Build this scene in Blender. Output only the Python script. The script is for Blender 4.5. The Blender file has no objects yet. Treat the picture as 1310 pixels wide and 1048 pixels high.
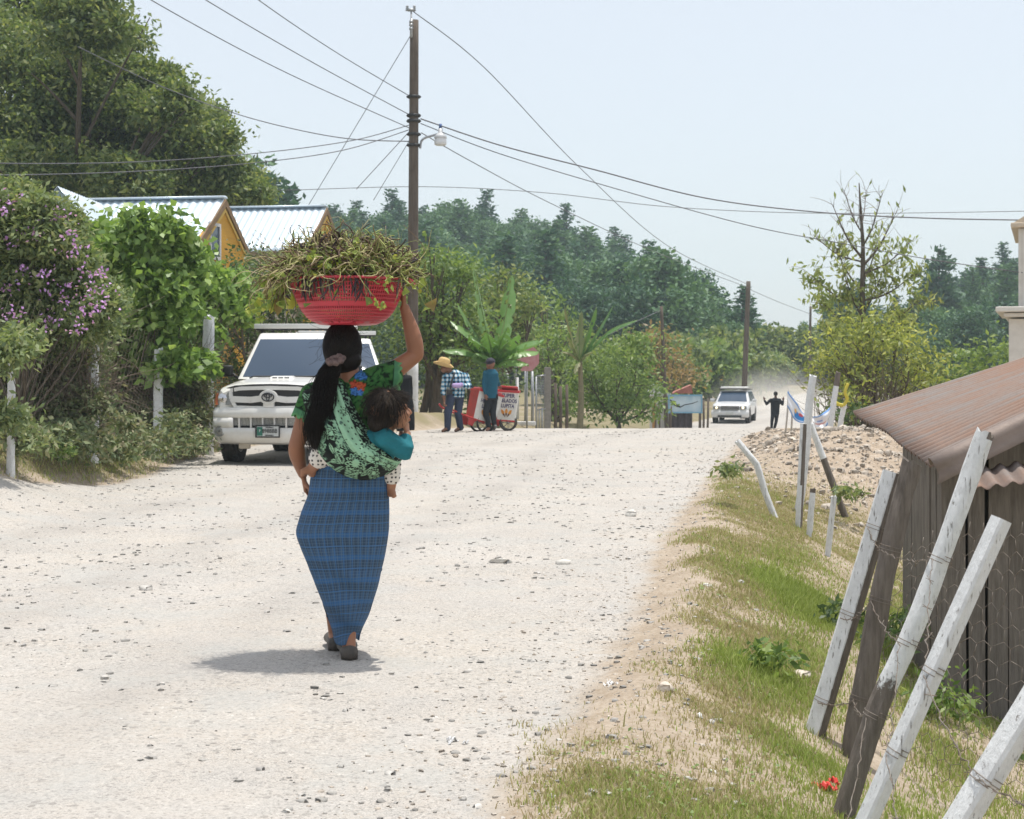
import bpy, bmesh, math, random
import numpy as np
from mathutils import Vector, Matrix
SC = bpy.context.scene
COL = SC.collection
PI = math.pi
rng = np.random.default_rng(7)
random.seed(7)
CZ, HY, F = 1.35, 470.0, 2000.0          # eye height, horizon row, focal length (1310 px wide frame)
def px(x, y, d):
    return Vector(((x-655.0)/F*d, d, CZ-(y-HY)/F*d))
def sstep(a, b, x):
    t = np.clip((x-a)/(b-a), 0, 1); return t*t*(3-2*t)
def nz(v):
    v = np.asarray(v, float); return v/(np.linalg.norm(v, axis=-1, keepdims=True)+1e-12)
# ---------- numpy value noise ----------
def _h(ix, iy, iz, s):
    n = (ix.astype(np.int64)*374761393 + iy.astype(np.int64)*668265263 + iz.astype(np.int64)*2147483647 + s*974634777) & 0xffffffff
    n = ((n ^ (n >> 13))*1274126177) & 0xffffffff
    n = (n ^ (n >> 16)) & 0xffffff
    return n/float(0xffffff)
def noise3(x, y, z, s=0):
    x, y, z = [np.asarray(a, float) for a in np.broadcast_arrays(x, y, z)]
    ix, iy, iz = np.floor(x), np.floor(y), np.floor(z)
    fx, fy, fz = x-ix, y-iy, z-iz
    fx, fy, fz = [f*f*(3-2*f) for f in (fx, fy, fz)]
    r = 0
    for dx in (0, 1):
        for dy in (0, 1):
            for dz in (0, 1):
                w = (fx if dx else 1-fx)*(fy if dy else 1-fy)*(fz if dz else 1-fz)
                r = r + w*_h(ix+dx, iy+dy, iz+dz, s)
    return r*2-1
def fbm(x, y, z=0.0, s=0, o=4):
    r, a = 0, 1.0; x, y, z = np.asarray(x, float), np.asarray(y, float), np.asarray(z, float)
    for k in range(o):
        r = r + a*noise3(x, y, z, s+k); x, y, z, a = x*2.03, y*2.03, z*2.03, a*.5
    return r/1.9
# ---------- materials ----------
class NT:
    def __init__(s, name):
        s.m = bpy.data.materials.new(name); s.m.use_nodes = True
        s.t = s.m.node_tree; s.b = s.t.nodes['Principled BSDF']; s.out = s.t.nodes['Material Output']
    def n(s, typ, **kw):
        q = s.t.nodes.new('ShaderNode'+typ)
        for k, v in kw.items():
            if k.startswith('i_'):
                key = k[2:]; q.inputs[int(key) if key.isdigit() else key].default_value = v
            else: setattr(q, k, v)
        return q
    def l(s, a, b): s.t.links.new(a, b)
    def math(s, op, a, b=None, c=None, clamp=False):
        q = s.n('Math', operation=op); q.use_clamp = clamp
        for i, v in enumerate((a, b, c)):
            if v is None: continue
            if isinstance(v, (int, float)): q.inputs[i].default_value = v
            else: s.l(v, q.inputs[i])
        return q.outputs[0]
    def mix(s, f, a, b, mode='MIX'):
        q = s.n('Mix', data_type='RGBA', blend_type=mode)
        for sock, v in ((q.inputs[0], f), (q.inputs[6], a), (q.inputs[7], b)):
            if isinstance(v, (int, float)): sock.default_value = v
            elif isinstance(v, (tuple, list)): sock.default_value = (*v[:3], 1)
            else: s.l(v, sock)
        return q.outputs[2]
    def ramp(s, f, stops):
        q = s.n('ValToRGB'); e = q.color_ramp.elements
        while len(e) < len(stops): e.new(.5)
        for el, (p, c) in zip(e, stops):
            el.position = p; el.color = (*(c if isinstance(c, (tuple, list)) else (c, c, c)), 1)
        s.l(f, q.inputs[0]); return q.outputs[0]
    def noise(s, scale, detail=4, rough=.6, vec=None, out=0, dist=0):
        q = s.n('TexNoise'); q.inputs['Scale'].default_value = scale; q.inputs['Detail'].default_value = detail
        q.inputs['Roughness'].default_value = rough; q.inputs['Distortion'].default_value = dist
        s.l(vec if vec is not None else s.co(), q.inputs['Vector']); return q.outputs[out]
    def voro(s, scale, vec=None, out='Distance', feature='F1', rand=1.0):
        q = s.n('TexVoronoi', feature=feature); q.inputs['Scale'].default_value = scale; q.inputs['Randomness'].default_value = rand
        s.l(vec if vec is not None else s.co(), q.inputs['Vector']); return q.outputs[out]
    def co(s, which='Object'):
        if not hasattr(s, '_tc'): s._tc = s.n('TexCoord')
        return s._tc.outputs[which]
    def mapping(s, scale=(1, 1, 1), which='Object', rot=(0, 0, 0)):
        q = s.n('Mapping'); q.inputs['Scale'].default_value = scale; q.inputs['Rotation'].default_value = rot
        s.l(s.co(which), q.inputs['Vector']); return q.outputs[0]
    def attr(s, name, out='Fac'):
        return s.n('Attribute', attribute_name=name).outputs[out]
    def bump(s, h, strength=.3, dist=.02):
        q = s.n('Bump'); q.inputs['Strength'].default_value = strength; q.inputs['Distance'].default_value = dist
        s.l(h, q.inputs['Height']); s.l(q.outputs[0], s.b.inputs['Normal']); return q.outputs[0]
    def base(s, c):
        if isinstance(c, (tuple, list)): s.b.inputs['Base Color'].default_value = (*c[:3], 1)
        else: s.l(c, s.b.inputs['Base Color'])
    def set(s, **kw):
        for k, v in kw.items():
            sock = s.b.inputs[k.replace('_', ' ')]
            if isinstance(v, (int, float, tuple)): sock.default_value = v
            else: s.l(v, sock)
def pm(name, c1, c2=None, rough=.7, scale=12, bump=0, bscale=80, metal=0, island=0, spec=.5, lo=.35, hi=.65, dist=.01, detail=5, stretch=None):
    t = NT(name)
    vec = t.mapping(stretch) if stretch else None
    if c2 is None: c2 = tuple(v*.8 for v in c1)
    f = t.ramp(t.noise(scale, detail, vec=vec), [(lo, 0.0), (hi, 1.0)])
    c = t.mix(f, c1, c2)
    if island:
        r = t.n('NewGeometry').outputs['Random Per Island']
        k = t.math('MULTIPLY_ADD', r, 2*island, 1-island)
        hs = t.n('HueSaturation'); t.l(k, hs.inputs['Value']); t.l(c, hs.inputs['Color']); c = hs.outputs[0]
    t.base(c); t.set(Roughness=rough, Metallic=metal, Specular_IOR_Level=spec)
    if bump: t.bump(t.noise(bscale, 6, vec=vec), bump, dist)
    return t.m
def leafmat(name, stops, trans=.3, rough=.5, big=1.2, bigc=.25, spec=.5):
    """leaf colour picked per leaf from STOPS, shifted by a slow noise; part of the light passes through"""
    t = NT(name)
    r = t.n('NewGeometry').outputs['Random Per Island']
    nb = t.noise(big, 3)
    f = t.math('ADD', t.math('MULTIPLY', r, 1-bigc), t.math('MULTIPLY', nb, bigc), clamp=True)
    c = t.ramp(f, [(p, (q[0]*1.32, q[1]*1.36, q[2]*1.6)) for p, q in stops])
    t.base(c); t.set(Roughness=rough, Specular_IOR_Level=spec)
    tr = t.n('BsdfTranslucent'); tc = t.mix(1.0, c, (1.0, 1.0, .55), 'MULTIPLY'); t.l(tc, tr.inputs[0])
    mx = t.n('MixShader'); mx.inputs[0].default_value = trans
    t.l(t.b.outputs[0], mx.inputs[1]); t.l(tr.outputs[0], mx.inputs[2]); t.l(mx.outputs[0], t.out.inputs[0])
    return t.m
def attrmat(name, rough=.8, bump=0, bscale=200, spec=.3, attr='col', var=.12, vscale=60, dist=.003):
    t = NT(name); c = t.attr(attr, 'Color')
    n = t.noise(vscale, 4); k = t.math('MULTIPLY_ADD', n, 2*var, 1-var)
    hs = t.n('HueSaturation'); t.l(k, hs.inputs['Value']); t.l(c, hs.inputs['Color'])
    t.base(hs.outputs[0]); t.set(Roughness=rough, Specular_IOR_Level=spec)
    if bump: t.bump(t.noise(bscale, 4), bump, dist)
    return t.m
# ---------- objects ----------
def tag(o, label=None, cat=None, group=None, kind=None):
    if label: o['label'] = label
    if cat: o['category'] = cat
    if group: o['group'] = group
    if kind: o['kind'] = kind
    return o
def empty(name, loc=(0, 0, 0), rz=0.0, label=None, cat=None, group=None, rot=None):
    o = bpy.data.objects.new(name, None); COL.objects.link(o); o.location = loc
    o.rotation_euler = rot if rot else (0, 0, rz); o.empty_display_size = .1
    return tag(o, label, cat, group)
def link(name, me, mats, parent=None, smooth=False):
    for m in (mats if isinstance(mats, (list, tuple)) else [mats]):
        if m: me.materials.append(m)
    o = bpy.data.objects.new(name, me); COL.objects.link(o)
    if parent: o.parent = parent
    if smooth: me.shade_smooth()
    return o
def arr_mesh(name, V, Fs, mi=None, attrs=None):
    """bulk mesh: V (n,3), Fs (m,k)"""
    V = np.ascontiguousarray(V, np.float32); Fs = np.ascontiguousarray(Fs, np.int32)
    me = bpy.data.meshes.new(name); m, k = Fs.shape
    me.vertices.add(len(V)); me.vertices.foreach_set('co', V.ravel())
    me.loops.add(m*k); me.loops.foreach_set('vertex_index', Fs.ravel())
    me.polygons.add(m); me.polygons.foreach_set('loop_start', np.arange(0, m*k, k, dtype=np.int32))
    if mi is not None: me.polygons.foreach_set('material_index', np.ascontiguousarray(mi, np.int32))
    me.update(calc_edges=True); me.validate()
    for nm, a in (attrs or {}).items():
        a = np.ascontiguousarray(a, np.float32)
        if a.ndim == 1: me.attributes.new(nm, 'FLOAT', 'POINT').data.foreach_set('value', a)
        else:
            if a.shape[1] == 3: a = np.hstack([a, np.ones((len(a), 1), np.float32)])
            me.attributes.new(nm, 'FLOAT_COLOR', 'POINT').data.foreach_set('color', a.astype(np.float32).ravel())
    return me
def verts_of(me):
    a = np.empty(len(me.vertices)*3, np.float32); me.vertices.foreach_get('co', a); return a.reshape(-1, 3).astype(float)
def add_col(me, c, name='col'):
    c = np.hstack([np.asarray(c, np.float32), np.ones((len(c), 1), np.float32)])
    me.attributes.new(name, 'FLOAT_COLOR', 'POINT').data.foreach_set('color', c.ravel())
def frame(d):
    d = Vector(d).normalized(); a = Vector((0, 0, 1)) if abs(d.z) < .95 else Vector((0, 1, 0))
    s = d.cross(a).normalized(); return s, s.cross(d).normalized()
class MB:
    def __init__(s): s.v, s.f, s.m = [], [], []
    def add(s, vs, fs, mi=0):
        b = len(s.v); s.v += [tuple(p) for p in vs]; s.f += [[b+i for i in q] for q in fs]; s.m += [mi]*len(fs); return s
    def box(s, c, size, mi=0, rz=0.0, M=None, bev=0.0):
        sx, sy, sz = [q/2 for q in size]
        if bev:
            bm = bmesh.new(); bmesh.ops.create_cube(bm, size=1.0, matrix=Matrix.Diagonal((size[0], size[1], size[2], 1)))
            bmesh.ops.bevel(bm, geom=bm.edges[:], offset=bev, segments=2, affect='EDGES', profile=.6)
            bm.verts.index_update(); vs = [v.co.copy() for v in bm.verts]; fs = [[v.index for v in f.verts] for f in bm.faces]; bm.free()
        else:
            vs = [Vector((x, y, z)) for x in (-sx, sx) for y in (-sy, sy) for z in (-sz, sz)]
            fs = [(0, 1, 3, 2), (4, 6, 7, 5), (0, 4, 5, 1), (2, 3, 7, 6), (0, 2, 6, 4), (1, 5, 7, 3)]
        R = M if M is not None else Matrix.Rotation(rz, 3, 'Z')
        return s.add([R @ p + Vector(c) for p in vs], fs, mi)
    def tube(s, pts, r, n=8, mi=0, cap=True, side=None, dome=0.0):
        """r: number, list of numbers, or list of (a, b) half-axes along SIDE and across it"""
        pts = [Vector(p) for p in pts]; k = len(pts)
        if isinstance(r, (int, float)): r = [r]*k
        vs = []; prev = Vector(side) if side is not None else None
        for i, p in enumerate(pts):
            t = (pts[min(i+1, k-1)]-pts[max(i-1, 0)])
            if t.length < 1e-9: t = Vector((0, 0, 1))
            t.normalize()
            if prev is None: a, _ = frame(t)
            else:
                a = prev-t*prev.dot(t)
                a = a.normalized() if a.length > 1e-6 else frame(t)[0]
            b = t.cross(a)
            if side is None: prev = a
            ra, rb = r[i] if isinstance(r[i], (tuple, list)) else (r[i], r[i])
            vs += [p+a*(math.cos(2*PI*j/n)*ra)+b*(math.sin(2*PI*j/n)*rb) for j in range(n)]
        fs = [(i*n+j, i*n+(j+1) % n, (i+1)*n+(j+1) % n, (i+1)*n+j) for i in range(k-1) for j in range(n)]
        if cap:
            d0 = (pts[0]-pts[1]).normalized(); d1 = (pts[-1]-pts[-2]).normalized()
            r0 = min(r[0]) if isinstance(r[0], (tuple, list)) else r[0]; r1 = min(r[-1]) if isinstance(r[-1], (tuple, list)) else r[-1]
            vs += [pts[0]+d0*r0*dome, pts[-1]+d1*r1*dome]; q = len(vs)
            fs += [((j+1) % n, j, q-2) for j in range(n)] + [((k-1)*n+j, (k-1)*n+(j+1) % n, q-1) for j in range(n)]
        return s.add(vs, fs, mi)
    def caps(s, a, b, ra, rb, n=12, mi=0):
        """tapered capsule with round ends"""
        a, b = Vector(a), Vector(b); d = (b-a); L = d.length
        d = d.normalized() if L > 1e-9 else Vector((0, 0, 1)); pts, r = [], []
        for k in (90, 67, 45, 22): pts.append(a-d*ra*math.sin(math.radians(k))); r.append(max(ra*math.cos(math.radians(k)), ra*.02))
        pts.append(a); r.append(ra); pts.append(b); r.append(rb)
        for k in (22, 45, 67, 90): pts.append(b+d*rb*math.sin(math.radians(k))); r.append(max(rb*math.cos(math.radians(k)), rb*.02))
        return s.tube(pts, r, n, mi)
    def ell(s, c, r, n=16, mi=0, M=None):
        c = Vector(c); R = M if M is not None else Matrix.Identity(3); vs, fs = [], []; h = n//2
        for i in range(h+1):
            th = PI*i/h
            for j in range(n):
                p = Vector((r[0]*math.sin(th)*math.cos(2*PI*j/n), r[1]*math.sin(th)*math.sin(2*PI*j/n), r[2]*math.cos(th))); vs.append(R @ p + c)
        for i in range(h):
            for j in range(n): fs.append((i*n+j, (i+1)*n+j, (i+1)*n+(j+1) % n, i*n+(j+1) % n))
        return s.add(vs, fs, mi)
    def lathe(s, prof, n=24, mi=0, c=(0, 0, 0), M=None):
        c = Vector(c); R = M if M is not None else Matrix.Identity(3)
        vs = [R @ Vector((r*math.cos(2*PI*j/n), r*math.sin(2*PI*j/n), z))+c for r, z in prof for j in range(n)]
        fs = [(i*n+j, i*n+(j+1) % n, (i+1)*n+(j+1) % n, (i+1)*n+j) for i in range(len(prof)-1) for j in range(n)]
        return s.add(vs, fs, mi)
    def loft(s, secs, mi=0, closed=True, capends=True):
        n = len(secs[0]); vs = [p for q in secs for p in q]
        fs = [(i*n+j, i*n+(j+1) % n, (i+1)*n+(j+1) % n, (i+1)*n+j) for i in range(len(secs)-1) for j in range(n if closed else n-1)]
        if capends and closed: fs += [list(range(n))[::-1], [(len(secs)-1)*n+j for j in range(n)]]
        return s.add(vs, fs, mi)
    def prism(s, poly, thick, M4, mi=0):
        """poly: 2D outline in the local XZ plane, thick along local Y; M4 places it"""
        n = len(poly); vs = [M4 @ Vector((x, -thick/2, z)) for x, z in poly]+[M4 @ Vector((x, thick/2, z)) for x, z in poly]
        fs = [list(range(n)), [n+j for j in range(n)][::-1]]+[(j, n+j, n+(j+1) % n, (j+1) % n) for j in range(n)]
        return s.add(vs, fs, mi)
    def quad(s, a, b, c, d, mi=0): return s.add([a, b, c, d], [(0, 1, 2, 3)], mi)
    def mesh(s, name):
        me = bpy.data.meshes.new(name); me.from_pydata([tuple(v) for v in s.v], [], s.f)
        me.polygons.foreach_set('material_index', s.m); me.update()
        return me
    def build(s, name, mats, parent=None, smooth=False, fix=False, angle=None):
        me = s.mesh(name)
        if fix or angle:
            bm = bmesh.new(); bm.from_mesh(me); bmesh.ops.recalc_face_normals(bm, faces=bm.faces[:]); bm.to_mesh(me); bm.free()
        o = link(name, me, mats, parent, smooth or bool(angle))
        if angle: me.set_sharp_from_angle(angle=math.radians(angle))
        return o
def bake(me, setup, name):
    """run modifiers on a temporary object and return the resulting mesh"""
    o = bpy.data.objects.new('tmp', me); COL.objects.link(o); setup(o)
    dg = bpy.context.evaluated_depsgraph_get(); dg.update()
    r = bpy.data.meshes.new_from_object(o.evaluated_get(dg), preserve_all_data_layers=True, depsgraph=dg)
    bpy.data.objects.remove(o); r.name = name; return r
def fuse(mb, voxel, name, smooth=3, factor=.5):
    """weld overlapping closed shells into ONE continuous skin"""
    me = mb.mesh('tmp')
    bm = bmesh.new(); bm.from_mesh(me); bmesh.ops.recalc_face_normals(bm, faces=bm.faces[:]); bm.to_mesh(me); bm.free()
    def st(o):
        m = o.modifiers.new('r', 'REMESH'); m.mode = 'VOXEL'; m.voxel_size = voxel; m.use_smooth_shade = True
        if smooth:
            q = o.modifiers.new('s', 'SMOOTH'); q.iterations = smooth; q.factor = factor
    r = bake(me, st, name); r.materials.clear(); return r
def text_mesh(txt, size, name='lettering', extrude=.002, align='CENTER', sx=1.0, bold=0.0):
    cu = bpy.data.curves.new('t', 'FONT'); cu.body = txt; cu.size = size; cu.extrude = extrude; cu.align_x = align; cu.align_y = 'CENTER'
    cu.resolution_u = 2; cu.offset = bold
    o = bpy.data.objects.new('t', cu); COL.objects.link(o)
    dg = bpy.context.evaluated_depsgraph_get(); dg.update()
    me = bpy.data.meshes.new_from_object(o.evaluated_get(dg), depsgraph=dg); bpy.data.objects.remove(o); me.name = name
    if sx != 1.0:
        for v in me.vertices: v.co.x *= sx
    return me
def copy_tree(o, parent=None):
    c = o.copy(); COL.objects.link(c)
    if parent: c.parent = parent
    for ch in [q for q in o.children]: copy_tree(ch, c)
    return c
def bez(p, n=12):
    """Catmull-Rom through the points"""
    p = [Vector(q) for q in p]; out = []
    for i in range(len(p)-1):
        a, b, c, d = p[max(i-1, 0)], p[i], p[i+1], p[min(i+2, len(p)-1)]
        for k in range(n):
            t = k/n; out.append(.5*((2*b)+(c-a)*t+(2*a-5*b+4*c-d)*t*t+(3*b-a-3*c+d)*t**3))
    out.append(p[-1]); return out
# ---------- leaves ----------
def leaf_arrays(P, D, N, L, W, fold=.18):
    """one folded kite per leaf: 5 points, 2 quads sharing the midrib"""
    n = len(P); L = np.broadcast_to(np.asarray(L, float), (n,))[:, None]; W = np.broadcast_to(np.asarray(W, float), (n,))[:, None]
    D = nz(D); S = nz(np.cross(D, N)); N = np.cross(S, D)
    b = P-D*L*.5; t = P+D*L*.5; mid = P-D*L*.05
    l = mid+S*W*.5+N*W*fold; r = mid-S*W*.5+N*W*fold
    V = np.stack([b, r, t, l], 1).reshape(-1, 3)
    i = np.arange(n)[:, None]*4
    return V, i+np.array([[0, 1, 2, 3]])
def tri_split(Fs):  # fold along the midrib
    return np.vstack([Fs[:, [0, 1, 2]], Fs[:, [0, 2, 3]]])
def rand_dirs(n, up=0.0, g=rng):
    v = g.normal(size=(n, 3)); v[:, 2] += up; return nz(v)
def cloud(blobs, per, spread, g=rng, shell=.55, clus=26):
    """leaf positions in clusters through ellipsoids: blobs (x,y,z,rx,ry,rz[,w])"""
    out, cen = [], []
    for b in blobs:
        c, r = np.array(b[:3]), np.array(b[3:6]); w = b[6] if len(b) > 6 else 1.0
        k = max(3, int(clus*w)); d = rand_dirs(k, .15, g); rad = (shell**3+(1-shell**3)*g.random(k))**(1/3.)
        q = c+d*r*rad[:, None]
        m = int(per*w/k)+1
        sp = spread*(.6+.8*g.random((k, 1, 1)))
        p = q[:, None, :]+g.normal(size=(k, m, 3))*np.array([1, 1, .62])*sp
        out.append(p.reshape(-1, 3)); cen.append(np.repeat(q, m, 0))
    return np.vstack(out), np.vstack(cen)
def foliage(name, P, C, L, W, mats, parent=None, up=.7, droop=.2, g=rng, lv=.35, mi=None, tri=False):
    n = len(P); out = nz(P-C+g.normal(size=(n, 3))*.02)
    D = nz(out*.8+g.normal(size=(n, 3))*.7-np.array([0, 0, droop])); N = rand_dirs(n, up*1.6, g)
    l = L*(1-lv+2*lv*g.random(n)); V, Fs = leaf_arrays(P, D, N, l, l*W/L)
    if tri: Fs = tri_split(Fs); mi = None if mi is None else np.concatenate([mi, mi])
    return link(name, arr_mesh(name, V, Fs, mi), mats, parent)
def tubes_np(Pth, R, n=4):
    """many thin tubes at once: Pth (m,k,3), R (m,k)"""
    Pth = np.asarray(Pth, float); m, k, _ = Pth.shape; R = np.broadcast_to(np.asarray(R, float), (m, k))
    T = nz(np.gradient(Pth, axis=1)); A = np.where(np.abs(T[..., 2:3]) < .92, np.array([0, 0, 1.]), np.array([0, 1., 0]))
    S = nz(np.cross(T, A)); B = np.cross(S, T); an = np.arange(n)*2*PI/n
    V = Pth[:, :, None]+R[:, :, None, None]*(np.cos(an)[None, None, :, None]*S[:, :, None]+np.sin(an)[None, None, :, None]*B[:, :, None])
    i = np.arange(m)[:, None, None]*(k*n); a = np.arange(k-1)[None, :, None]*n; j = np.arange(n)[None, None, :]; j2 = (j+1) % n
    Q = np.stack([i+a+j, i+a+j2, i+a+n+j2, i+a+n+j], -1).reshape(-1, 4)
    e0 = (np.arange(m)*(k*n))[:, None]
    if n == 4: Q = np.vstack([Q, e0+np.array([[3, 2, 1, 0]]), e0+(k-1)*n+np.array([[0, 1, 2, 3]])])
    return V.reshape(-1, 3), Q
def curls(P0, D0, L, k, wig, g, grav=0.0):
    """random walks: start points, directions, lengths"""
    m = len(P0); P = np.empty((m, k, 3)); P[:, 0] = P0; D = nz(D0); W = g.normal(size=(m, 3))*wig
    st = (np.broadcast_to(L, (m,))/(k-1))[:, None]
    for q in range(1, k):
        W = .6*W+g.normal(size=(m, 3))*wig*.7; D = nz(D+W+np.array([0, 0, -grav])); P[:, q] = P[:, q-1]+D*st
    return P
def hand(mb, wrist, d, pn, sc=1.0, curl=(.3, .4, .3), thumb=1.0, spread=.12, thumb_out=.7, r=1.0):
    """palm, four fingers with three joints, thumb from the side of the palm. d: along the hand, pn: out of the palm (fingers curl that way)"""
    w = Vector(wrist); d = Vector(d).normalized(); pn = Vector(pn); pn = (pn-d*pn.dot(d)).normalized(); s = d.cross(pn)*thumb
    R = lambda v, a, ax: Matrix.Rotation(a, 3, ax) @ v
    Lp = .082*sc
    for k, (off, L, rr) in enumerate(((.027, .073, .0086), (.009, .082, .0088), (-.009, .076, .0084), (-.026, .06, .0075))):
        kn = w+d*Lp*(1-.05*abs(k-1))+s*off*sc
        mb.caps(w+s*off*.6*sc+d*.01*sc, kn, .013*sc*r, .0115*sc*r)
        f = R(d, spread*(k-1.5)*-.6*thumb, pn); ax = f.cross(pn); p = kn
        for j, fr in enumerate((.46, .30, .24)):
            f = R(f, curl[j]*(1+.12*k), ax); q = p+f*L*sc*fr; mb.caps(p, q, rr*sc*(1-.07*j)*r, rr*sc*(.95-.1*j)*r, 10); p = q
    b = w+s*.022*sc+d*.022*sc; f = (d*.55+s*thumb_out+pn*.35).normalized(); p = b
    for j, L in enumerate((.038, .03, .024)):
        q = p+f*L*sc; mb.caps(p, q, (.0125-.0012*j)*sc*r, (.0112-.0015*j)*sc*r, 10); p = q; f = (f+d*.25+pn*.2).normalized()
def head(mb, c, yaw, pitch=0.0, sc=1.0, child=0.0, ears=True, roll=0.0):
    """skull, jaw, brow, nose, cheeks, lips, chin, ears; yaw 0 looks along +Y, positive turns to +X. Returns a function from head space to the scene"""
    Rm = Matrix.Rotation(-yaw, 3, 'Z') @ Matrix.Rotation(-pitch, 3, 'X') @ Matrix.Rotation(roll, 3, 'Y'); c = Vector(c)
    T = lambda x, y, z: c+Rm @ Vector((x*sc, y*sc, z*sc))
    E = lambda p, r, n=16: mb.ell(T(*p), [q*sc for q in r], n, M=Rm)
    E((0, -.012, .025), (.074, .092, .092), 20); E((0, .03, -.045+.012*child), (.058, .06, .062), 18)
    E((0, .062, -.085+.02*child), (.027, .022, .02)); E((0, .066, .02), (.055, .03, .02))
    for s in (-1, 1):
        E((s*.034, .068, -.028), (.026, .024, .024)); E((s*.031, .082, .003), (.0135, .009, .0075), 12)
        if ears: E((s*.074, -.008, -.012), (.009, .02, .031), 12)
    mb.caps(T(0, .088, .004), T(0, .106, -.026), .0085*sc, .0125*sc); E((0, .1, -.031), (.0165, .012, .009), 12)
    E((0, .088, -.055), (.02, .011, .006), 12); E((0, .087, -.064), (.017, .011, .0065), 12)
    return T
def face_paint(V, c, T, skin):
    """lips, brows and eyes picked out on the skin by position"""
    def near(p, rx): return np.linalg.norm(V-np.array(T(*p)), axis=1) < rx
    inv_sc = (Vector(T(0, 1, 0))-Vector(T(0, 0, 0))).length
    for p in ((0, .097, -.056), (0, .096, -.064), (.01, .094, -.06), (-.01, .094, -.06)): c[near(p, .0085*inv_sc)] = np.array(skin)*np.array([.85, .55, .5])
    for s in (-1, 1):
        for q in (0, .008, -.008): c[near((s*.031+q, .09, .003), .006*inv_sc)] = (.02, .014, .01)
        for q in (-.015, -.007, 0, .007, .015): c[near((s*.032+q, .092, .019), .0055*inv_sc)] = (.02, .014, .01)
    return c
def skin_colours(V, base, s=0):
    n = fbm(V[:, 0]*22, V[:, 1]*22, V[:, 2]*22, s); k = 1+.10*n[:, None]
    return np.clip(np.array(base)[None]*k*np.array([1, 1-.0, 1]), 0, 1)
# ================= ground and road =================
LD = [(-8, -6.5), (3, -6.2), (10, -5.6), (15, -5.0), (19, -4.5), (22, -4.75), (26, -4.7), (30, -3.4), (33, -2.4), (40, -.9), (49, 1.2), (60, 4.8), (73, 8.3), (90, 13.2), (150, 33), (900, 250)]
RD = [(-8, -1.2), (3, -.42), (4.74, -.12), (6.5, .25), (8, .55), (11.7, 1.05), (15, 1.6), (20.8, 2.7), (30, 4.6), (45, 8), (60, 11.3), (73, 15), (90, 20), (150, 42), (900, 290)]
def EL(d): return np.interp(d, [a for a, _ in LD], [b for _, b in LD])
def ER(d): return np.interp(d, [a for a, _ in RD], [b for _, b in RD])
TOPL = [(-900, 200), (230, 230), (330, 225), (400, 262), (480, 262), (560, 258), (640, 268), (700, 268), (760, 296), (840, 328), (900, 348), (940, 372), (962, 405), (985, 452), (1005, 475), (3000, 475)]
TOPR = [(-900, 480), (1000, 475), (1020, 425), (1060, 412), (1140, 395), (1180, 360), (1240, 335), (1290, 310), (1330, 300), (3000, 240)]
def hill_z(x, d):
    u = 655+F*x/np.maximum(d, 1)
    cl = 1.35+(HY-(np.interp(u, [a for a, _ in TOPL], [b for _, b in TOPL])+97))*235/F
    cr = 1.35+(HY-(np.interp(u, [a for a, _ in TOPR], [b for _, b in TOPR])+80))*235/F
    zl = np.maximum(cl, -1)*sstep(115, 235, d); zr = np.maximum(cr, -1)*sstep(120, 240, d)
    return np.maximum(zl, zr)
def H(x, d, fine=True):
    x = np.asarray(x, float); d = np.asarray(d, float)
    el, er = EL(d), ER(d)
    z = -1.32*sstep(31, 66, d)+.12*sstep(66, 80, d)+.9*sstep(80, 130, d)
    # left bank, raised beyond the road edge
    lb = el-x
    bank = .46*sstep(0, .9, lb)*(1-.5*sstep(22, 26, d)+.35*sstep(27, 33, d))
    z = z+bank*(1-.5*sstep(60, 90, d))
    z = z+.62*np.exp(-(((x+5.75)/1.15)**2+((d-13.9)/2.6)**2))
    # right verge falls away to the yard of the shed
    r = x-er
    fall = np.interp(r, [0, .45, .8, 1.15, 1.6, 2.1, 2.8, 5], [0, .0, -.06, -.2, -.42, -.62, -.76, -.8])
    z = z+fall*(1-sstep(19, 27, d))
    z = z+.05*sstep(0, .35, r)*(1-sstep(.35, .8, r))*(1-sstep(14, 20, d))
    # heap of dug earth
    m = .92*np.exp(-(((x-4.75-.1*(d-20))/1.25)**2+((d-20.6)/2.7)**2))+.26*np.exp(-(((x-4.55)/1.0)**2+((d-25.5)/3.2)**2))+.5*np.exp(-(((x-6.6)/1.3)**2+((d-23)/3)**2))
    z = z+m
    z = np.where(d > 110, np.maximum(z, hill_z(x, d)-1.5*(1-sstep(112, 130, d))), z)
    if fine:
        near = 1-sstep(25, 70, d)
        inroad = sstep(-.2, .5, x-el)*sstep(-.2, .5, er-x)
        z = z+near*(.026*fbm(x*.9, d*.9, 0, 3)+.010*fbm(x*4, d*4, 0, 5)*(1-.55*inroad))
        z = z+near*(1-inroad)*.03*fbm(x*2.1, d*2.1, 0, 9)
        z = z+np.clip(m*3, 0, 1)*(.10*fbm(x*1.9, d*1.9, 0, 12)+.05*np.abs(fbm(x*7, d*7, 0, 13)))
        for k in (-.9, .55):      # wheel tracks
            cx = (el+er)/2+k*1.0
            z = z-.02*np.exp(-((x-cx)/.28)**2)*inroad*near
    return z
def hz(x, d): return float(H(np.array([x]), np.array([d]))[0])
def on(x, d, dz=0.0): return Vector((x, d, hz(x, d)+dz))
def rubble_mask(x, d):
    r = x-ER(d)
    m = np.exp(-(((x-4.75-.1*(d-20))/1.5)**2+((d-20.6)/3.2)**2))+.9*np.exp(-(((x-4.4)/1.2)**2+((d-25.5)/3.4)**2))+np.exp(-(((x-6.6)/1.5)**2+((d-23)/3.2)**2))
    return np.clip(m*2.2-.5, 0, 1)
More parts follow.
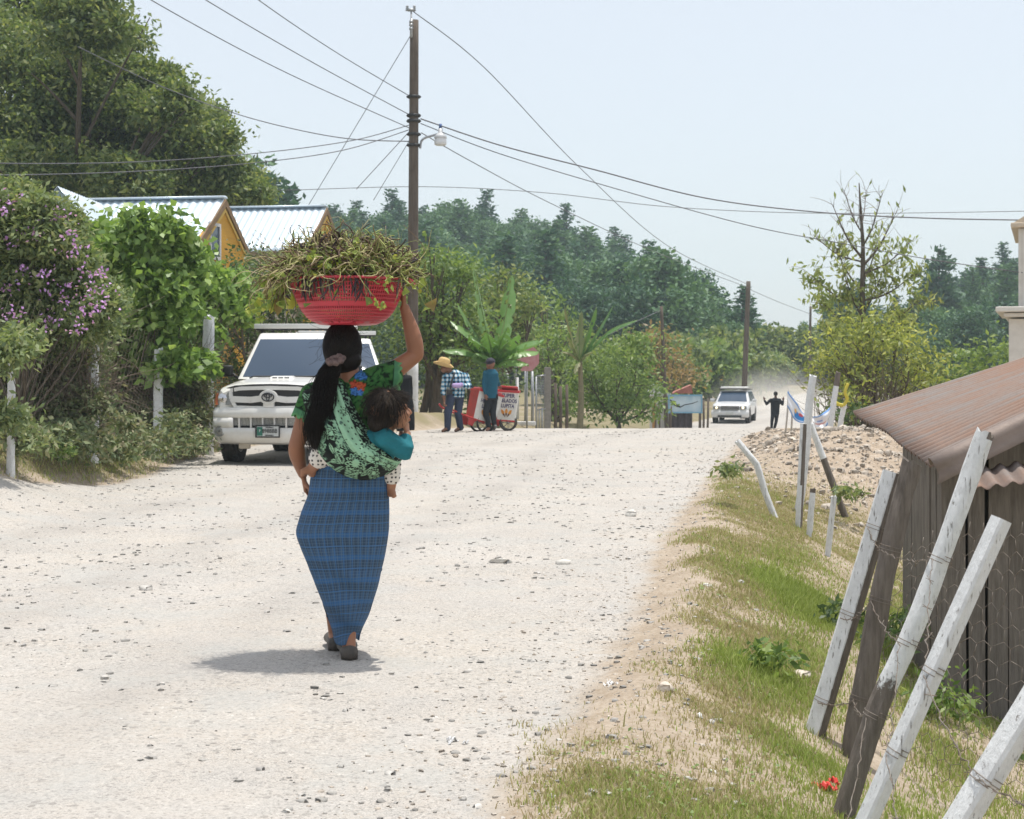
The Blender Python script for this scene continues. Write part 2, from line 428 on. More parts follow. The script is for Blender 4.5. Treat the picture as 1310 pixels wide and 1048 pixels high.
def cover(x, d):
    """how much plant cover the ground carries, and how green it is"""
    r = x-ER(d); l = EL(d)-x; n = fbm(x*1.7, d*1.7, 0, 21); n2 = fbm(x*.55+3, d*.55, 0, 25)
    c = sstep(.12, .55, r+.35*n+.16*fbm(x*5, d*5, 0, 27))*(1-sstep(3.3, 4.0, r))
    c = c*np.clip(1.0+.6*n2+.35*n, 0, 1)
    c = c*np.clip(.38+.85*sstep(-.32, .2, fbm(x*1.25, d*1.25, 0, 29)+.25*fbm(x*4.5, d*4.5, 0, 30)), 0, 1)
    bare = np.exp(-((r-1.25)/.2)**2)*sstep(5.2, 6.2, d)*(1-sstep(8, 10, d))+.9*np.exp(-((x-.62)/.35)**2-((d-7.3)/.35)**2)+.9*np.exp(-((x-.35)/.4)**2-((d-5.75)/.22)**2)
    bare = bare+.8*np.exp(-((r-1.5)/.35)**2-((d-13)/1.6)**2)+.45*np.exp(-((r-2.3)/.5)**2-((d-6.8)/1.0)**2)
    bare = bare+np.exp(-((r-.9)/.8)**2-((d-19.5)/1.3)**2)
    c = c*(1-np.clip(bare, 0, 1))
    g = np.clip(.10+.6*n2+.3*n+.75*sstep(.62, 1.0, r)*(1-sstep(12, 15, d))+.35*np.exp(-((r-.55)/.4)**2-((d-4.9)/.6)**2), 0, 1)
    cl = sstep(-.1, .45, l+.2*n)*(1-.85*np.exp(-(((x+5.6)/1.3)**2+((d-13.6)/2.4)**2)*1.2))*sstep(11.5, 15.5, d)
    cl = cl*np.clip(.8+n2, 0, 1)
    c = np.where(l > 0, cl, c); g = np.where(l > 0, np.clip(.45+.5*n2+.3*n, 0, 1), g)
    far = sstep(36, 44, d)
    c = c*(1-rubble_mask(x, d)); c = np.where((r > 0) | (l > 0), c*(1-far)+far*np.clip(.75+.6*n2, 0, 1), c)
    return np.clip(c, 0, 1), g
def ground_material():
    t = NT('earth_and_gravel'); P = t.co()
    road = t.attr('road'); cov = t.attr('cover'); grn = t.attr('green'); rub = t.attr('rubble')
    n1 = t.noise(.55, 5); n2 = t.noise(3.2, 5); n3 = t.noise(38, 5, .7)
    dust = t.mix(t.ramp(n1, [(.35, 0.), (.65, 1.)]), (0.447, 0.393, 0.336), (0.458, 0.424, 0.387))
    grey = t.mix(t.ramp(n2, [(.4, 0.), (.62, 1.)]), dust, (0.401, 0.381, 0.359))
    grey = t.mix(t.math('MULTIPLY', t.ramp(t.noise(.23, 4, .65), [(.45, 0.), (.6, 1.)]), .55), grey, (0.482, 0.420, 0.341))
    fine = t.mix(t.ramp(n3, [(.3, 0.), (.7, 1.)]), grey, (0.516, 0.488, 0.450))
    # stones lying in the dust
    for sc, th, dark, lite in ((34, .60, (0.205, 0.191, 0.177), (0.613, 0.578, 0.526)), (85, .62, (0.236, 0.219, 0.196), (0.649, 0.616, 0.572)), (15, .20, (0.197, 0.183, 0.168), (0.557, 0.528, 0.489))):
        vd = t.voro(sc); cc = t.n('SeparateColor'); t.l(t.voro(sc, out='Color'), cc.inputs[0])
        on_ = t.math('MULTIPLY', t.math('LESS_THAN', vd, t.math('MULTIPLY', cc.outputs[0], th)), t.math('GREATER_THAN', cc.outputs[1], .42))
        on_ = t.math('MULTIPLY', on_, t.ramp(t.noise(.9, 3), [(.36, .35), (.6, 1.)]))
        sc_ = t.mix(cc.outputs[2], dark, lite)
        fine = t.mix(t.math('MULTIPLY', on_, .85), fine, sc_)
    fine = t.mix(t.math('MULTIPLY', t.math('MULTIPLY', t.attr('track'), t.ramp(t.noise(.9, 4), [(.35, .2), (.6, 1.)])), .5), fine, (0.340, 0.317, 0.293))
    grit = t.ramp(t.noise(150, 3, .8), [(.36, 1.), (.50, 0.)]); pat = t.ramp(t.noise(.75, 5, .7), [(.40, .25), (.58, 1.)]); fine = t.mix(t.math('MULTIPLY', t.math('MULTIPLY', grit, pat), .8), fine, (0.187, 0.180, 0.172)); fine = t.mix(t.math('MULTIPLY', t.ramp(t.noise(60, 2, .7), [(.32, 1.), (.45, 0.)]), .6), fine, (0.197, 0.190, 0.177)); fine = t.mix(t.math('MULTIPLY', t.ramp(t.noise(1.3, 6, .75), [(.50, 0.), (.62, 1.)]), .4), fine, (0.394, 0.397, 0.380))
    soil = t.mix(t.ramp(n2, [(.35, 0.), (.65, 1.)]), (0.342, 0.281, 0.215), (0.447, 0.378, 0.301))
    soil = t.mix(t.ramp(n3, [(.45, 0.), (.75, 1.)]), soil, (0.260, 0.195, 0.133))
    vr = t.voro(9, out='Color'); vs = t.n('SeparateColor'); t.l(vr, vs.inputs[0])
    clod = t.mix(vs.outputs[0], (0.382, 0.310, 0.238), (0.498, 0.424, 0.346))
    clod = t.mix(t.ramp(n3, [(.4, 0.), (.7, 1.)]), clod, (0.284, 0.215, 0.149))
    soil = t.mix(rub, soil, clod)
    edge = t.math('ADD', road, t.math('MULTIPLY', t.math('SUBTRACT', t.noise(2.3, 6, .7), .5), .9))
    c = t.mix(t.ramp(edge, [(.36, 0.), (.66, 1.)]), soil, fine)
    turf = t.mix(grn, (0.295, 0.244, 0.152), (0.163, 0.180, 0.069))
    turf = t.mix(t.ramp(n3, [(.35, 0.), (.7, 1.)]), turf, (0.205, 0.160, 0.094))
    ce = t.math('ADD', cov, t.math('MULTIPLY', t.math('SUBTRACT', t.noise(9, 6, .7), .5), .8))
    c = t.mix(t.math('MULTIPLY', t.ramp(ce, [(.28, 0.), (.7, 1.)]), .85), c, turf)
    c = t.mix(t.attr('forest'), c, t.mix(t.ramp(t.noise(.08, 4), [(.35, 0.), (.65, 1.)]), (0.044, 0.053, 0.024), (0.084, 0.083, 0.040)))
    t.base(c); t.set(Roughness=.95, Specular_IOR_Level=.15)
    h = t.math('ADD', t.math('MULTIPLY', t.noise(22, 8, .72), .7), t.math('MULTIPLY', t.voro(40), -.5))
    h = t.math('ADD', h, t.math('MULTIPLY', t.math('MULTIPLY', t.voro(10), rub), -1.6))
    t.bump(h, .55, .025)
    return t.m
MG = ground_material()
def build_ground():
    ds = np.concatenate([np.linspace(-14, 3.2, 26)[:-1], 3.2*(900/3.2)**(np.linspace(0, 1, 470)**.97)])
    a = np.linspace(-1, 1, 430); us = np.sign(a)*(np.abs(a)*.34+np.abs(a)**5*1.25)
    D, U = np.meshgrid(ds, us, indexing='ij'); X = U*(np.maximum(D, 0)+5.5)+EL(np.clip(D, 0, 80))*.0
    Z = H(X, D); rows, cols = D.shape
    road = sstep(-.35, .45, X-EL(D))*sstep(-.45, .35, ER(D)-X)*(1-sstep(105, 125, D))
    cov, g = cover(X, D)
    V = np.stack([X, D, Z], -1).reshape(-1, 3)
    i, j = np.meshgrid(np.arange(rows-1), np.arange(cols-1), indexing='ij'); k = (i*cols+j).ravel()
    Q = np.stack([k, k+1, k+cols+1, k+cols], 1)
    rf = road.ravel()[Q].mean(1) > .35
    UU = 655+F*X/np.maximum(D, 1); forest = sstep(100, 122, D)*(1-.85*sstep(945, 962, UU)*(1-sstep(1030, 1050, UU)))
    cx = (EL(D)+ER(D))/2; wob = .25*fbm(D*.12, D*0, 0, 33); track = sum(np.exp(-((X-cx-o_-wob)/.26)**2) for o_ in (-1.75, -.25, 1.15)); at = dict(track=track.ravel(), forest=forest.ravel(), road=road.ravel(), cover=cov.ravel(), green=g.ravel(), rubble=rubble_mask(X, D).ravel())
    for nm, sel in (('gravel_road', rf), ('ground', ~rf)):
        q = Q[sel]; used = np.unique(q); mp = np.full(len(V), -1); mp[used] = np.arange(len(used))
        o = link(nm, arr_mesh(nm, V[used], mp[q], None, {a_: b_[used] for a_, b_ in at.items()}), MG, smooth=True)
        tag(o, kind='structure')
    tag(bpy.data.objects['gravel_road'], 'pale dusty gravel road running away and bending right', 'road')
    tag(bpy.data.objects['ground'], 'dry earth verges, bank and wooded hills around the road', 'ground')
build_ground()
# ---------- loose stones ----------
def rock_arrays(P, S, g, flat=.6):
    """small irregular 14-point stones"""
    base = np.array([[0, 0, 1], [0, 0, -1], [1, 0, 0], [-1, 0, 0], [0, 1, 0], [0, -1, 0], *[[a*.62, b*.62, c*.62] for a in (-1, 1) for b in (-1, 1) for c in (-1, 1)]], float)
    F3 = []
    import itertools
    for ax, pole in ((0, 2), (0, 3), (1, 4), (1, 5), (2, 0), (2, 1)):
        s = base[pole][ax]; cs = [i for i in range(6, 14) if base[i][ax]*s > 0]
        o = [q for q in range(3) if q != ax]; cs.sort(key=lambda i: math.atan2(base[i][o[1]], base[i][o[0]]))
        for k in range(4): F3.append((pole, cs[k], cs[(k+1) % 4]))
    F3 = np.array(F3); n = len(P)
    V = base[None]*(1+.35*(g.random((n, 14, 1))-.5)*2*.8)*(np.stack([.7+.6*g.random(n), .7+.6*g.random(n), flat*(.6+.7*g.random(n))], 1)[:, None])
    a = g.random(n)*2*PI; c, s = np.cos(a)[:, None], np.sin(a)[:, None]
    V = np.stack([V[..., 0]*c-V[..., 1]*s, V[..., 0]*s+V[..., 1]*c, V[..., 2]], -1)*S[:, None, None]+P[:, None]
    return V.reshape(-1, 3), (np.arange(n)[:, None, None]*14+F3[None]).reshape(-1, 3)
MSTONE = pm('road_stone', (.27, .26, .24), (.46, .44, .41), .9, 9, .4, 60, island=.4)
MCLOD = pm('dry_clod', (.37, .32, .265), (.52, .465, .40), .95, 7, .6, 40, island=.35)
def scatter_stones():
    g = np.random.default_rng(3); n = 30000
    d = 4.2*(34/4.2)**(g.random(n)**.9); u = g.random(n); x = EL(d)-.1+u*(ER(d)-EL(d)+.9)
    patch = fbm(x*.8, d*.8, 0, 40)+.5*fbm(x*2.3, d*2.3, 0, 43); k = patch+.5*g.random(n) > .05
    d, x = d[k], x[k]; s = .0028+.016*g.random(len(d))**7; s *= (1+d*.012)
    P = np.stack([x, d, H(x, d)+s*.02], 1); V, Fs = rock_arrays(P, s, g)
    o = link('gravel', arr_mesh('gravel', V, Fs), MSTONE); tag(o, 'loose grey and pale stones strewn over the road', 'gravel', kind='stuff')
    n = 10000; a = g.normal(size=(n, 2)); w = g.random(n)
    x = np.where(w < .55, 4.7+a[:, 0]*.95, np.where(w < .8, 4.2+a[:, 0]*.8, 6.2+a[:, 0]*.9)); d = np.where(w < .55, 20+a[:, 1]*2.1, np.where(w < .8, 25+a[:, 1]*2.4, 22.5+a[:, 1]*2))
    x = np.where(g.random(n) < .13, 2.9+g.random(n)*1.6, x)
    k = (x-ER(d) > .2); x, d = x[k], d[k]; s = .004+.020*g.random(len(d))**3+.05*g.random(len(d))**22
    P = np.stack([x, d, H(x, d)+s*.2], 1); V, Fs = rock_arrays(P, s, g, .75)
    o = link('rubble', arr_mesh('rubble', V, Fs), MCLOD); tag(o, 'clods and broken stones covering the heap of dug earth', 'rubble', kind='stuff')
scatter_stones()
def edge_clods():
    g = np.random.default_rng(23); n = 5200; d = 4.0*(26/4.0)**g.random(n); x = ER(d)+.05+.33*g.normal(size=n)+.15*fbm(d*1.3, d*0, 0, 8); s = (.002+.011*g.random(n)**5)*(.8+d*.025); P = np.stack([x, d, H(x, d)], 1); V, Fs = rock_arrays(P, s, g, .6)
    o = link('clods', arr_mesh('clods', V, Fs), MCLOD); tag(o, 'crumbled clods and grit along the right road edge', 'clods', kind='stuff')
edge_clods()
# ---------- grass ----------
def grass_material():
    t = NT('verge_grass'); dry = t.attr('dry'); r = t.n('NewGeometry').outputs['Random Per Island']
    a = t.ramp(r, [(0, (.22, .285, .055)), (.5, (.33, .415, .095)), (1, (.46, .52, .17))]); b = t.ramp(r, [(0, (.36, .285, .15)), (.55, (.50, .41, .23)), (1, (.60, .52, .32))])
    c = t.mix(dry, a, b); t.base(c); t.set(Roughness=.6, Specular_IOR_Level=.25)
    tr = t.n('BsdfTranslucent'); t.l(c, tr.inputs[0]); mx = t.n('MixShader'); mx.inputs[0].default_value = .35
    t.l(t.b.outputs[0], mx.inputs[1]); t.l(tr.outputs[0], mx.inputs[2]); t.l(mx.outputs[0], t.out.inputs[0]); return t.m
MGRASS = grass_material()
def blades(name, x, d, h, w, dry, g, label):
    n = len(x); a = g.random(n)*2*PI; b = g.random(n)*2*PI; lean = h*(.15+.55*g.random(n))
    z = H(x, d)-.004; S = np.stack([np.cos(a), np.sin(a), np.zeros(n)], 1)*w[:, None]; Ld = np.stack([np.cos(b)*lean, np.sin(b)*lean, np.zeros(n)], 1)
    p = np.stack([x, d, z], 1); up = np.array([0, 0, 1.])
    V = np.stack([p-S, p+S, p+Ld*.35+S*.7+up*(h*.6)[:, None], p+Ld*.35-S*.7+up*(h*.6)[:, None], p+Ld+up*(h*.95)[:, None]], 1).reshape(-1, 3)
    i = np.arange(n)[:, None]*5
    Fs = np.vstack([i+np.array([[0, 1, 2]]), i+np.array([[0, 2, 3]]), i+np.array([[3, 2, 4]])])
    o = link(name, arr_mesh(name, V, Fs, None, dict(dry=np.repeat(dry, 5))), MGRASS)
    return tag(o, label, 'grass', kind='stuff')
def build_grass():
    g = np.random.default_rng(11); n = 760000
    d = 3.7*(20/3.7)**(g.random(n)); r = -.2+4.0*g.random(n); x = ER(d)+r
    c, gr = cover(x, d); tuft = .5+.8*fbm(x*6, d*6, 0, 61)
    k = g.random(n) < c**.9*np.clip(tuft+.55, .12, 1); x, d, gr, r = x[k], d[k], gr[k], r[k]; n = len(x)
    h = (.009+.020*g.random(n)+.020*gr*g.random(n))*(1+.6*np.clip(fbm(x*3, d*3, 0, 66), 0, 1)); h += .06*(g.random(n) < .005)
    lush = np.exp(-((x-1.02)/.22)**2-((d-7.2)/.5)**2)+np.exp(-((x-1.75)/.4)**2-((d-10.5)/1.5)**2)*.6
    h *= 1+1.3*lush
    dry = np.clip((g.random(n) > gr*.92+.05+lush)*1.0*(.55+.45*g.random(n)), 0, 1)
    blades('grass', x, d, h, .0013+.0011*g.random(n)+d*.00012, dry, g, 'short green and straw coloured grass on the right verge')
    n = 60000; d = 13+14*g.random(n); x = EL(d)-2.6*g.random(n)**1.3; c, gr = cover(x, d); k = g.random(n) < c; x, d, gr = x[k], d[k], gr[k]; n = len(x)
    h = (.02+.05*g.random(n)); dry = np.clip((g.random(n) > gr*.9)*(.6+.4*g.random(n)), 0, 1)
    blades('bank_grass', x, d, h, .0028+.003*g.random(n), dry, g, 'green and dry grass along the foot of the left hedge')
build_grass()
def build_weeds():
    g = np.random.default_rng(17); n = 60000; d = 3.7*(16/3.7)**g.random(n); x = ER(d)+.1+3.4*g.random(n); c, gr = cover(x, d); k = g.random(n) < c*np.clip(fbm(x*2.2, d*2.2, 0, 71)*1.6-.05, 0, 1)*.8; x, d = x[k], d[k]; n = len(x)
    P = np.stack([x, d, H(x, d)+.004+.014*g.random(n)], 1); D = rand_dirs(n, 0, g); D[:, 2] *= .4; L = .012+.016*g.random(n); V, Fs = leaf_arrays(P, D, rand_dirs(n, 2.2, g), L, L*.55, .15)
    o = link('ground_cover', arr_mesh('ground_cover', V, Fs), leafmat('clover', [(0, (.10, .15, .04)), (.5, (.17, .24, .06)), (1, (.30, .32, .12))], .3)); tag(o, 'small broad leaved weeds mixed into the verge grass', 'ground cover', kind='stuff')
build_weeds()
# ================= the woman, the toddler, the basket =================
WD = 7.3; WO = Vector((px(440, 840, WD).x, WD, hz(px(440, 840, WD).x, WD)+.004)); WZ = px(440, 840, WD).z-WO.z
def B(x, y, dy=0.0):
    p = px(x, y, WD+dy)-WO; p.z -= WZ; return p
SKIN = (.285, .128, .070)
MSKIN = attrmat('brown_skin', .5, .12, 300, .4, var=.05, vscale=40); MSKIN.node_tree.nodes['Principled BSDF'].inputs['Subsurface Weight'].default_value = .08
MSKIN.node_tree.nodes['Principled BSDF'].inputs['Subsurface Radius'].default_value = (.008, .003, .002)
def hairmat(k=1.0):
    t = NT('black_hair'); r = t.n('NewGeometry').outputs['Random Per Island']
    t.base(t.ramp(r, [(p, tuple(q*k for q in c)) for p, c in ((0, (.006, .005, .005)), (.7, (.013, .010, .008)), (1, (.022, .016, .011)))])); t.set(Roughness=.5, Specular_IOR_Level=.16); return t.m
MHAIR = hairmat(); MHAIR2 = hairmat(2.6)
woman = empty('person', WO, 0, 'woman in green blouse and blue checked skirt steadying a red basket on her head', 'person')
def woman_body():
    m = MB(); sd = (1, 0, 0)
    m.tube([B(438, 662, 0), B(438, 640, 0), B(440, 600, 0), B(443, 560, 0), B(446, 525, 0), B(449, 503, 0), B(450, 490, .0)],
           [(.12, .09), (.165, .12), (.135, .095), (.135, .095), (.155, .095), (.135, .075), (.07, .06)], 20, side=sd, dome=.3)
    m.caps(B(449, 495, .005), B(441, 458, .015), .057, .05)
    T = head(m, B(438, 447, .012), math.radians(28), math.radians(4), 1.0)
    # raised right arm
    sh, el, wr = B(488, 487, .0), B(532, 455, .05), B(517, 393, .035)
    m.caps(B(455, 497, 0), sh, .055, .054); m.caps(sh, el, .052, .037, 16); m.tube(bez([el, el*.62+wr*.38+Vector((.008, 0, 0)), wr], 5), [.038, .039, .04, .041, .041, .04, .037, .033, .029, .025, .0235], 16, dome=.8)
    m.ell(el, (.037, .037, .037)); hand(m, wr, (-.02, -.02, 1), (-1, -.05, .02), .92, (.25, .85, .75), -1, .1, .55)
    # left arm hanging, hand hidden in front of the hip
    sh, el, wr = B(399, 508, 0), B(379, 572, -.03), B(388, 609, .07)
    m.caps(B(440, 500, 0), sh, .055, .053); m.caps(sh, el, .049, .037, 16); m.tube(bez([el, el*.6+wr*.4+Vector((-.004, -.006, 0)), wr], 5), [.037, .0385, .0395, .04, .039, .037, .034, .031, .028, .025, .0235], 16, dome=.8)
    hand(m, wr, (.10, .42, -.9), (1, .1, .1), .92, (.3, .35, .25), 1, .1, .5)
    # legs mid-stride
    for hip, kn, an, toe, he in ((B(424, 650, 0), B(424, 732, .12), B(429, 812, .21), B(426, 826, .37), B(430, 823, .17)), (B(453, 650, 0), B(449, 738, .06), B(446, 818, -.03), B(443, 836, .15), B(447, 834, -.065))):
        m.caps(hip, kn, .085, .055, 16); m.caps(kn, an, .055, .033, 16); m.caps(an, he, .034, .03); m.caps(an, toe, .034, .022); m.caps(he, toe, .03, .024)
    me = fuse(m, .0052, 'body', 4, .5); V = verts_of(me); c = skin_colours(V, SKIN); add_col(me, face_paint(V, c, T, SKIN))
    link('body', me, MSKIN, woman, True); return T
TW = woman_body()
# ---- skirt: loft through the outline of the wrapped cloth ----
def plaid_material():
    t = NT('checked_cloth'); uv = t.n('UVMap', uv_map='UVMap'); sp = t.n('SeparateXYZ'); t.l(uv.outputs[0], sp.inputs[0]); u, v = sp.outputs[0], sp.outputs[1]
    def stripe(x, period, width, off=0.0):
        f = t.math('FRACT', t.math('MULTIPLY_ADD', x, 1/period, off)); return t.math('LESS_THAN', f, width/period)
    c = t.mix(t.ramp(t.noise(6, 4), [(.3, 0.), (.7, 1.)]), (.042, .088, .170), (.054, .11, .205))
    for x, per, w, col, k in ((u, .034, .013, (.036, .062, .105), .6), (v, .105, .05, (.036, .062, .100), .6), (v, .105, .022, (.035, .115, .27), .7), (u, .0165, .003, (.11, .17, .23), .5),
                              (u, .034, .0034, (.05, .14, .31), .8), (v, .0135, .0028, (.10, .165, .23), .45), (v, .105, .004, (.06, .16, .34), .8)):
        c = t.mix(t.math('MULTIPLY', stripe(x, per, w, random.random()), k), c, col)
    w1 = t.math('SINE', t.math('MULTIPLY', u, 2600)); w2 = t.math('SINE', t.math('MULTIPLY', v, 2600))
    t.base(c); t.set(Roughness=.85, Specular_IOR_Level=.2); t.bump(t.math('ADD', t.math('ADD', w1, w2), t.math('MULTIPLY', t.noise(40, 4), 4)), .15, .002); return t.m
def skirt():
    tab = [(588, 402, 496), (600, 399, 497), (614, 397, 498.5), (632, 395.5, 497.5), (655, 386, 498), (681, 378.5, 497.5), (698, 384, 495), (716, 391, 491.5), (751, 406, 483.5), (787, 419, 472.5), (806, 426, 463), (817, 428, 460)]
    ys = [a for a, _, _ in tab]; yy = np.linspace(588, 817, 110); lx = np.interp(yy, ys, [b for _, b, _ in tab]); rx = np.interp(yy, ys, [c for _, _, c in tab])
    k = np.ones(7)/7; lx = np.convolve(np.pad(lx, 3, 'edge'), k, 'valid'); rx = np.convolve(np.pad(rx, 3, 'edge'), k, 'valid')
    dep = np.interp(yy, [588, 630, 690, 760, 817], [.115, .15, .165, .165, .155]); dc = np.interp(yy, [588, 680, 817], [0, .02, .075])
    n = 160; V, UV = [], []
    for i, y in enumerate(yy):
        a, b = B(lx[i], y, dc[i]), B(rx[i], y, dc[i]); cx, hw = (a.x+b.x)/2, (b.x-a.x)/2; t = (y-588)/229.
        for j in range(n+1):
            th = 2*PI*j/n; f = 1+.028*math.sin(3*th+2.2*t*PI+.6)*(.3+t)*abs(math.sin(th))+.018*math.sin(7*th+5*t)*abs(math.sin(th))
            x = cx+hw*math.cos(th); yv = dc[i]+dep[i]*f*math.copysign(abs(math.sin(th))**.85, math.sin(th))
            V.append((x, yv, a.z)); UV.append((j/n*1.05, a.z+.012*math.sin(2*th+1)*t))
    V = np.array(V); ds = .014*fbm(V[:, 0]*9+V[:, 2]*5, V[:, 1]*7, V[:, 2]*7-V[:, 0]*4, 71, 3)+.009*np.sin(V[:, 2]*34+V[:, 0]*26+2*fbm(V[:, 0]*6, V[:, 1]*6, V[:, 2]*6, 73))*np.clip((.75-V[:, 2])*2, 0, 1)
    V[:, 1] += np.sign(V[:, 1]-.03)*ds*1.6
    hem = V[:, 2] < V[:, 2].min()+.012; V[hem, 2] += .008*np.sin(np.arctan2(V[hem, 1]-.07, V[hem, 0])*5)
    i, j = np.meshgrid(np.arange(len(yy)-1), np.arange(n), indexing='ij'); q = (i*(n+1)+j).ravel(); Fs = np.stack([q, q+1, q+n+2, q+n+1], 1)[:, ::-1]
    me = arr_mesh('skirt', V, Fs); uvl = me.uv_layers.new(name='UVMap'); li = np.empty(len(me.loops), np.int32); me.loops.foreach_get('vertex_index', li)
    uvl.data.foreach_set('uv', np.array(UV, np.float32)[li].ravel()); o = link('skirt', me, plaid_material(), woman, True)
    s = o.modifiers.new('s', 'SOLIDIFY'); s.thickness = .003
skirt()
# ---- blouse, sleeves ----
MCLOTH = attrmat('embroidered_cloth', .85, .35, 260, .2, var=.15, vscale=90)
def green_cloth(V):
    n = fbm(V[:, 0]*16, V[:, 1]*10, V[:, 2]*14, 81); fe = np.sin(V[:, 2]*120+np.abs(np.sin(V[:, 0]*38+n))*5+fbm(V[:, 0]*45, V[:, 1]*30, V[:, 2]*60, 82)*5)
    c = np.where((fe > .1)[:, None], np.array([.048, .150, .040]), np.array([.028, .105, .030])); c = np.where((n > .35)[:, None], np.array([.085, .19, .045]), c)
    return np.where((fe < -.75)[:, None], np.array([.010, .022, .012]), c)
def proj(V):
    y = V[:, 1]+WD; X = V[:, 0]+WO.x; Z = V[:, 2]+WO.z+WZ
    return 655+F*X/y, HY+F*(CZ-Z)/y
def rosette(x, y, cx, cy, R, n=8, ph=0.0):
    r = np.hypot(x-cx, y-cy)/R; a = np.arctan2(y-cy, x-cx); pet = r < .62+.38*np.abs(np.cos(a*n/2+ph)); line = np.abs(r-(.35+.2*np.abs(np.cos(a*n/2+ph+.8)))) < .07
    return pet, line | (r < .12) | (np.abs(r-(.62+.3*np.abs(np.cos(a*n/2+ph)))) < .05)
def blouse():
    m = MB(); sd = (1, 0, 0)
    m.tube([B(440, 606, 0), B(443, 560, 0), B(446, 525, 0), B(448, 503, 0), B(451, 492, .0)], [(.15, .11), (.152, .112), (.175, .115), (.155, .09), (.085, .07)], 24, side=sd)
    m.caps(B(455, 496, 0), B(489, 486, .0), .066, .072); m.caps(B(440, 500, 0), B(400, 507, 0), .066, .062); m.caps(B(489, 488, 0), B(497, 484, 0), .07, .07)
    me = fuse(m, .006, 'blouse', 4); V = verts_of(me); c = green_cloth(V); X, Y = proj(V); back = V[:, 1] < .05
    for fx, fy, R, col, ph in ((460, 480.5, 8, (.07, .22, .52), 0), (453, 493, 6.5, (.50, .085, .04), .5), (462, 496, 6.5, (.52, .10, .04), 1), (453.5, 502, 6, (.06, .19, .48), 0), (461, 503.5, 4.5, (.07, .2, .5), .3), (466.5, 484, 4, (.05, .17, .45), .3)):
        p, l = rosette(X, Y, fx, fy, R, 5, ph); c[p & back] = col; c[p & l & back] = np.array(col)*.35
    add_col(me, c); link('blouse', me, MCLOTH, woman, True)
    def sleeve(a, b, ra, rb, side, wav):
        m = MB(); k = 22; n = 64; pts = [a.lerp(b, i/(k-1)) for i in range(k)]
        for i in range(k):
            pass
        rr = []
        for i in range(k):
            t = i/(k-1); rr.append((ra[0]+(rb[0]-ra[0])*t**1.2, ra[1]+(rb[1]-ra[1])*t**1.2))
        m.tube(pts, rr, n, cap=False, side=side); V = np.array(m.v); t = np.repeat(np.linspace(0, 1, k), n); j = np.tile(np.arange(n), k); ax = np.array((b-a).normalized())
        V = V+ax[None]*(.017*np.abs(np.sin(j/n*PI*wav))*np.clip((t-.8)*5, 0, 1))[:, None]+ax[None]*0
        cen = np.array(a)[None]+t[:, None]*np.array(b-a)[None]; V = cen+(V-cen)*(1+.10*np.sin(j/n*2*PI*5+t*2)*t)[:, None]
        c = green_cloth(V); c[(t > .80)] = (.075, .215, .105); c[(t > .76) & (t <= .80)] = (.012, .03, .015); c[(t > .95)] = (.11, .29, .12)
        me = arr_mesh('sleeve', V, np.array(m.f), None, dict(col=c)); o = link('sleeve', me, MCLOTH, woman, True); s = o.modifiers.new('s', 'SOLIDIFY'); s.thickness = .003
    sleeve(B(481, 487, 0), B(508, 489, .012), (.07, .068), (.099, .085), (0, 0, 1), 11)
    sleeve(B(403, 504, 0), B(387, 535, -.01), (.064, .064), (.049, .075), (1, 0, 0), 9)
blouse()
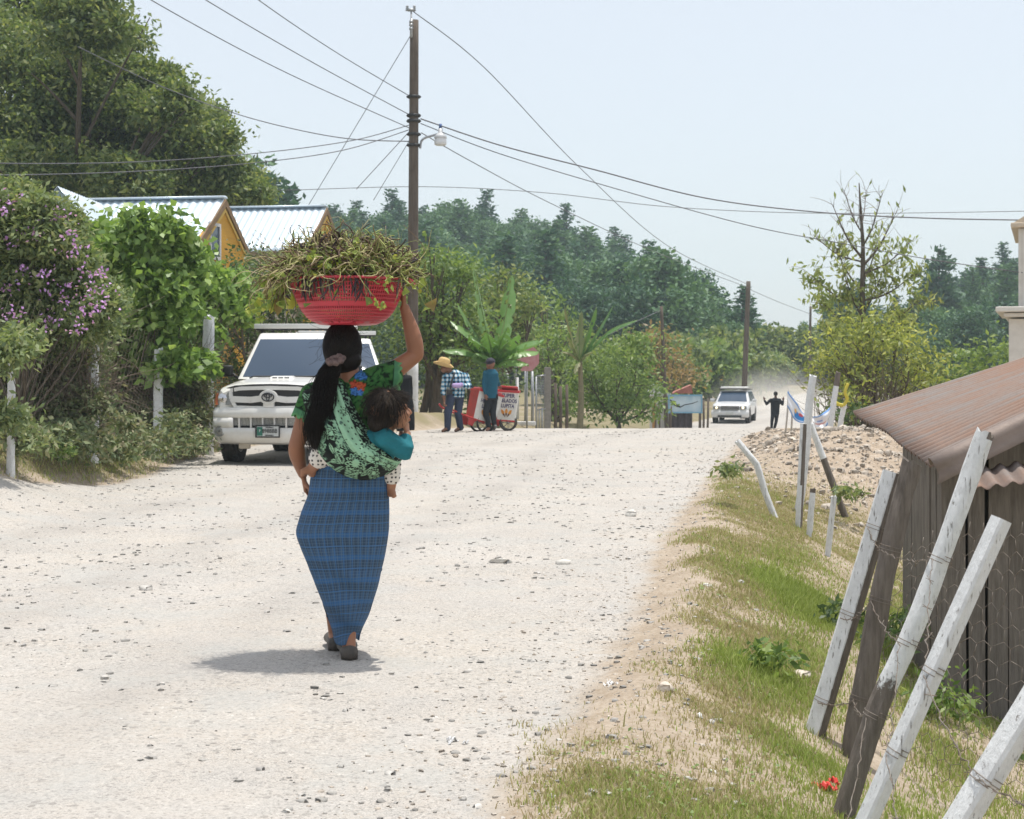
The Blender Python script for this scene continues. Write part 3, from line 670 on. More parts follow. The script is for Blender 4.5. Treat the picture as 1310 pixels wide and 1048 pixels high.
# ---- striped shawl holding the toddler on her back ----
def shawl():
    #        lower edge         upper edge         depth: lower, upper, bulge
    st = [((402, 512), (436, 497), .10, .10, .03), ((394, 500), (432, 488), .03, .03, .03), ((387, 506), (438, 491), -.075, -.07, .05), ((393, 532), (447, 510), -.125, -.135, .05), ((400, 560), (461, 536), -.145, -.165, .10),
          ((412, 586), (477, 560), -.16, -.20, .12), ((434, 606), (492, 573), -.16, -.215, .13), ((466, 615), (503, 582), -.15, -.20, .10), ((494, 608), (511, 589), -.10, -.13, .05), ((508, 600), (515, 586), -.01, -.02, .02), ((500, 606), (507, 580), .10, .10, .0)]
    m = len(st); ns, nt = 220, 90; s = np.linspace(0, m-1, ns)
    from functools import reduce
    def cr(vals):
        vals = np.array(vals, float); i = np.clip(np.floor(s).astype(int), 0, m-2); f = (s-i)[:, None] if vals.ndim > 1 else s-i
        p0, p1, p2, p3 = vals[np.maximum(i-1, 0)], vals[i], vals[i+1], vals[np.minimum(i+2, m-1)]
        return .5*(2*p1+(p2-p0)*f+(2*p0-5*p1+4*p2-p3)*f*f+(3*p1-p0-3*p2+p3)*f**3)
    lo, up = cr([a[0] for a in st]), cr([a[1] for a in st]); dl, du, bu = cr([a[2] for a in st]), cr([a[3] for a in st]), cr([a[4] for a in st])
    V = np.empty((ns, nt, 3)); t = np.linspace(0, 1, nt)
    for i in range(ns):
        for j in range(nt):
            tt = t[j]; e = math.sin(PI*tt)**.75; sag = .10*e
            x = lo[i, 0]*(1-tt)+up[i, 0]*tt; y = lo[i, 1]*(1-tt)+up[i, 1]*tt
            dy = dl[i]*(1-tt)+du[i]*tt-bu[i]*e
            fold = .0065*math.sin(tt*24+1.5*math.sin(i*.03)+(i/ns)*5)*math.exp(-((i/ns-.3)/.28)**2)+.004*math.sin(tt*41+i*.05)+.004*math.sin(tt*13-i*.09)
            V[i, j] = B(x, y, dy+fold)
    V = V.reshape(-1, 3); X, Y = proj(V)
    S = np.repeat(np.linspace(0, 1, ns), nt); Tt = np.tile(t, ns)
    mint, dark, mid = np.array([.30, .52, .335]), np.array([.012, .016, .014]), np.array([.07, .13, .10])
    cell = fbm(X*.10, Y*.10, 0, 91); n2 = fbm(X*.35, Y*.35, 0, 92)
    c = np.tile(dark, (len(V), 1)); gm = np.random.default_rng(14)
    ridge = np.abs(fbm(X*.09, Y*.09, 0, 93, 1)); c[ridge < .035] = mint*.7
    for _ in range(150):      # leaf sprays of the woven pattern
        lx, ly, la, ll = 388+130*gm.random(), 490+130*gm.random(), gm.random()*6.3, 4.5+4*gm.random(); u = (X-lx)*np.cos(la)+(Y-ly)*np.sin(la); v = -(X-lx)*np.sin(la)+(Y-ly)*np.cos(la)
        sh = np.abs(v) < .34*ll*np.clip(1-(u/ll)**2, 0, 1); c[sh] = mint*(.55+.5*gm.random()); c[sh & (np.abs(v) < .4)] = dark
    strip = np.abs((Tt-.70)-.04*np.sin(S*9)) < .15; c[strip] = mint; dots = (np.sin(S*190) > .62) & (np.abs(Tt-.66) < .012) | (np.sin(S*190+2) > .62) & (np.abs(Tt-.76) < .012); c[strip & dots] = dark
    b2 = strip & (fbm(X*.14, Y*.14, 7, 96, 2) > .5); c[b2] = mid; c[strip & (np.abs(np.abs(Tt-.70-.04*np.sin(S*9))-.145) < .012)] = dark
    m2 = (Tt < .52) & (S > .24) & (S < .52) & (fbm(X*.12, Y*.05, 5, 97, 3) > -.05); c[m2] = np.where((n2[m2] > .05)[:, None], mint*.85, np.array([.05, .10, .075]))  # grey green mottling at the left, its shadow stripes painted into the cloth colour
    top = Tt > .87; fl = fbm(X*.5, Y*.5, 0, 98, 2); c[top] = np.where((fl[top] > .12)[:, None], mint*.75, dark)
    for fx, fy, R, k, ph in ((455, 594, 15, 12, 0), (482, 588, 8, 9, .4), (437, 578, 8, 8, .7), (424, 556, 9, 9, .2), (478, 606, 8, 9, .1), (497, 597, 7, 8, .5), (405, 522, 7, 8, 0), (440, 528, 6, 7, .2), (466, 570, 5, 6, .2), (448, 612, 6, 7, 0)):
        for q in (1.0, .72, .42):
            p, l = rosette(X, Y, fx, fy, R*q, k, ph+q*3); c[p] = dark if q == 1.0 else c[p]; p2, _ = rosette(X, Y, fx, fy, R*q*.93, k, ph+q*3); c[p2] = mint*(.95 if q != .72 else 1.05)
            p3, _ = rosette(X, Y, fx, fy, R*q*.80, k, ph+q*3); c[p3] = dark if q > .5 else mint
    i, j = np.meshgrid(np.arange(ns-1), np.arange(nt-1), indexing='ij'); q = (i*nt+j).ravel(); Fs = np.stack([q, q+1, q+nt+1, q+nt], 1)
    me = arr_mesh('shawl', V, Fs, None, dict(col=c)); o = link('shawl', me, attrmat('woven_shawl', .85, .3, 330, .2, var=.12, vscale=120), woman, True)
    sm = o.modifiers.new('s', 'SOLIDIFY'); sm.thickness = .004; sm.offset = 0
shawl()
# ---- hair gathered in a scrunchie and falling in a tail ----
def strands(name, paths, r, parent, mat):
    V, Q = tubes_np(paths, r, 4); return link(name, arr_mesh(name, V, Q), mat, parent, True)
def woman_hair():
    g = np.random.default_rng(5); hc = B(438, 445, .002); m = MB()
    m.ell(hc, (.088, .102, .118), 24); m.caps(B(436, 462, -.035), B(428, 465, -.075), .07, .035); m.ell(B(440, 462, -.02), (.085, .07, .06))
    tail = bez([B(428, 464, -.095), B(421, 480, -.125), B(415, 500, -.15), B(410, 525, -.19), B(405, 550, -.20), B(402, 575, -.20)], 6)
    rr = np.interp(np.linspace(0, 1, len(tail)), [0, .12, .35, .6, .85, 1], [.027, .033, .043, .045, .036, .015])
    m.tube(tail, [(a, a*.6) for a in rr], 16, side=(1, 0, 0), dome=1)
    link('hair', fuse(m, .006, 'hair', 5), MHAIR, woman, True); h = woman.children[-1]
    tie = np.array(B(430.5, 462, -.10)); n = 1500; paths = []
    a = g.random(n)*2*PI; th = np.arccos(1-1.35*g.random(n)); k = 14; P = np.empty((n, k, 3)); C = np.array(hc); R = np.array([.0895, .1035, .119])
    d0 = np.stack([np.sin(th)*np.cos(a), np.sin(th)*np.sin(a)*1.0+.15, np.cos(th)], 1); d1 = nz((tie-C)/R)
    for q in range(k):
        f = q/(k-1); d = nz(nz(d0)*(1-f)+d1*f+g.normal(size=(n, 3))*.012); P[:, q] = C+d*R*(1+.018*math.sin(PI*f)+.006*g.normal(size=(n, 1)))
    P[:, -1] = tie+g.normal(size=(n, 3))*.012
    s1 = strands('hair_strands', P, .0011, h, MHAIR)
    tl = np.array([list(p) for p in tail]); kk = len(tl); n = 1300; off = g.normal(size=(n, 1, 3))*np.array([.52, .34, .2]); off /= np.maximum(1, np.linalg.norm(off, axis=2, keepdims=True))
    wob = np.cumsum(g.normal(size=(n, kk, 3))*.0022, 1); wave = .007*np.sin(np.linspace(0, 13, kk)[None, :, None]+g.random((n, 1, 1))*1.6+np.array([0, 1.5, 0]))*np.linspace(.2, 1, kk)[None, :, None]
    P = tl[None]+off*rr[None, :, None]*1.12+wob+wave; cut = (.72+.28*g.random((n, 1)));
    idx = np.linspace(0, 1, kk)[None]*cut*(kk-1); i0 = np.floor(idx).astype(int).clip(0, kk-2); fr = (idx-i0)[..., None]; ar = np.arange(n)[:, None]
    P = P[ar, i0]*(1-fr)+P[ar, i0+1]*fr
    R_ = np.linspace(.0013, .0005, kk)[None]; strands('ponytail_strands', P, R_, h, MHAIR)
    # stray hairs
    n = 90; p0 = C+nz(g.normal(size=(n, 3))*np.array([1, .7, .8]))*R; strands('stray_hairs', curls(p0, nz(p0-C)+g.normal(size=(n, 3))*.9-np.array([0, 0, .9]), .05+.06*g.random(n), 8, .2, g, .1), .0005, h, MHAIR)
    m = MB(); pts = []
    for j in range(49):
        t = 2*PI*j/48; pts.append(Vector(tie)+Vector((.032*math.cos(t), -.030+.012*math.sin(t)+.006*math.sin(9*t), .012*math.sin(t)+.008*math.cos(t)+.003*math.cos(11*t))))
    m.tube(pts, [.0135+.003*math.sin(7*j*.13) for j in range(49)], 10, cap=False); m.build('scrunchie', pm('brown_scrunchie', (.22, .15, .135), (.10, .07, .065), .8, 60, .5, 150), h, True)
woman_hair()
def shoes():
    ml = pm('dark_shoe', (.05, .043, .036), (.085, .072, .06), .6, 30, .3, 90)
    for an, toe, he in ((B(429, 812, .21), B(426, 826, .37), B(430, 823, .17)), (B(446, 818, -.03), B(443, 836, .15), B(447, 834, -.065))):
        m = MB(); d = (toe-he); d.z = 0; L = d.length; d.normalize(); s = Vector((d.y, -d.x, 0)); gz = max(hz(WO.x+he.x, WD+he.y), hz(WO.x+toe.x, WD+toe.y))-WO.z+.002
        def ring(t, w, z0, z1):
            c = he+d*(t*L); return [Vector((c.x, c.y, gz))+s*(w*math.cos(a))+Vector((0, 0, z0+(z1-z0)*(.5+.5*math.sin(a)))) for a in [2*PI*j/16 for j in range(16)]]
        m.loft([ring(-.17, .022, .0, .050), ring(-.10, .038, .0, .066), ring(.1, .042, .0, .064), ring(.28, .042, .006, .055), ring(.5, .044, .006, .066), ring(.75, .05, .0, .068), ring(1.0, .045, .0, .05), ring(1.13, .026, .004, .032)])
        m.box((he+d*.012).to_tuple()[:2]+(gz+.013,), (.076, .05, .026), rz=math.atan2(-d.x, d.y))
        m.build('shoe', ml, woman, True, fix=True)
shoes()
# ================= toddler =================
kid = empty('person', WO+B(478, 600, -.17), 0, 'toddler in teal top and spotted trousers carried on the back in a shawl', 'person'); KO = B(478, 600, -.17)
def K(x, y, dy): return B(x, y, dy)-KO
def toddler():
    S2 = (.34, .165, .095); m = MB(); yaw = math.radians(68)
    T = head(m, K(499, 529, -.215), yaw, math.radians(-14), .88, 1.0, True, math.radians(0))
    m.caps(K(494, 545, -.2), K(490, 556, -.19), .042, .045); m.tube([K(491, 556, -.19), K(484, 572, -.185), K(471, 593, -.16)], [(.05, .045), (.085, .07), (.062, .06)], 16, side=(1, 0, 0), dome=.5)
    sh, el, wr = K(492, 563, -.25), K(517, 578, -.235), K(520.5, 556, -.185)
    m.caps(K(490, 560, -.2), sh, .042, .04); m.caps(sh, el, .036, .028, 14); m.caps(el, wr, .027, .019, 14); hand(m, wr, (-.10, .25, 1), (-.9, .5, .2), .62, (.6, .7, .5), -1, .1, .5)
    h, k, a = K(462, 592, -.15), K(416, 580, -.10), K(398, 602, -.085); m.caps(h, k, .055, .043); m.caps(k, a, .038, .024); m.caps(a, K(389, 604, -.11), .024, .016); m.caps(a, K(399, 606, -.07), .024, .022)
    for q in range(5): m.caps(K(388.5, 602+q*1.7, -.11), K(386, 602.5+q*1.8, -.12), .0075, .007, 8)
    h, k, a = K(474, 594, -.10), K(502, 595, -.05), K(500, 627, -.03); m.caps(h, k, .045, .036); m.caps(k, a, .037, .022); m.caps(a, K(503.5, 635, -.055), .021, .014); m.caps(a, K(500, 632, -.02), .021, .02)
    for q in range(5): m.caps(K(502.5+q*.8, 635, -.06+q*.006), K(504+q*.6, 636, -.068+q*.006), .006, .0055, 8)
    me = fuse(m, .0042, 'body', 4); V = verts_of(me); c = skin_colours(V, S2, 4); add_col(me, face_paint(V, c, T, S2)); link('body', me, MSKIN, kid, True)
    # teal long-sleeved top
    m = MB(); m.tube([K(492, 556, -.195), K(484, 572, -.19), K(472, 594, -.165)], [(.055, .052), (.098, .082), (.072, .07)], 20, side=(1, 0, 0), dome=.2)
    m.caps(K(490, 560, -.205), sh, .053, .05); m.caps(sh, el, .048, .043, 16); m.caps(el, el.lerp(wr, .62), .042, .034, 16)
    me = fuse(m, .005, 'top', 4); V = verts_of(me); n = fbm(V[:, 0]*24, V[:, 1]*24, V[:, 2]*24, 3); V2 = V+.004*np.sin(V[:, 2:3]*95+V[:, 0:1]*60+3*n[:, None])*nz(V-np.array([.02, 0, .1])); me.vertices.foreach_set('co', V2.astype(np.float32).ravel())
    add_col(me, np.array([.022, .155, .185])*(1+.25*n[:, None])); link('top', me, attrmat('teal_jersey', .85, .3, 300, .2), kid, True)
    # spotted trousers
    m = MB()
    for h, k, a, f in ((K(462, 592, -.15), K(414, 580, -.10), K(398, 602, -.085), .32), (K(474, 594, -.10), K(502, 595, -.05), K(500, 627, -.03), .5)):
        q_ = 1 if f < .4 else .78; m.caps(h, k, .066*q_, .054*q_, 16); m.caps(k, k.lerp(a, f), .052*q_, .052*q_, 16)
    me = fuse(m, .0045, 'trousers', 3); V = verts_of(me); p = V*48; ip = np.floor(p[:, [0, 2]]); jit = np.stack([_h(ip[:, 0], ip[:, 1], ip[:, 1]*0, 5), _h(ip[:, 0], ip[:, 1], ip[:, 1]*0, 6)], 1)*.4+.3
    d = np.hypot(*(p[:, [0, 2]]-ip-jit).T); c = np.where((d < .24)[:, None], np.array([.015, .015, .018]), np.array([.72, .68, .62])); add_col(me, c); link('trousers', me, attrmat('spotted_cotton', .85, .2, 300, .2, var=.05), kid, True)
    # tousled bob
    g = np.random.default_rng(8); C = np.array(K(494.5, 526, -.214)); R = np.array([.073, .080, .086]); m = MB(); m.ell(C, R*.97, 22); m.ell(K(485, 541, -.222), (.055, .06, .055))
    link('hair', fuse(m, .006, 'hair', 3), MHAIR2, kid, True); hr = kid.children[-1]
    n = 2300; cr = nz(np.array([.15, -.25, 1.])); a = g.normal(size=(n, 3)); d0 = nz(cr+a*.55); az = nz(np.cross(cr, a)); k = 12; P = np.empty((n, k, 3)); t0 = g.random(n)*.5; dirv = nz(a-cr*(a@cr)[:, None]); face = np.array([math.sin(yaw), math.cos(yaw), 0])
    Ls = 1.0+.7*g.random(n); Ls = np.where(dirv@face > .45, Ls*.62, Ls)
    for q in range(k):
        an = (.12+Ls*q/(k-1))[:, None]; dd = cr*np.cos(an)+dirv*np.sin(an); P[:, q] = C+dd*R*(1.0+.03*g.random((n, 1))+.012*np.sin(q*1.3+g.random((n, 1))*6)+.02*(q/(k-1))**2); P[:, q, 2] -= .035*(q/(k-1))**2*np.clip(an[:, 0]-1.2, 0, 1)
    P += np.cumsum(np.cumsum(g.normal(size=P.shape)*.0009, 1), 1); strands('hair_strands', P, np.linspace(.0016, .0006, k)[None], hr, MHAIR2)
toddler()
# ================= basket =================
def basket():
    z0 = B(440, 417, 0).z; o = empty('basket', WO+Vector((B(445, 417, 0).x, .0, z0)), 0, 'red perforated plastic basket carried on the woman\'s head', 'basket')
    mr = pm('red_plastic', (.58, .045, .072), (.50, .036, .058), .42, 8, .05, 60, spec=.5)
    mr.node_tree.nodes['Principled BSDF'].inputs['Subsurface Weight'].default_value = 0
    prof = [(0, .0), (.11, .0), (.135, .003), (.165, .016), (.192, .037), (.212, .062), (.228, .09), (.243, .125), (.258, .165), (.272, .198), (.277, .21)]
    pr = np.array(prof); tt = np.concatenate([[0], np.cumsum(np.hypot(*np.diff(pr, axis=0).T))]); rows = np.linspace(tt[4]*.80, tt[-1]*.985, 13)
    edges = [0, tt[1], tt[2], tt[3]*.98]
    for k in range(12): edges += [rows[k], rows[k]+(rows[k+1]-rows[k])*.30]
    edges += [rows[-1], tt[-1]]; edges = np.array(edges); r = np.interp(edges, tt, pr[:, 0]); z = np.interp(edges, tt, pr[:, 1]); n = 132; V, Fs = [], []
    ang = np.array([2*PI*(k+f)/n for k in range(n) for f in (0, .52)])
    for a, b in zip(r, z): V += [(a*math.cos(q), a*math.sin(q), b) for q in ang]
    N = 2*n
    for i in range(len(edges)-1):
        hole_row = i >= 5 and (i-5) % 2 == 0 and i < 4+24 and (i-5)//2 not in (5, )
        for j in range(N):
            if hole_row and j % 2 == 1: continue
            Fs.append((i*N+j, i*N+(j+1) % N, (i+1)*N+(j+1) % N, (i+1)*N+j))
    w = arr_mesh('wall', V, Fs); q = link('wall', w, mr, o, True); s = q.modifiers.new('s', 'SOLIDIFY'); s.thickness = .0022; s.offset = 0
    m = MB(); m.lathe([(.274, .203), (.277, .212), (.284, .216), (.293, .214), (.296, .206), (.293, .203), (.286, .207), (.279, .203), (.274, .203)], 96); m.build('rim', mr, o, True)
    for s in (-1, 1):
        m = MB(); m.tube(bez([(s*.289, -.075, .206), (s*.306, -.05, .200), (s*.312, 0, .198), (s*.306, .05, .200), (s*.289, .075, .206)], 8), [(.010, .0045)]*33, 10, side=(0, 0, 1)); m.build('handle', mr, o, True)
    return o
bas = basket()
def bean_heap():
    g = np.random.default_rng(21); o = empty('bean_plants', bas.location+Vector((0, 0, .19)), 0, 'tangled heap of pulled bean plants with dark pods overflowing the red basket', 'bean plants')
    ms = NT('bean_stem'); r = ms.n('NewGeometry').outputs['Random Per Island']
    ms.base(ms.ramp(r, [(0, (.045, .027, .02)), (.2, (.10, .058, .035)), (.36, (.19, .125, .06)), (.46, (.17, .21, .055)), (.72, (.31, .36, .10)), (.86, (.44, .38, .18)), (1, (.52, .43, .27))])); ms.set(Roughness=.75)
    def dome(n, lo=.0):
        a = g.random(n)*2*PI; rr = np.sqrt(g.random(n)); x = rr*np.cos(a)*.305-.012; y = rr*np.sin(a)*.265; top = .165*np.sqrt(np.clip(1-(rr*.97)**2.4, 0, 1))+.018*fbm(x*9, y*9, 0, 5)
        z = np.where(g.random(n) < .7, top*(.86+.18*g.random(n)), top*g.random(n)); return np.stack([x, y, np.maximum(z, lo)], 1)
    def stems(name, n, L, r0, wig, grav, up, label=None):
        p = dome(n); d = g.normal(size=(n, 3)); d[:, 2] = d[:, 2]*.45+up; d += nz(p)*.5; k = 11; P = curls(p, d, L*(.5+g.random(n)), k, wig, g, grav)
        x, y, z = P[..., 0], P[..., 1], P[..., 2]; rho = np.hypot(x/.345, y/.29); inside = rho < 1.0; P[..., 2] = np.where(inside, np.maximum(z, .004), z)
        sc = np.where((rho < 1.08) & (z < .0), 1.08/np.maximum(rho, .3), 1.0); P[..., 0] *= sc; P[..., 1] *= sc
        V, Q = tubes_np(P, (r0*(.6+.8*g.random((n, 1))))*np.linspace(1.0, .55, k)[None]); q = link(name, arr_mesh(name, V, Q), ms.m, o, True); tag(q, kind='stuff'); return q
    stems('stems', 1900, .12, .0040, .5, .03, .0); stems('tendrils', 1000, .16, .0014, .62, .04, .03)
    # longer ones hanging over the rim, most on the left
    n = 170; a = np.where(g.random(n) < .5, PI+.5*g.normal(size=n), g.random(n)*2*PI); p = np.stack([.30*np.cos(a), .27*np.sin(a), .015+.1*g.random(n)], 1); d = np.stack([np.cos(a), np.sin(a), .05+.3*g.normal(size=n)], 1)
    P = curls(p, d, .14+.14*g.random(n), 12, .2, g, .13); V, Q = tubes_np(P, .0024*np.linspace(1, .4, 12)[None]); tag(link('hanging_stems', arr_mesh('hanging_stems', V, Q), ms.m, o, True), kind='stuff')
    # upright sprigs
    n = 34; p = dome(n); P = curls(p, g.normal(size=(n, 3))*.5+np.array([-.1, 0, 1.2]), .06+.09*g.random(n), 9, .22, g, 0); V, Q = tubes_np(P, .0016); tag(link('sprigs', arr_mesh('sprigs', V, Q), ms.m, o, True), kind='stuff')
    # pods: dark curved tapered beans
    mp = NT('dark_pod'); r = mp.n('NewGeometry').outputs['Random Per Island']; mp.base(mp.ramp(r, [(0, (.016, .010, .013)), (.55, (.040, .022, .028)), (.8, (.09, .05, .05)), (1, (.18, .14, .09))])); mp.set(Roughness=.5)
    n = 900; p = dome(n)*np.array([.88, .88, 1])+np.array([0, 0, .022]); hang = g.random(n) < .045; aa = np.array([-2.25, -2.05, -1.72, -1.30, -.5, -2.9])[g.integers(0, 6, n)]+.09*g.normal(size=n); p[hang] = np.stack([.298*np.cos(aa), .293*np.sin(aa), .03*g.random(n)], 1)[hang]
    d = g.normal(size=(n, 3)); d[:, 2] *= .5; d[hang] = np.array([0, 0, -1])+.18*g.normal(size=(hang.sum(), 3)); P = curls(p, d, .065+.05*g.random(n), 9, .10, g, .05)
    V, Q = tubes_np(P, .0046*np.array([.3, .75, .95, 1, .95, 1, .9, .6, .12])[None]*(.7+.5*g.random((n, 1))), 6); tag(link('pods', arr_mesh('pods', V, Q), mp.m, o, True), kind='stuff')
    # withered leaves
    ml = leafmat('withered_leaf', [(0, (.10, .075, .03)), (.2, (.22, .17, .06)), (.35, (.14, .20, .045)), (.62, (.27, .33, .07)), (.85, (.42, .42, .08)), (1, (.34, .25, .10))], .3, .7)
    n = 1700; p = dome(n); e = 110; a = np.where(g.random(e) < .6, PI+.45*g.normal(size=e), g.random(e)*2*PI); p[:e] = np.stack([(.32+.07*g.random(e))*np.cos(a), .3*np.sin(a), -.12+.16*g.random(e)], 1)
    D = g.normal(size=(n, 3)); N = rand_dirs(n, .8, g); L = .028+.058*g.random(n)**1.5; V, Fs = leaf_arrays(p, D, N, L, L*.8, .3); V += g.normal(size=V.shape)*.004
    tag(link('leaves', arr_mesh('leaves', V, tri_split(Fs)), ml, o), kind='stuff')
    # a few big leaf clusters seen on the near side and at the left
    for cx, cy, dy, sz in ((480, 388, -.30, .020), (489, 396, -.28, .021), (497, 358, -.30, .02), (398, 352, -.27, .03), (401, 330, -.25, .03), (458, 313, -.2, .026), (445, 325, -.26, .03), (322, 397, -.02, .035), (335, 401, -.04, .030), (355, 392, -.06, .035), (350, 385, -.02, .04), (330, 388, .0, .035), (334, 408, -.03, .024), (505, 330, -.2, .02), (420, 340, -.3, .028)):
        c = np.array(B(cx, cy, dy)+WO-o.location); n = 9; p = c+g.normal(size=(n, 3))*sz*.45; D = g.normal(size=(n, 3)); D[:, 2] -= .3; N = rand_dirs(n, 0, g)+np.array([0, -1.2, .3]); L = sz*(.7+.7*g.random(n)); V, Fs = leaf_arrays(p, D, nz(N), L, L*.85, .25)
        link('leaf_cluster', arr_mesh('leaf_cluster', V, tri_split(Fs)), ml, o)
bean_heap()
# ================= vehicles =================
def paint(name, c, dirt=(.45, .38, .28)):
    t = NT(name); z = t.n('SeparateXYZ'); t.l(t.co('Object'), z.inputs[0])
    f = t.math('MULTIPLY', t.ramp(t.noise(5, 5), [(.35, 0.), (.75, 1.)]), .25)
    low = t.math('MULTIPLY', t.math('SUBTRACT', .75, z.outputs[2], clamp=True), 1.0); f = t.math('ADD', f, t.math('MULTIPLY', low, t.noise(14, 5)), clamp=True)   # road dust thrown up from the wheels
    t.base(t.mix(f, c, dirt)); t.set(Roughness=.32, Specular_IOR_Level=.5, Coat_Weight=.5, Coat_Roughness=.08); return t.m
MWHITE = paint('white_car_paint', (.72, .72, .70)); MSILVER = paint('silver_car_paint', (.62, .63, .64), (.5, .47, .42))
def glassmat(name, c=(.042, .068, .11)):
    t = NT(name); t.base(c); t.set(Roughness=.04, Specular_IOR_Level=.5, IOR=1.5); return t.m
MGLASS = glassmat('dark_glass'); MBLK = pm('black_plastic', (.018, .018, .019), (.03, .03, .03), .6, 20); MRUB = pm('tyre_rubber', (.022, .021, .02), (.07, .06, .05), .85, 9, .2, 60)
MCHR = pm('chrome', (.62, .62, .63), (.5, .5, .52), .18, 10, metal=1); MRIM = pm('steel_rim', (.32, .32, .32), (.22, .2, .18), .4, 10, metal=.8)
MLENS = NT('lamp_lens'); MLENS.base((.17, .17, .155)); MLENS.set(Roughness=.22, Specular_IOR_Level=.6, Coat_Weight=.3); MLENS = MLENS.m
MAMB = pm('amber_lens', (.42, .14, .05), (.36, .1, .05), .2); MRED = pm('red_enamel', (.50, .03, .03), (.40, .03, .03), .45, 6, .08, 60); MPLATE = pm('plate_white', (.55, .57, .56), (.45, .47, .46), .5); MUNDER = pm('dusty_underbody', (.09, .075, .06), (.16, .13, .10), .9)
def wheel(parent, x, y, r, w, rim=MRIM):
    m = MB(); h = w/2; R = Matrix.Rotation(PI/2, 3, 'Y'); prof = [(r*.62, -h*.8), (r*.80, -h), (r*.94, -h*.92), (r, -h*.66), (r, -h*.1), (r*.985, -h*.06), (r*.985, h*.06), (r, h*.1), (r, h*.66), (r*.94, h*.92), (r*.80, h), (r*.62, h*.8)]
    m.lathe(prof, 44, 0, (0, 0, 0), R)
    for k in range(40):
        a = 2*PI*k/40
        for s in (-1, 1): m.box((s*h*.62, (r+.002)*math.cos(a), (r+.002)*math.sin(a)), (h*.42, r*.085, .016), 0, M=Matrix.Rotation(a+PI/2+s*.25, 3, 'X'))
    ty = m.build('wheel', MRUB, parent, True, fix=True); ty.location = (x, y, r)
    m = MB(); m.lathe([(0.01, .6*h), (r*.2, .62*h), (r*.25, .45*h), (r*.52, .35*h), (r*.58, .75*h), (r*.64, .82*h), (r*.64, -.82*h), (r*.55, -.7*h), (.01, -.5*h)], 32, 0, (0, 0, 0), R if x > 0 else R @ Matrix.Rotation(PI, 3, 'Y'))
    for k in range(6): a = 2*PI*k/6; m.caps((math.copysign(.5*h, x), r*.15*math.cos(a), r*.15*math.sin(a)), (math.copysign(.66*h, x), r*.15*math.cos(a), r*.15*math.sin(a)), .012, .012, 6)
    m.build('rim', rim, ty, True, fix=True); return ty
def car_body(m, st, arches, n=9):
    """st: (y, half width, bottom, top, crown)"""
    ys = sorted(set([s[0] for s in st]+[a+q for a, R in arches for q in np.linspace(-R*.999, R*.999, 15)])); S = np.array(st); secs = []
    for y in ys:
        w, zb, zt, cr = [float(np.interp(y, S[:, 0], S[:, k])) for k in (1, 2, 3, 4)]
        for a, R in arches:
            if abs(y-a) < R: zb = max(zb, .36+math.sqrt(R*R-(y-a)**2)*.98)
        zb = min(zb, zt-.14); h = zt-zb
        half = [(w-.06, zb), (w-.005, zb+.03), (w, zb+.25*h), (w, zb+.55*h), (w-.012, zb+.78*h), (w-.045, zt-.035), (w-.12, zt), (w*.62, zt+cr*.75), (w*.3, zt+cr*.96)]
        secs.append([Vector((-x, y, z)) for x, z in half]+[Vector((0, y, zt+cr))]+[Vector((x, y, z)) for x, z in half[::-1]])
    m.loft(secs, 0)
def cab(m, base, top, bev=.05, mi=0):
    """greenhouse solid from 4 lower and 4 upper corners (front-left, front-right, rear-right, rear-left)"""
    bm = bmesh.new(); v = [bm.verts.new(p) for p in base+top]
    for q in ((0, 1, 2, 3), (7, 6, 5, 4), (0, 4, 5, 1), (1, 5, 6, 2), (2, 6, 7, 3), (3, 7, 4, 0)): bm.faces.new([v[i] for i in q])
    bm.edges.ensure_lookup_table(); bmesh.ops.bevel(bm, geom=[e for e in bm.edges if max(p.co.z for p in e.verts) > base[0][2]+.1], offset=bev, segments=4, affect='EDGES', profile=.55)
    bm.verts.index_update(); m.add([p.co.copy() for p in bm.verts], [[p.index for p in f.verts] for f in bm.faces], mi); bm.free()
def pane(m, a, b, c, d, ins=(.05, .05, .05, .05), off=.004, bulge=.02, n=8, mi=0):
    """bulged glass over the quad a(lower left) b(lower right) c(upper right) d(upper left)"""
    a, b, c, d = map(Vector, (a, b, c, d)); nn = (b-a).cross(d-a).normalized(); g = []
    for j in range(n+1):
        for i in range(n+1):
            u = ins[0]+(1-ins[0]-ins[1])*i/n; v = ins[2]+(1-ins[2]-ins[3])*j/n; p = a*(1-u)*(1-v)+b*u*(1-v)+c*u*v+d*(1-u)*v
            g.append(p+nn*(off+bulge*(1-(2*i/n-1)**2)*(1-(2*j/n-1)**2)*1.0))
    m.add(g, [(j*(n+1)+i, j*(n+1)+i+1, (j+1)*(n+1)+i+1, (j+1)*(n+1)+i) for j in range(n) for i in range(n)], mi)
def frontbar(m, pts, w, dep, mi=0):
    """flat bar in the XZ plane following pts (x,y,z)"""
    for a, b in zip(pts[:-1], pts[1:]):
        a, b = Vector(a), Vector(b); t = (b-a).normalized(); s = Vector((-t.z, 0, t.x))*w/2; d = Vector((0, dep, 0)); m.loft([[a+s, a-s, a-s+d, a+s+d], [b+s, b-s, b-s+d, b+s+d]], mi)
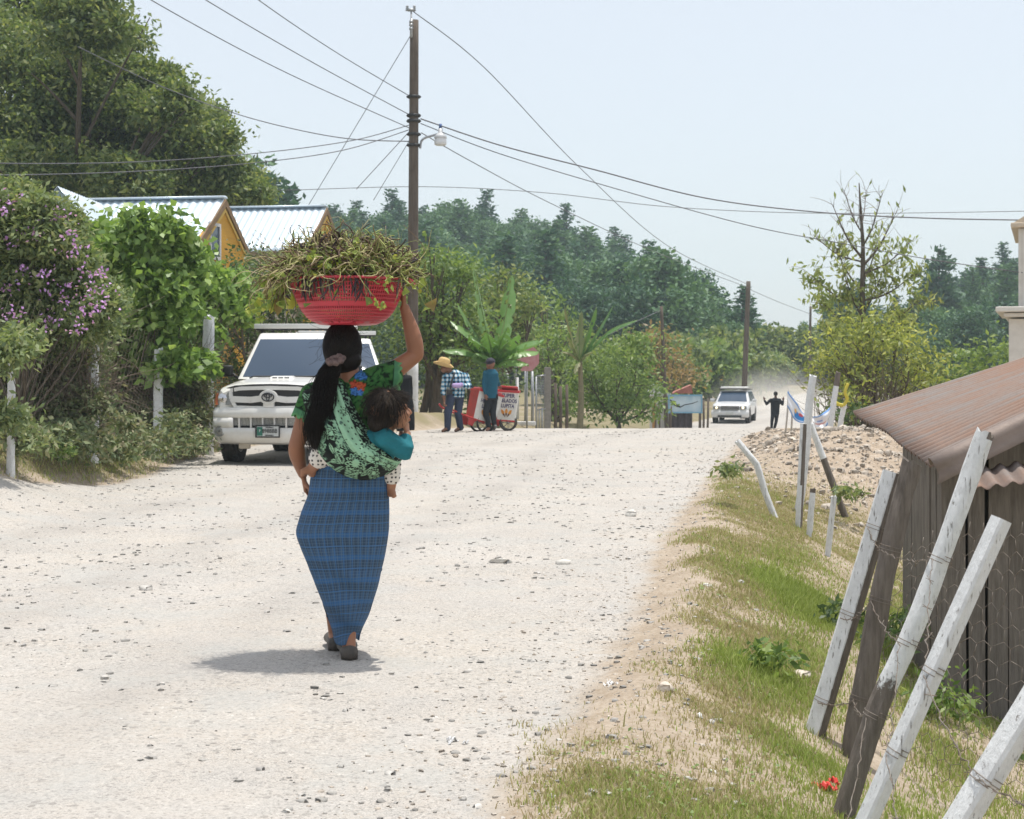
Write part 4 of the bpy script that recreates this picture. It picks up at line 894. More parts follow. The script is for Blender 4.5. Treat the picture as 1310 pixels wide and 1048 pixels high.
def pickup():
    X = px(343, 594, 21.5); z = hz(X.x, 21.5); r = empty('pickup_truck', (X.x, 21.5, z-.005), math.radians(-4.5), 'white dusty double cab pickup truck parked beside the hedge', 'pickup truck')
    m = MB(); car_body(m, [(.10, .70, .55, 1.03, .035), (.2, .765, .5, 1.07, .04), (.42, .80, .47, 1.10, .05), (.85, .815, .45, 1.135, .06), (1.3, .815, .45, 1.17, .055), (1.5, .81, .45, 1.12, .02), (3.2, .81, .45, 1.12, .0), (3.24, .80, .5, 1.08, .0), (5.0, .80, .5, 1.08, .0)], [(.87, .45), (3.95, .45)])
    m.build('body', MWHITE, r, fix=True, angle=35)
    # cabin
    bz, tz = 1.135, 1.87; FL, FR, RR, RL = (-.735, 1.16, bz+.05), (.735, 1.16, bz+.05), (.765, 3.2, bz), (-.765, 3.2, bz); TFL, TFR, TRR, TRL = (-.60, 1.98, tz), (.60, 1.98, tz), (.62, 3.05, tz+.02), (-.62, 3.05, tz+.02)
    m = MB(); cab(m, [FL, FR, RR, RL], [TFL, TFR, TRR, TRL], .05); c = m.build('cabin', MWHITE, r, fix=True, angle=40)
    m = MB(); pane(m, FL, FR, TFR, TFL, (.05, .05, .045, .145), .006, .035, 12); m.build('windscreen', MGLASS, r, True)
    for s in (-1, 1):
        for u0, u1 in ((.13, .50), (.54, .90)):
            m = MB(); A, Bb, T0, T1 = (FL, RL, TFL, TRL) if s < 0 else (FR, RR, TFR, TRR); L = lambda p, q, t: Vector(p).lerp(Vector(q), t)
            q = [L(A, Bb, u0), L(A, Bb, u1), L(T0, T1, max(u1-.04, .0)), L(T0, T1, max(u0-.06, .03))]; q = q if s > 0 else [q[1], q[0], q[3], q[2]]
            pane(m, *q, (.02, .02, .10, .12), .005, .01); m.build('side_window', MGLASS, r, True)
        m = MB(); m.box((s*.965, 1.52, 1.30), (.15, .09, .17), 0, bev=.03); m.tube([(s*.80, 1.56, 1.18), (s*.90, 1.53, 1.26)], .022, 8); m.build('wing_mirror', MBLK, r, True, fix=True)
        for yy in (2.15, 2.95): m = MB(); m.box((s*.817, yy, .98), (.03, .15, .03), 0, bev=.01); m.build('door_handle', MCHR, r, True)
    # bonnet: scoop and dark deflector
    m = MB(); m.loft([[Vector((x*w, y, zz)) for x, zz in ((-1, z0), (-.85, z0+h), (.85, z0+h), (1, z0))] for y, w, z0, h in ((.74, .17, 1.175, .010), (.80, .18, 1.185, .036), (.96, .17, 1.20, .034), (1.06, .15, 1.215, .010))]); s = m.build('bonnet_scoop', MWHITE, r, fix=True, angle=30)
    m = MB(); [m.box((k*.088, .771, 1.203), (.07, .02, .022), 0, bev=.004) for k in (-1, 0, 1)]; m.build('intake_slots', MBLK, s)
    m = MB(); frontbar(m, [(-.66, .20, 1.045), (-.5, .12, 1.085), (-.25, .08, 1.103), (0, .07, 1.108), (.25, .08, 1.103), (.5, .12, 1.085), (.66, .20, 1.045)], .035, .05); m.build('bonnet_deflector', MBLK, r, fix=True)
    # grille: white bars over a dark recess
    m = MB(); m.box((0, .086, .93), (1.02, .034, .30)); g = m.build('grille', MBLK, r)
    m = MB(); frontbar(m, [(-.47, .055, .80), (-.535, .07, .92), (-.55, .08, 1.035), (-.40, .05, 1.062), (0, .03, 1.072), (.40, .05, 1.062), (.55, .08, 1.035), (.535, .07, .92), (.47, .055, .80), (0, .02, .79), (-.47, .055, .80)], .052, .10)
    frontbar(m, [(-.53, .06, .915), (-.25, .03, .905), (-.10, .02, .925)], .085, .10); frontbar(m, [(.10, .02, .925), (.25, .03, .905), (.53, .06, .915)], .085, .10)
    m.box((0, .06, .855), (.155, .10, .11), bev=.02); m.lathe([(.0, -.02), (.125, -.02), (.13, .0), (.12, .10)], 32, 0, (0, .01, .945), Matrix.Rotation(-PI/2, 3, 'X') @ Matrix.Diagonal((1, .78, 1))); m.build('grille_surround', MWHITE, g, fix=True, angle=35)
    m = MB(); e = lambda cx, cz, a, b, th: m.tube([(cx+a*math.cos(t), -.022, cz+b*math.sin(t)) for t in [2*PI*k/36 for k in range(37)]], th, 8, cap=False)
    e(0, .945, .082, .056, .0085); e(0, .962, .052, .022, .0075); e(0, .947, .021, .050, .0075); m.build('emblem', pm('dark_chrome', (.05, .055, .06), (.09, .09, .1), .2, metal=.7), g, True)
    # headlamps
    for s in (-1, 1):
        m = MB(); P = [(s*.525, .075, .835), (s*.775, .17, .825), (s*.80, .26, .93), (s*.785, .27, 1.02), (s*.60, .13, 1.03), (s*.565, .09, 1.0)]; P = P if s > 0 else P[::-1]
        m.loft([[Vector(p)+Vector((0, -.012, 0)) for p in P], [Vector(p)+Vector((0, .10, 0)) for p in P]]); h = m.build('headlamp', MLENS, r, fix=True, angle=30)
        m = MB(); m.lathe([(.01, .02), (.05, .01), (.068, -.012), (.074, -.014)], 20, 0, (s*.655, .10, .925), Matrix.Rotation(PI/2, 3, 'X')); m.build('reflector', MCHR, h, True)
        m = MB(); m.loft([[Vector((s*.735, .132, .835)), Vector((s*.782, .162, .832)), Vector((s*.802, .235, .93)), Vector((s*.787, .25, 1.0)), Vector((s*.765, .20, 1.0))], [Vector((s*.735, .2, .835)), Vector((s*.77, .22, .832)), Vector((s*.79, .29, .93)), Vector((s*.775, .30, 1.0)), Vector((s*.755, .26, 1.0))]]); m.build('indicator', MAMB, h, fix=True)
    # bumper
    m = MB()
    def brow(z, w, y0): return [Vector((w*math.sin(a)*1.0, y0+.24*(1-math.cos(a*.98))**1.15, z)) for a in np.linspace(-PI/2, PI/2, 25)]
    outer = [brow(.30, .74, .10), brow(.335, .79, .04), brow(.40, .81, .01), brow(.52, .815, -.005)]
    low = outer; up = [brow(.66, .815, -.005), brow(.735, .815, .0), brow(.785, .80, .02), brow(.80, .77, .06)]
    m.loft(low, closed=False, capends=False); m.loft(up, closed=False, capends=False)
    for s in (-1, 1): m.loft([[p for p in brow(.52, .815, -.005) if p.x*s > .47], [p for p in brow(.66, .815, -.005) if p.x*s > .47]], closed=False, capends=False)
    b = m.build('bumper', MWHITE, r, fix=True, angle=40); so = b.modifiers.new('s', 'SOLIDIFY'); so.thickness = .03; so.offset = -1 if False else 0
    m = MB(); m.box((0, .12, .59), (1.10, .04, .20)); m.build('air_intake', MBLK, b)
    for x in (-.41, -.245, -.08, .085, .25, .415): m = MB(); m.box((x, .03+.05*abs(x)**2, .59), (.022, .05, .15)); m.build('intake_bar', MWHITE, b)
    for s in (-1, 1):
        m = MB(); m.lathe([(.01, -.012), (.04, -.01), (.052, 0), (.062, .002), (.066, -.012), (.074, -.006), (.074, .03)], 24, 0, (s*.70, .075, .47), Matrix.Rotation(-PI/2, 3, 'X') @ Matrix.Identity(3)); f = m.build('fog_lamp', MLENS, b, True, fix=True); f.rotation_euler = (0, 0, 0)
    m = MB(); m.box((0, -.035, .475), (.345, .018, .175), bev=.006); p = m.build('number_plate', MBLK, b)
    m = MB(); m.box((.005, -.047, .475), (.30, .006, .135), bev=.002); q = m.build('plate_face', MPLATE, p)
    mg = pm('plate_green', (.03, .16, .11), (.03, .14, .10), .6); m = MB(); m.box((-.105, -.0515, .475), (.075, .004, .12)); m.build('plate_stripe', mg, p)
    for txt, sz, dx, dz in (('898BBB', .078, .035, .478), ('P', .05, -.105, .48), ('GUATEMALA', .022, .03, .528), ('CENTROAMERICA', .017, .03, .420)):
        me = text_mesh(txt, sz, 'plate_lettering', .001, sx=.86, bold=.001); o = link('plate_lettering', me, MBLK if txt != 'P' else MPLATE, p); o.location = (dx, -.0545, dz); o.rotation_euler = (PI/2, 0, 0)
    # under the bumper
    m = MB(); m.box((0, .40, .36), (1.0, .3, .10), bev=.03); m.tube([(-.7, .87, .37), (.7, .87, .37)], .05, 10); m.ell((.22, .87, .36), (.16, .14, .15)); m.tube([(-.66, 3.95, .38), (.66, 3.95, .38)], .055, 10); m.ell((0, 3.95, .38), (.17, .16, .17)); m.box((0, 2.4, .50), (.95, 3.6, .10)); m.box((-.40, 2.75, .46), (.10, 4.2, .12)); m.box((.40, 2.75, .46), (.10, 4.2, .12)); m.build('chassis', MUNDER, r, fix=True)
    mc = pm('dusty_cream', (.45, .40, .32), (.38, .33, .26), .8)
    for x in (-.36, .36): m = MB(); m.box((x, .13, .285), (.16, .07, .12), bev=.02); m.build('tow_hook', mc, r, True)
    for x in (-.70, .70):
        for y in (.87, 3.95): wheel(r, x, y, .375, .25)
        m = MB(); m.box((x*1.0, 1.36, .50), (.22, .012, .30)); m.build('mud_flap', MBLK, r)
    # wipers, roof carrier
    for x0, x1 in ((-.55, -.02), (.05, .55)):
        m = MB(); m.tube([(x0, 1.165, 1.20), (x0+.05, 1.20, 1.225), (x1, 1.18, 1.225)], .009, 6); m.build('wiper', MBLK, r, True)
    m = MB(); m.box((0, 2.22, 1.975), (1.44, .22, .075), bev=.012); m.box((0, 2.95, 1.975), (1.42, .12, .06), bev=.012)
    for x in (-.70, -.35, 0, .35, .70): m.box((x, 2.6, 1.97), (.035, .75, .025), bev=.008)
    k = m.build('roof_carrier', MWHITE, r, fix=True, angle=40)
    m = MB(); m.box((0, 2.22, 1.928), (1.40, .16, .02)); [m.tube([(sx*.58, y, 1.80), (sx*.64, y, 1.96)], .022, 8) for sx in (-1, 1) for y in (2.2, 2.95)]; m.build('carrier_feet', MBLK, k, fix=True)
pickup()
p1 = [o for o in bpy.data.objects if o.name == 'pickup_truck'][0]; p2 = copy_tree(p1); q2 = px(490, 470, 28.2); p2.location = (q2.x-.48, 27, hz(q2.x-.48, 27)+.02); p2.rotation_euler = (0, 0, math.radians(12)); p2['label'] = 'second white pickup almost hidden behind the woman, only its windscreen pillar showing'
def suv():
    X = px(933.5, 541, 72.5); r = empty('car', (X.x, 72.5, hz(X.x, 72.5)), math.radians(-14), 'silver estate car with a roof rack driving this way through dust', 'car')
    m = MB(); car_body(m, [(.06, .74, .42, .78, .03), (.25, .83, .36, .86, .05), (.8, .87, .34, .93, .06), (1.25, .875, .34, .98, .04), (4.4, .87, .36, .98, .0), (4.6, .82, .42, .92, .0)], [(.85, .39), (3.55, .39)]); m.build('body', MSILVER, r, fix=True, angle=35)
    FL, FR, RR, RL = (-.80, 1.1, .97), (.80, 1.1, .97), (.82, 4.5, .96), (-.82, 4.5, .96); A, Bq, C, D = (-.63, 1.85, 1.50), (.63, 1.85, 1.50), (.64, 4.1, 1.50), (-.64, 4.1, 1.50)
    m = MB(); cab(m, [FL, FR, RR, RL], [A, Bq, C, D], .06); m.build('cabin', MSILVER, r, fix=True, angle=40)
    m = MB(); pane(m, FL, FR, Bq, A, (.06, .06, .05, .10), .006, .03); m.build('windscreen', MGLASS, r, True)
    for s in (-1, 1):
        for u0, u1 in ((.16, .42), (.45, .70), (.73, .92)):
            P, Q, T0, T1 = (FL, RL, A, D) if s < 0 else (FR, RR, Bq, C); L = lambda p, q, t: Vector(p).lerp(Vector(q), t); q = [L(P, Q, u0), L(P, Q, u1), L(T0, T1, u1-.03), L(T0, T1, u0-.08)]; q = q if s > 0 else [q[1], q[0], q[3], q[2]]
            m = MB(); pane(m, *q, (.02, .02, .10, .12), .005, .01); m.build('side_window', MGLASS, r, True)
        m = MB(); m.box((s*.99, 1.6, 1.05), (.20, .10, .15), bev=.04); m.build('wing_mirror', MSILVER, r, True)
        lit = NT('lit_headlamp'); lit.base((.8, .75, .55)); lit.set(Emission_Color=(1, .85, .5, 1), Emission_Strength=1.2, Roughness=.1)
        m = MB(); m.box((s*.62, .075, .74), (.30, .12, .15), rz=s*.35, bev=.03); h = m.build('headlamp', MLENS, r, True); m = MB(); m.ell((s*.60, .01, .74), (.07, .03, .055)); m.build('bulb', lit.m, h, True)
        m = MB(); m.box((s*.66, 2.9, 1.545), (.04, 2.0, .03), bev=.01); m.build('roof_rail', MBLK, r, fix=True)
    m = MB(); m.box((0, .02, .73), (.84, .08, .16), bev=.02); g = m.build('grille', MBLK, r); m = MB(); [m.box((0, -.025, .67+.04*k), (.80, .02, .014)) for k in range(4)]; m.box((0, -.02, .815), (.86, .03, .02)); m.build('grille_bars', MCHR, g)
    m = MB(); sec = lambda w, z, y0: [Vector((w*math.sin(a), y0+.25*(1-math.cos(a)), z)) for a in np.linspace(-PI/2, PI/2, 19)]; m.loft([sec(.82, .27, .02), sec(.88, .34, -.06), sec(.885, .50, -.08), sec(.87, .60, -.04), sec(.83, .63, .05)], closed=False, capends=False); b = m.build('bumper', MSILVER, r, True, fix=True); b.modifiers.new('s', 'SOLIDIFY').thickness = .02
    m = MB(); m.box((0, -.095, .50), (.34, .02, .13), bev=.004); p = m.build('number_plate', MPLATE, b); m = MB(); m.box((0, -.075, .345), (1.1, .03, .09)); m.build('air_intake', MBLK, b)
    for x in (-.76, .76):
        for y in (.85, 3.55): wheel(r, x, y, .345, .23)
    m = MB(); m.box((0, 2.4, 1.64), (1.25, 1.35, .10), bev=.04); k = m.build('roof_rack', MWHITE, r, True, fix=True); m = MB(); m.box((0, 2.4, 1.572), (1.30, 1.45, .03), bev=.01); m.build('rack_base', MBLK, k)
    m = MB(); m.box((0, 2.3, .33), (1.4, 3.8, .08)); m.build('chassis', MUNDER, r)
suv()
# ================= ice cream carts and the people by them =================
def figure(cx, cy, d, label, category='person'):
    """root at the feet and a function from picture point + depth offset to its space"""
    p = px(cx, cy, d); z = hz(p.x, d); o = empty('person', (p.x, d, z), 0, label, category); off = p.z-z
    def P(x, y, dy=0.0):
        q = px(x, y, d+dy)-Vector((p.x, d, p.z)); return q
    return o, P
def skinned(parent, name, fill, voxel, mat, colf, smooth=3):
    m = MB(); out = fill(m); me = fuse(m, voxel, name, smooth); V = verts_of(me); c = colf(V, out); add_col(me, c); link(name, me, mat, parent, True); return parent.children[-1], V
MDRESS = attrmat('plain_cloth', .85, .25, 120, .2, var=.15, vscale=25)
def flat(c): return lambda V, o: np.tile(np.array(c, float), (len(V), 1))*(1+.18*fbm(V[:, 0]*7, V[:, 1]*7, V[:, 2]*7, 2)[:, None])
def foot(m, an, toe, he=.03): m.caps(an, Vector(an)+(Vector(an)-Vector(toe)).normalized()*he, .045, .042); m.caps(an, toe, .045, .034)
def man():
    o, P = figure(575, 551.5, 33, 'stooping man in straw hat and checked shirt lifting a cart by its handles'); S = (.20, .095, .055)
    yaw = math.radians(-115)
    L = dict(sA=P(570, 481, -.16), eA=P(567, 500, -.2), wA=P(568.5, 512, -.3), sB=P(596, 480, .12), eB=P(600, 493, -.02), wB=P(586, 492, -.24), hA=P(577, 504, -.06), kA=P(573, 528, -.1), aA=P(572.5, 547, -.06), tA=P(566.5, 550, -.2), hB=P(588, 504, .1), kB=P(586, 527, .06), aB=P(589, 546, .16), tB=P(583, 549.5, .08))
    def body(m):
        T = head(m, P(570.5, 470.5, -.12), yaw, math.radians(-32), 1.0); m.caps(P(574, 473, -.07), P(580, 478, -.02), .055, .06)
        m.tube([P(577, 476, -.03), P(582, 482, -.02), P(584, 492, 0), P(583, 504, .01)], [(.10, .09), (.20, .12), (.17, .12), (.16, .12)], 18, side=(.85, .5, 0), dome=.3)
        for a, b, c, d_, pn in (('sA', 'eA', 'wA', (-.1, -.2, -1), (1, -.2, 0)), ('sB', 'eB', 'wB', (-1, -.3, .05), (0, .2, -1))):
            m.caps(L[a], L[b], .055, .042); m.caps(L[b], L[c], .041, .028); hand(m, L[c], d_, pn, 1.0, (.7, .9, .7), 1, .08, .5, r=1.15)
        for h, k, a, t in (('hA', 'kA', 'aA', 'tA'), ('hB', 'kB', 'aB', 'tB')): m.caps(L[h], L[k], .085, .06); m.caps(L[k], L[a], .058, .04); foot(m, L[a], L[t])
        return T
    skinned(o, 'body', body, .009, MSKIN, lambda V, T: face_paint(V, skin_colours(V, S), T, S), 2)
    def shirt(m):
        m.tube([P(577, 475, -.03), P(582, 481, -.02), P(584, 492, 0), P(583, 506, .01)], [(.115, .105), (.225, .145), (.205, .15), (.195, .15)], 20, side=(.85, .5, 0), dome=.2)
        m.caps(P(580, 480, -.05), L['sA'], .075, .075); m.caps(P(586, 480, .02), L['sB'], .075, .075); m.caps(L['sA'], L['eA'], .072, .062); m.caps(L['eA'], L['eA'].lerp(L['wA'], .25), .06, .056); m.caps(L['sB'], L['eB'], .072, .062); m.caps(L['eB'], L['eB'].lerp(L['wB'], .55), .06, .052)
    def check(V, _):
        u, v = V[:, 0]*.8+V[:, 1]*.6, V[:, 2]; a = (np.floor(u/.045) % 2).astype(int); b = (np.floor(v/.045) % 2).astype(int); c = np.where(((a+b) == 2)[:, None], np.array([.012, .018, .035]), np.where(((a+b) == 1)[:, None], np.array([.10, .25, .36]), np.array([.62, .66, .66]))); return c
    skinned(o, 'shirt', shirt, .010, attrmat('checked_shirt', .85, .2, 120, .2, var=.06, vscale=30), check, 2)
    def trousers(m):
        m.tube([P(583, 501, .01), P(583, 508, .01)], [(.175, .135), (.17, .135)], 18, side=(.85, .5, 0), dome=.2)
        for h, k, a in (('hA', 'kA', 'aA'), ('hB', 'kB', 'aB')): m.caps(L[h], L[k], .105, .082, 16); m.caps(L[k], L[a], .082, .068, 16)
    skinned(o, 'trousers', trousers, .010, MDRESS, flat((.045, .058, .095)))
    for a, t in (('aA', 'tA'), ('aB', 'tB')): skinned(o, 'shoe', lambda m: foot(m, L[a]-Vector((0, 0, .012)), L[t], .05), .009, MDRESS, flat((.06, .04, .028)))
    mh = pm('straw', (.62, .45, .20), (.50, .34, .14), .8, 40, .3, 120); R = Matrix.Rotation(math.radians(15), 3, 'Y') @ Matrix.Rotation(math.radians(4), 3, 'X'); c = P(567, 466.5, -.13); m = MB()
    prof = [(.0, .175), (.045, .178), (.08, .168), (.102, .14), (.112, .06), (.115, .008), (.13, .0), (.155, -.004), (.182, .010), (.192, .02)]; V = []
    n = 48
    for rr, zz in prof:
        for j in range(n):
            a = 2*PI*j/n; k = 1+.16*abs(math.cos(a)); V.append(R @ Vector((rr*k*math.cos(a), rr*math.sin(a), zz+(.07*(rr/.192)**3*abs(math.sin(a))**2 if rr > .13 else 0)-(.018 if rr < .05 and abs(math.sin(a)) < .6 else 0)))+c)
    m.add(V, [(i*n+j, i*n+(j+1) % n, (i+1)*n+(j+1) % n, (i+1)*n+j) for i in range(len(prof)-1) for j in range(n)]); h = m.build('straw_hat', mh, o, True, fix=True); h.modifiers.new('s', 'SOLIDIFY').thickness = .006
    m = MB(); m.tube([R @ Vector((.112*1.06*math.cos(a), .105*math.sin(a), .014))+c for a in [2*PI*k/30 for k in range(31)]], [(.012, .005)]*31, 6, cap=False, side=(0, 0, 1)); m.build('hat_band', pm('hat_band', (.25, .13, .05)), h, True)
    m = MB(); m.tube(bez([P(582, 475, -.13), P(578, 486, -.2), P(576, 500, -.24), P(577, 503, -.2)], 6), [(.02, .006)]*19, 6, side=(1, 0, 0)); m.box(P(575, 500, -.25), (.13, .07, .11), bev=.02); m.build('shoulder_bag', MBLK, o, True, fix=True)
    m = MB(); a = P(587, 492, -.26); m.caps(a, P(581, 492, -.29), .055, .05); m.ell(P(590, 491, -.22), (.05, .05, .045)); b = m.build('cloth_cuff', pm('lilac_cloth', (.36, .26, .50), (.45, .34, .55), .9, 30, .4, 60), o, True)
man()
def boy():
    o, P = figure(626, 556.5, 33.2, 'boy in dark cap and teal long sleeved shirt between two ice cream carts'); S = (.22, .10, .06)
    L = dict(sA=P(621, 482, -.02), eA=P(619, 498, -.03), wA=P(621.3, 510, -.08), sB=P(633.5, 482, .02), eB=P(636, 492.5, .04), wB=P(638.5, 498, .16), hA=P(625.5, 514, 0), kA=P(621.5, 533, -.05), aA=P(626, 552.5, -.04), tA=P(623, 555.5, -.12), hB=P(632, 514, .02), kB=P(630.5, 533, .0), aB=P(633, 550.5, .03), tB=P(632, 553.5, .16))
    def body(m):
        T = head(m, P(627.5, 471.5, 0), math.radians(-55), math.radians(-8), .95); m.caps(P(628, 474, 0), P(629, 481, 0), .045, .05); m.tube([P(629, 478, 0), P(629, 483, 0), P(629, 498, 0), P(628.5, 513, 0)], [(.08, .07), (.14, .09), (.115, .085), (.12, .09)], 16, side=(1, 0, 0), dome=.3)
        for a, b, c, d_, pn in (('sA', 'eA', 'wA', (.05, -.1, -1), (.6, 1, 0)), ('sB', 'eB', 'wB', (.4, .8, -.3), (0, 0, -1))): m.caps(L[a], L[b], .04, .032); m.caps(L[b], L[c], .031, .022); hand(m, L[c], d_, pn, .9, (.4, .5, .4), 1, .08, .5, r=1.2)
        for h, k, a, t in (('hA', 'kA', 'aA', 'tA'), ('hB', 'kB', 'aB', 'tB')): m.caps(L[h], L[k], .07, .05); m.caps(L[k], L[a], .048, .034); foot(m, L[a], L[t])
        return T
    skinned(o, 'body', body, .009, MSKIN, lambda V, T: face_paint(V, skin_colours(V, S), T, S), 2)
    def shirt(m):
        m.tube([P(629, 477.5, 0), P(629, 483, 0), P(629, 498, 0), P(628.5, 514, 0)], [(.085, .08), (.145, .115), (.13, .115), (.13, .115)], 18, side=(1, 0, 0), dome=.2)
        for a, b, c in (('sA', 'eA', 'wA'), ('sB', 'eB', 'wB')): m.caps(P(629, 481, 0), L[a], .06, .055); m.caps(L[a], L[b], .056, .048); m.caps(L[b], L[b].lerp(L[c], .85), .047, .036)
    skinned(o, 'shirt', shirt, .010, MDRESS, flat((.018, .095, .145)))
    def trousers(m):
        m.tube([P(629, 509, .01), P(629, 516, .01)], [(.14, .11), (.14, .11)], 16, side=(1, 0, 0), dome=.2)
        for h, k, a in (('hA', 'kA', 'aA'), ('hB', 'kB', 'aB')): m.caps(L[h], L[k], .085, .066, 14); m.caps(L[k], L[a], .066, .05, 14)
    skinned(o, 'trousers', trousers, .010, MDRESS, flat((.022, .024, .028)))
    for a, t in (('aA', 'tA'), ('aB', 'tB')): skinned(o, 'shoe', lambda m: foot(m, L[a]-Vector((0, 0, .012)), L[t], .05), .009, MDRESS, flat((.16, .155, .15) if a == 'aB' else (.03, .03, .032)))
    m = MB(); c = P(627.5, 467.5, 0); m.ell(c, (.098, .104, .085), 20); f = Vector((-math.sin(math.radians(55)), math.cos(math.radians(55)), 0)); s = Vector((f.y, -f.x, 0)); m.loft([[c+f*a+s*b+Vector((0, 0, -.02-.15*(a-.08)+dz)) for b, dz in ((-w, 0), (0, .014), (w, 0), (0, .004))] for a, w in ((.06, .075), (.13, .07), (.175, .035))]); m.build('cap', pm('dark_cap', (.022, .02, .035), (.03, .028, .045), .8), o, True, fix=True)
boy()
MCREAM = pm('white_enamel', (.70, .69, .65), (.60, .58, .53), .5, 7, .06, 60); MINK = pm('sign_ink', (.05, .045, .11), (.06, .05, .13), .6)
def cart(loc, rot, label, W, D, Hh, z0, taper, lid_open, text_side):
    """wheeled ice cream box: end face at -x red, long white face at -y with lettering"""
    r = empty('ice_cream_cart', loc, 0, label, 'ice cream cart', 'hand pushed ice cream carts', rot=rot)
    sec = lambda z, t: [Vector((-W/2*t, -D/2*t, z)), Vector((W/2*t, -D/2*t, z)), Vector((W/2*t, D/2*t, z)), Vector((-W/2*t, D/2*t, z))]
    m = MB(); m.loft([sec(z0, taper), sec(z0+Hh, 1.0)]); m.build('box', MCREAM, r, fix=True)
    m = MB(); m.loft([[Vector((-W/2*t-e, y*D/2*t, z)) for e, y, z, t in ((.004, -1.01, z0, taper), (.004, 1.01, z0, taper), (.004, 1.01, z0+Hh, 1), (.004, -1.01, z0+Hh, 1))], [Vector((-W/2*t-e, y*D/2*t, z)) for e, y, z, t in ((.012, -1.01, z0, taper), (.012, 1.01, z0, taper), (.012, 1.01, z0+Hh, 1), (.012, -1.01, z0+Hh, 1))]]); m.build('end_panel', MRED, r, fix=True)
    m = MB(); zt = z0+Hh
    for c, s in (((0, -D/2-.004, zt), (W+.05, .035, .05)), ((0, D/2+.004, zt), (W+.05, .035, .05)), ((-W/2-.006, 0, zt), (.035, D-.02, .05)), ((W/2+.006, 0, zt), (.035, D-.02, .05))): m.box(c, s, bev=.006)
    m.build('rim', MRED, r, fix=True)
    m = MB(); Rl = Matrix.Rotation(math.radians(lid_open), 3, 'X'); m.box(Vector((0, 0, zt+.045)) if not lid_open else Vector((0, .02, zt+.055)), (W*.92, D*.86, .035), M=Rl, bev=.01); l = m.build('lid', pm('lid_pink', (.55, .12, .12), (.62, .2, .2), .5) if not lid_open else MRED, r, True, fix=True)
    m = MB(); m.box(Vector((-.06*W, -.1*D, zt+.072)), (W*.4, D*.4, .02), M=Rl, bev=.006); m.build('hatch', MCREAM, l, True)
    fr = Matrix.Rotation(math.radians(90), 3, 'X'); tl = math.atan2(D/2*(1-taper), Hh)
    for i, (txt, zz) in enumerate((('SUPER', .845), ('HELADOS', .665), ('LUPITA', .485))):
        me = text_mesh(txt, .112, 'lettering', .002, sx=.90 if len(txt) < 6 else .78, bold=.003); o = link('lettering', me, MINK, r); k = taper+(1-taper)*zz; o.location = (.022 if lid_open else 0, -D/2*k-.0065, z0+Hh*zz); o.rotation_euler = (PI/2-tl, 0, 0)
    mo = pm('cone_orange', (.62, .26, .03), (.55, .2, .03), .6); mb = pm('cone_brown', (.10, .04, .02), (.14, .06, .03), .6)
    for a in (-28, 0, 28):
        Mx = Matrix.Translation((0, -D/2*(taper+(1-taper)*.05)-.010, z0+Hh*.03)) @ Matrix.Rotation(-tl*0, 4, 'X') @ Matrix.Rotation(math.radians(a), 4, 'Y')
        m = MB(); m.prism([(-.022, .07), (0, .0), (.022, .07), (.016, .085), (-.016, .085)], .006, Mx @ Matrix.Translation((0, 0, .045)), 0); m.prism([(-.026, .130), (.026, .130), (.031, .165), (.024, .20), (.0, .235), (-.024, .20), (-.031, .165)], .006, Mx, 1); m.build('painted_cone', [mb, mo], r)
    for s in (-1, 1):
        m = MB(); R = .20 if not lid_open else .165; y = s*(D/2*taper-.02)
        m.tube([Vector((R*math.cos(t), 0, R*math.sin(t))) for t in [2*PI*k/32 for k in range(33)]], .022, 8, cap=False); w = m.build('wheel', MRUB, r, True); w.location = (.10*W, y, R+.02); w.rotation_euler = (0, -rot[1], 0)
        m = MB(); m.tube([(0, -.04, 0), (0, .04, 0)], .028, 10)
        for k in range(8): a = 2*PI*k/8; m.tube([(0, 0, 0), (R*.92*math.cos(a), 0, R*.92*math.sin(a))], .005, 5)
        m.tube([Vector((R*.9*math.cos(t), 0, R*.9*math.sin(t))) for t in [2*PI*k/28 for k in range(29)]], .008, 6, cap=False); m.build('spokes', MRIM, w, True)
        m = MB(); m.tube([(.10*W, y*.98, .22), (.10*W, y*.98, z0+.02)], .018, 6); m.box((-.02*W, y*.98, z0-.015), (W*.9, .04, .04)); m.build('axle_bracket', MRED, r, fix=True)
        if lid_open and s < 0: continue
        m = MB(); m.tube(bez([(W*.30, s*D*.40, z0-.02), (-W*.5, s*D*.42, z0+.0), (-W*.5-.30, s*D*.42, z0+.03), (-W*.5-.56, s*D*.40, z0+.07), (-W*.5-.66, s*D*.40, z0+.13)], 5), .02, 8); m.build('handle_bar', MRED, r, True)
        m = MB(); m.loft([[Vector((-W*.5+a, s*D*.36+b, z)) for a, b in ((-.04*k, -.02), (.05*k, -.02), (.05*k, .02), (-.04*k, .02))] for z, k in ((z0+.02, 2.0), (z0-.16, 1.2), (.09, .7))]); m.build('prop_leg', MRED, r, fix=True)
    return r
p = px(611, 556, 33.4); cart((p.x, 33.4, hz(p.x, 33.4)-.01), (0, math.radians(15), math.radians(24)), 'tilted red and white ice cream cart whose handles the man in the straw hat lifts', .56, .46, .62, .24, .9, 0, True)
p = px(648, 557, 33.9); cart((p.x-.02, 33.9, hz(p.x, 33.9)), (0, math.radians(4), math.radians(-4)), 'red and white ice cream cart with lid ajar, in front of the gate', .455, .44, .62, .24, .83, -14, True)
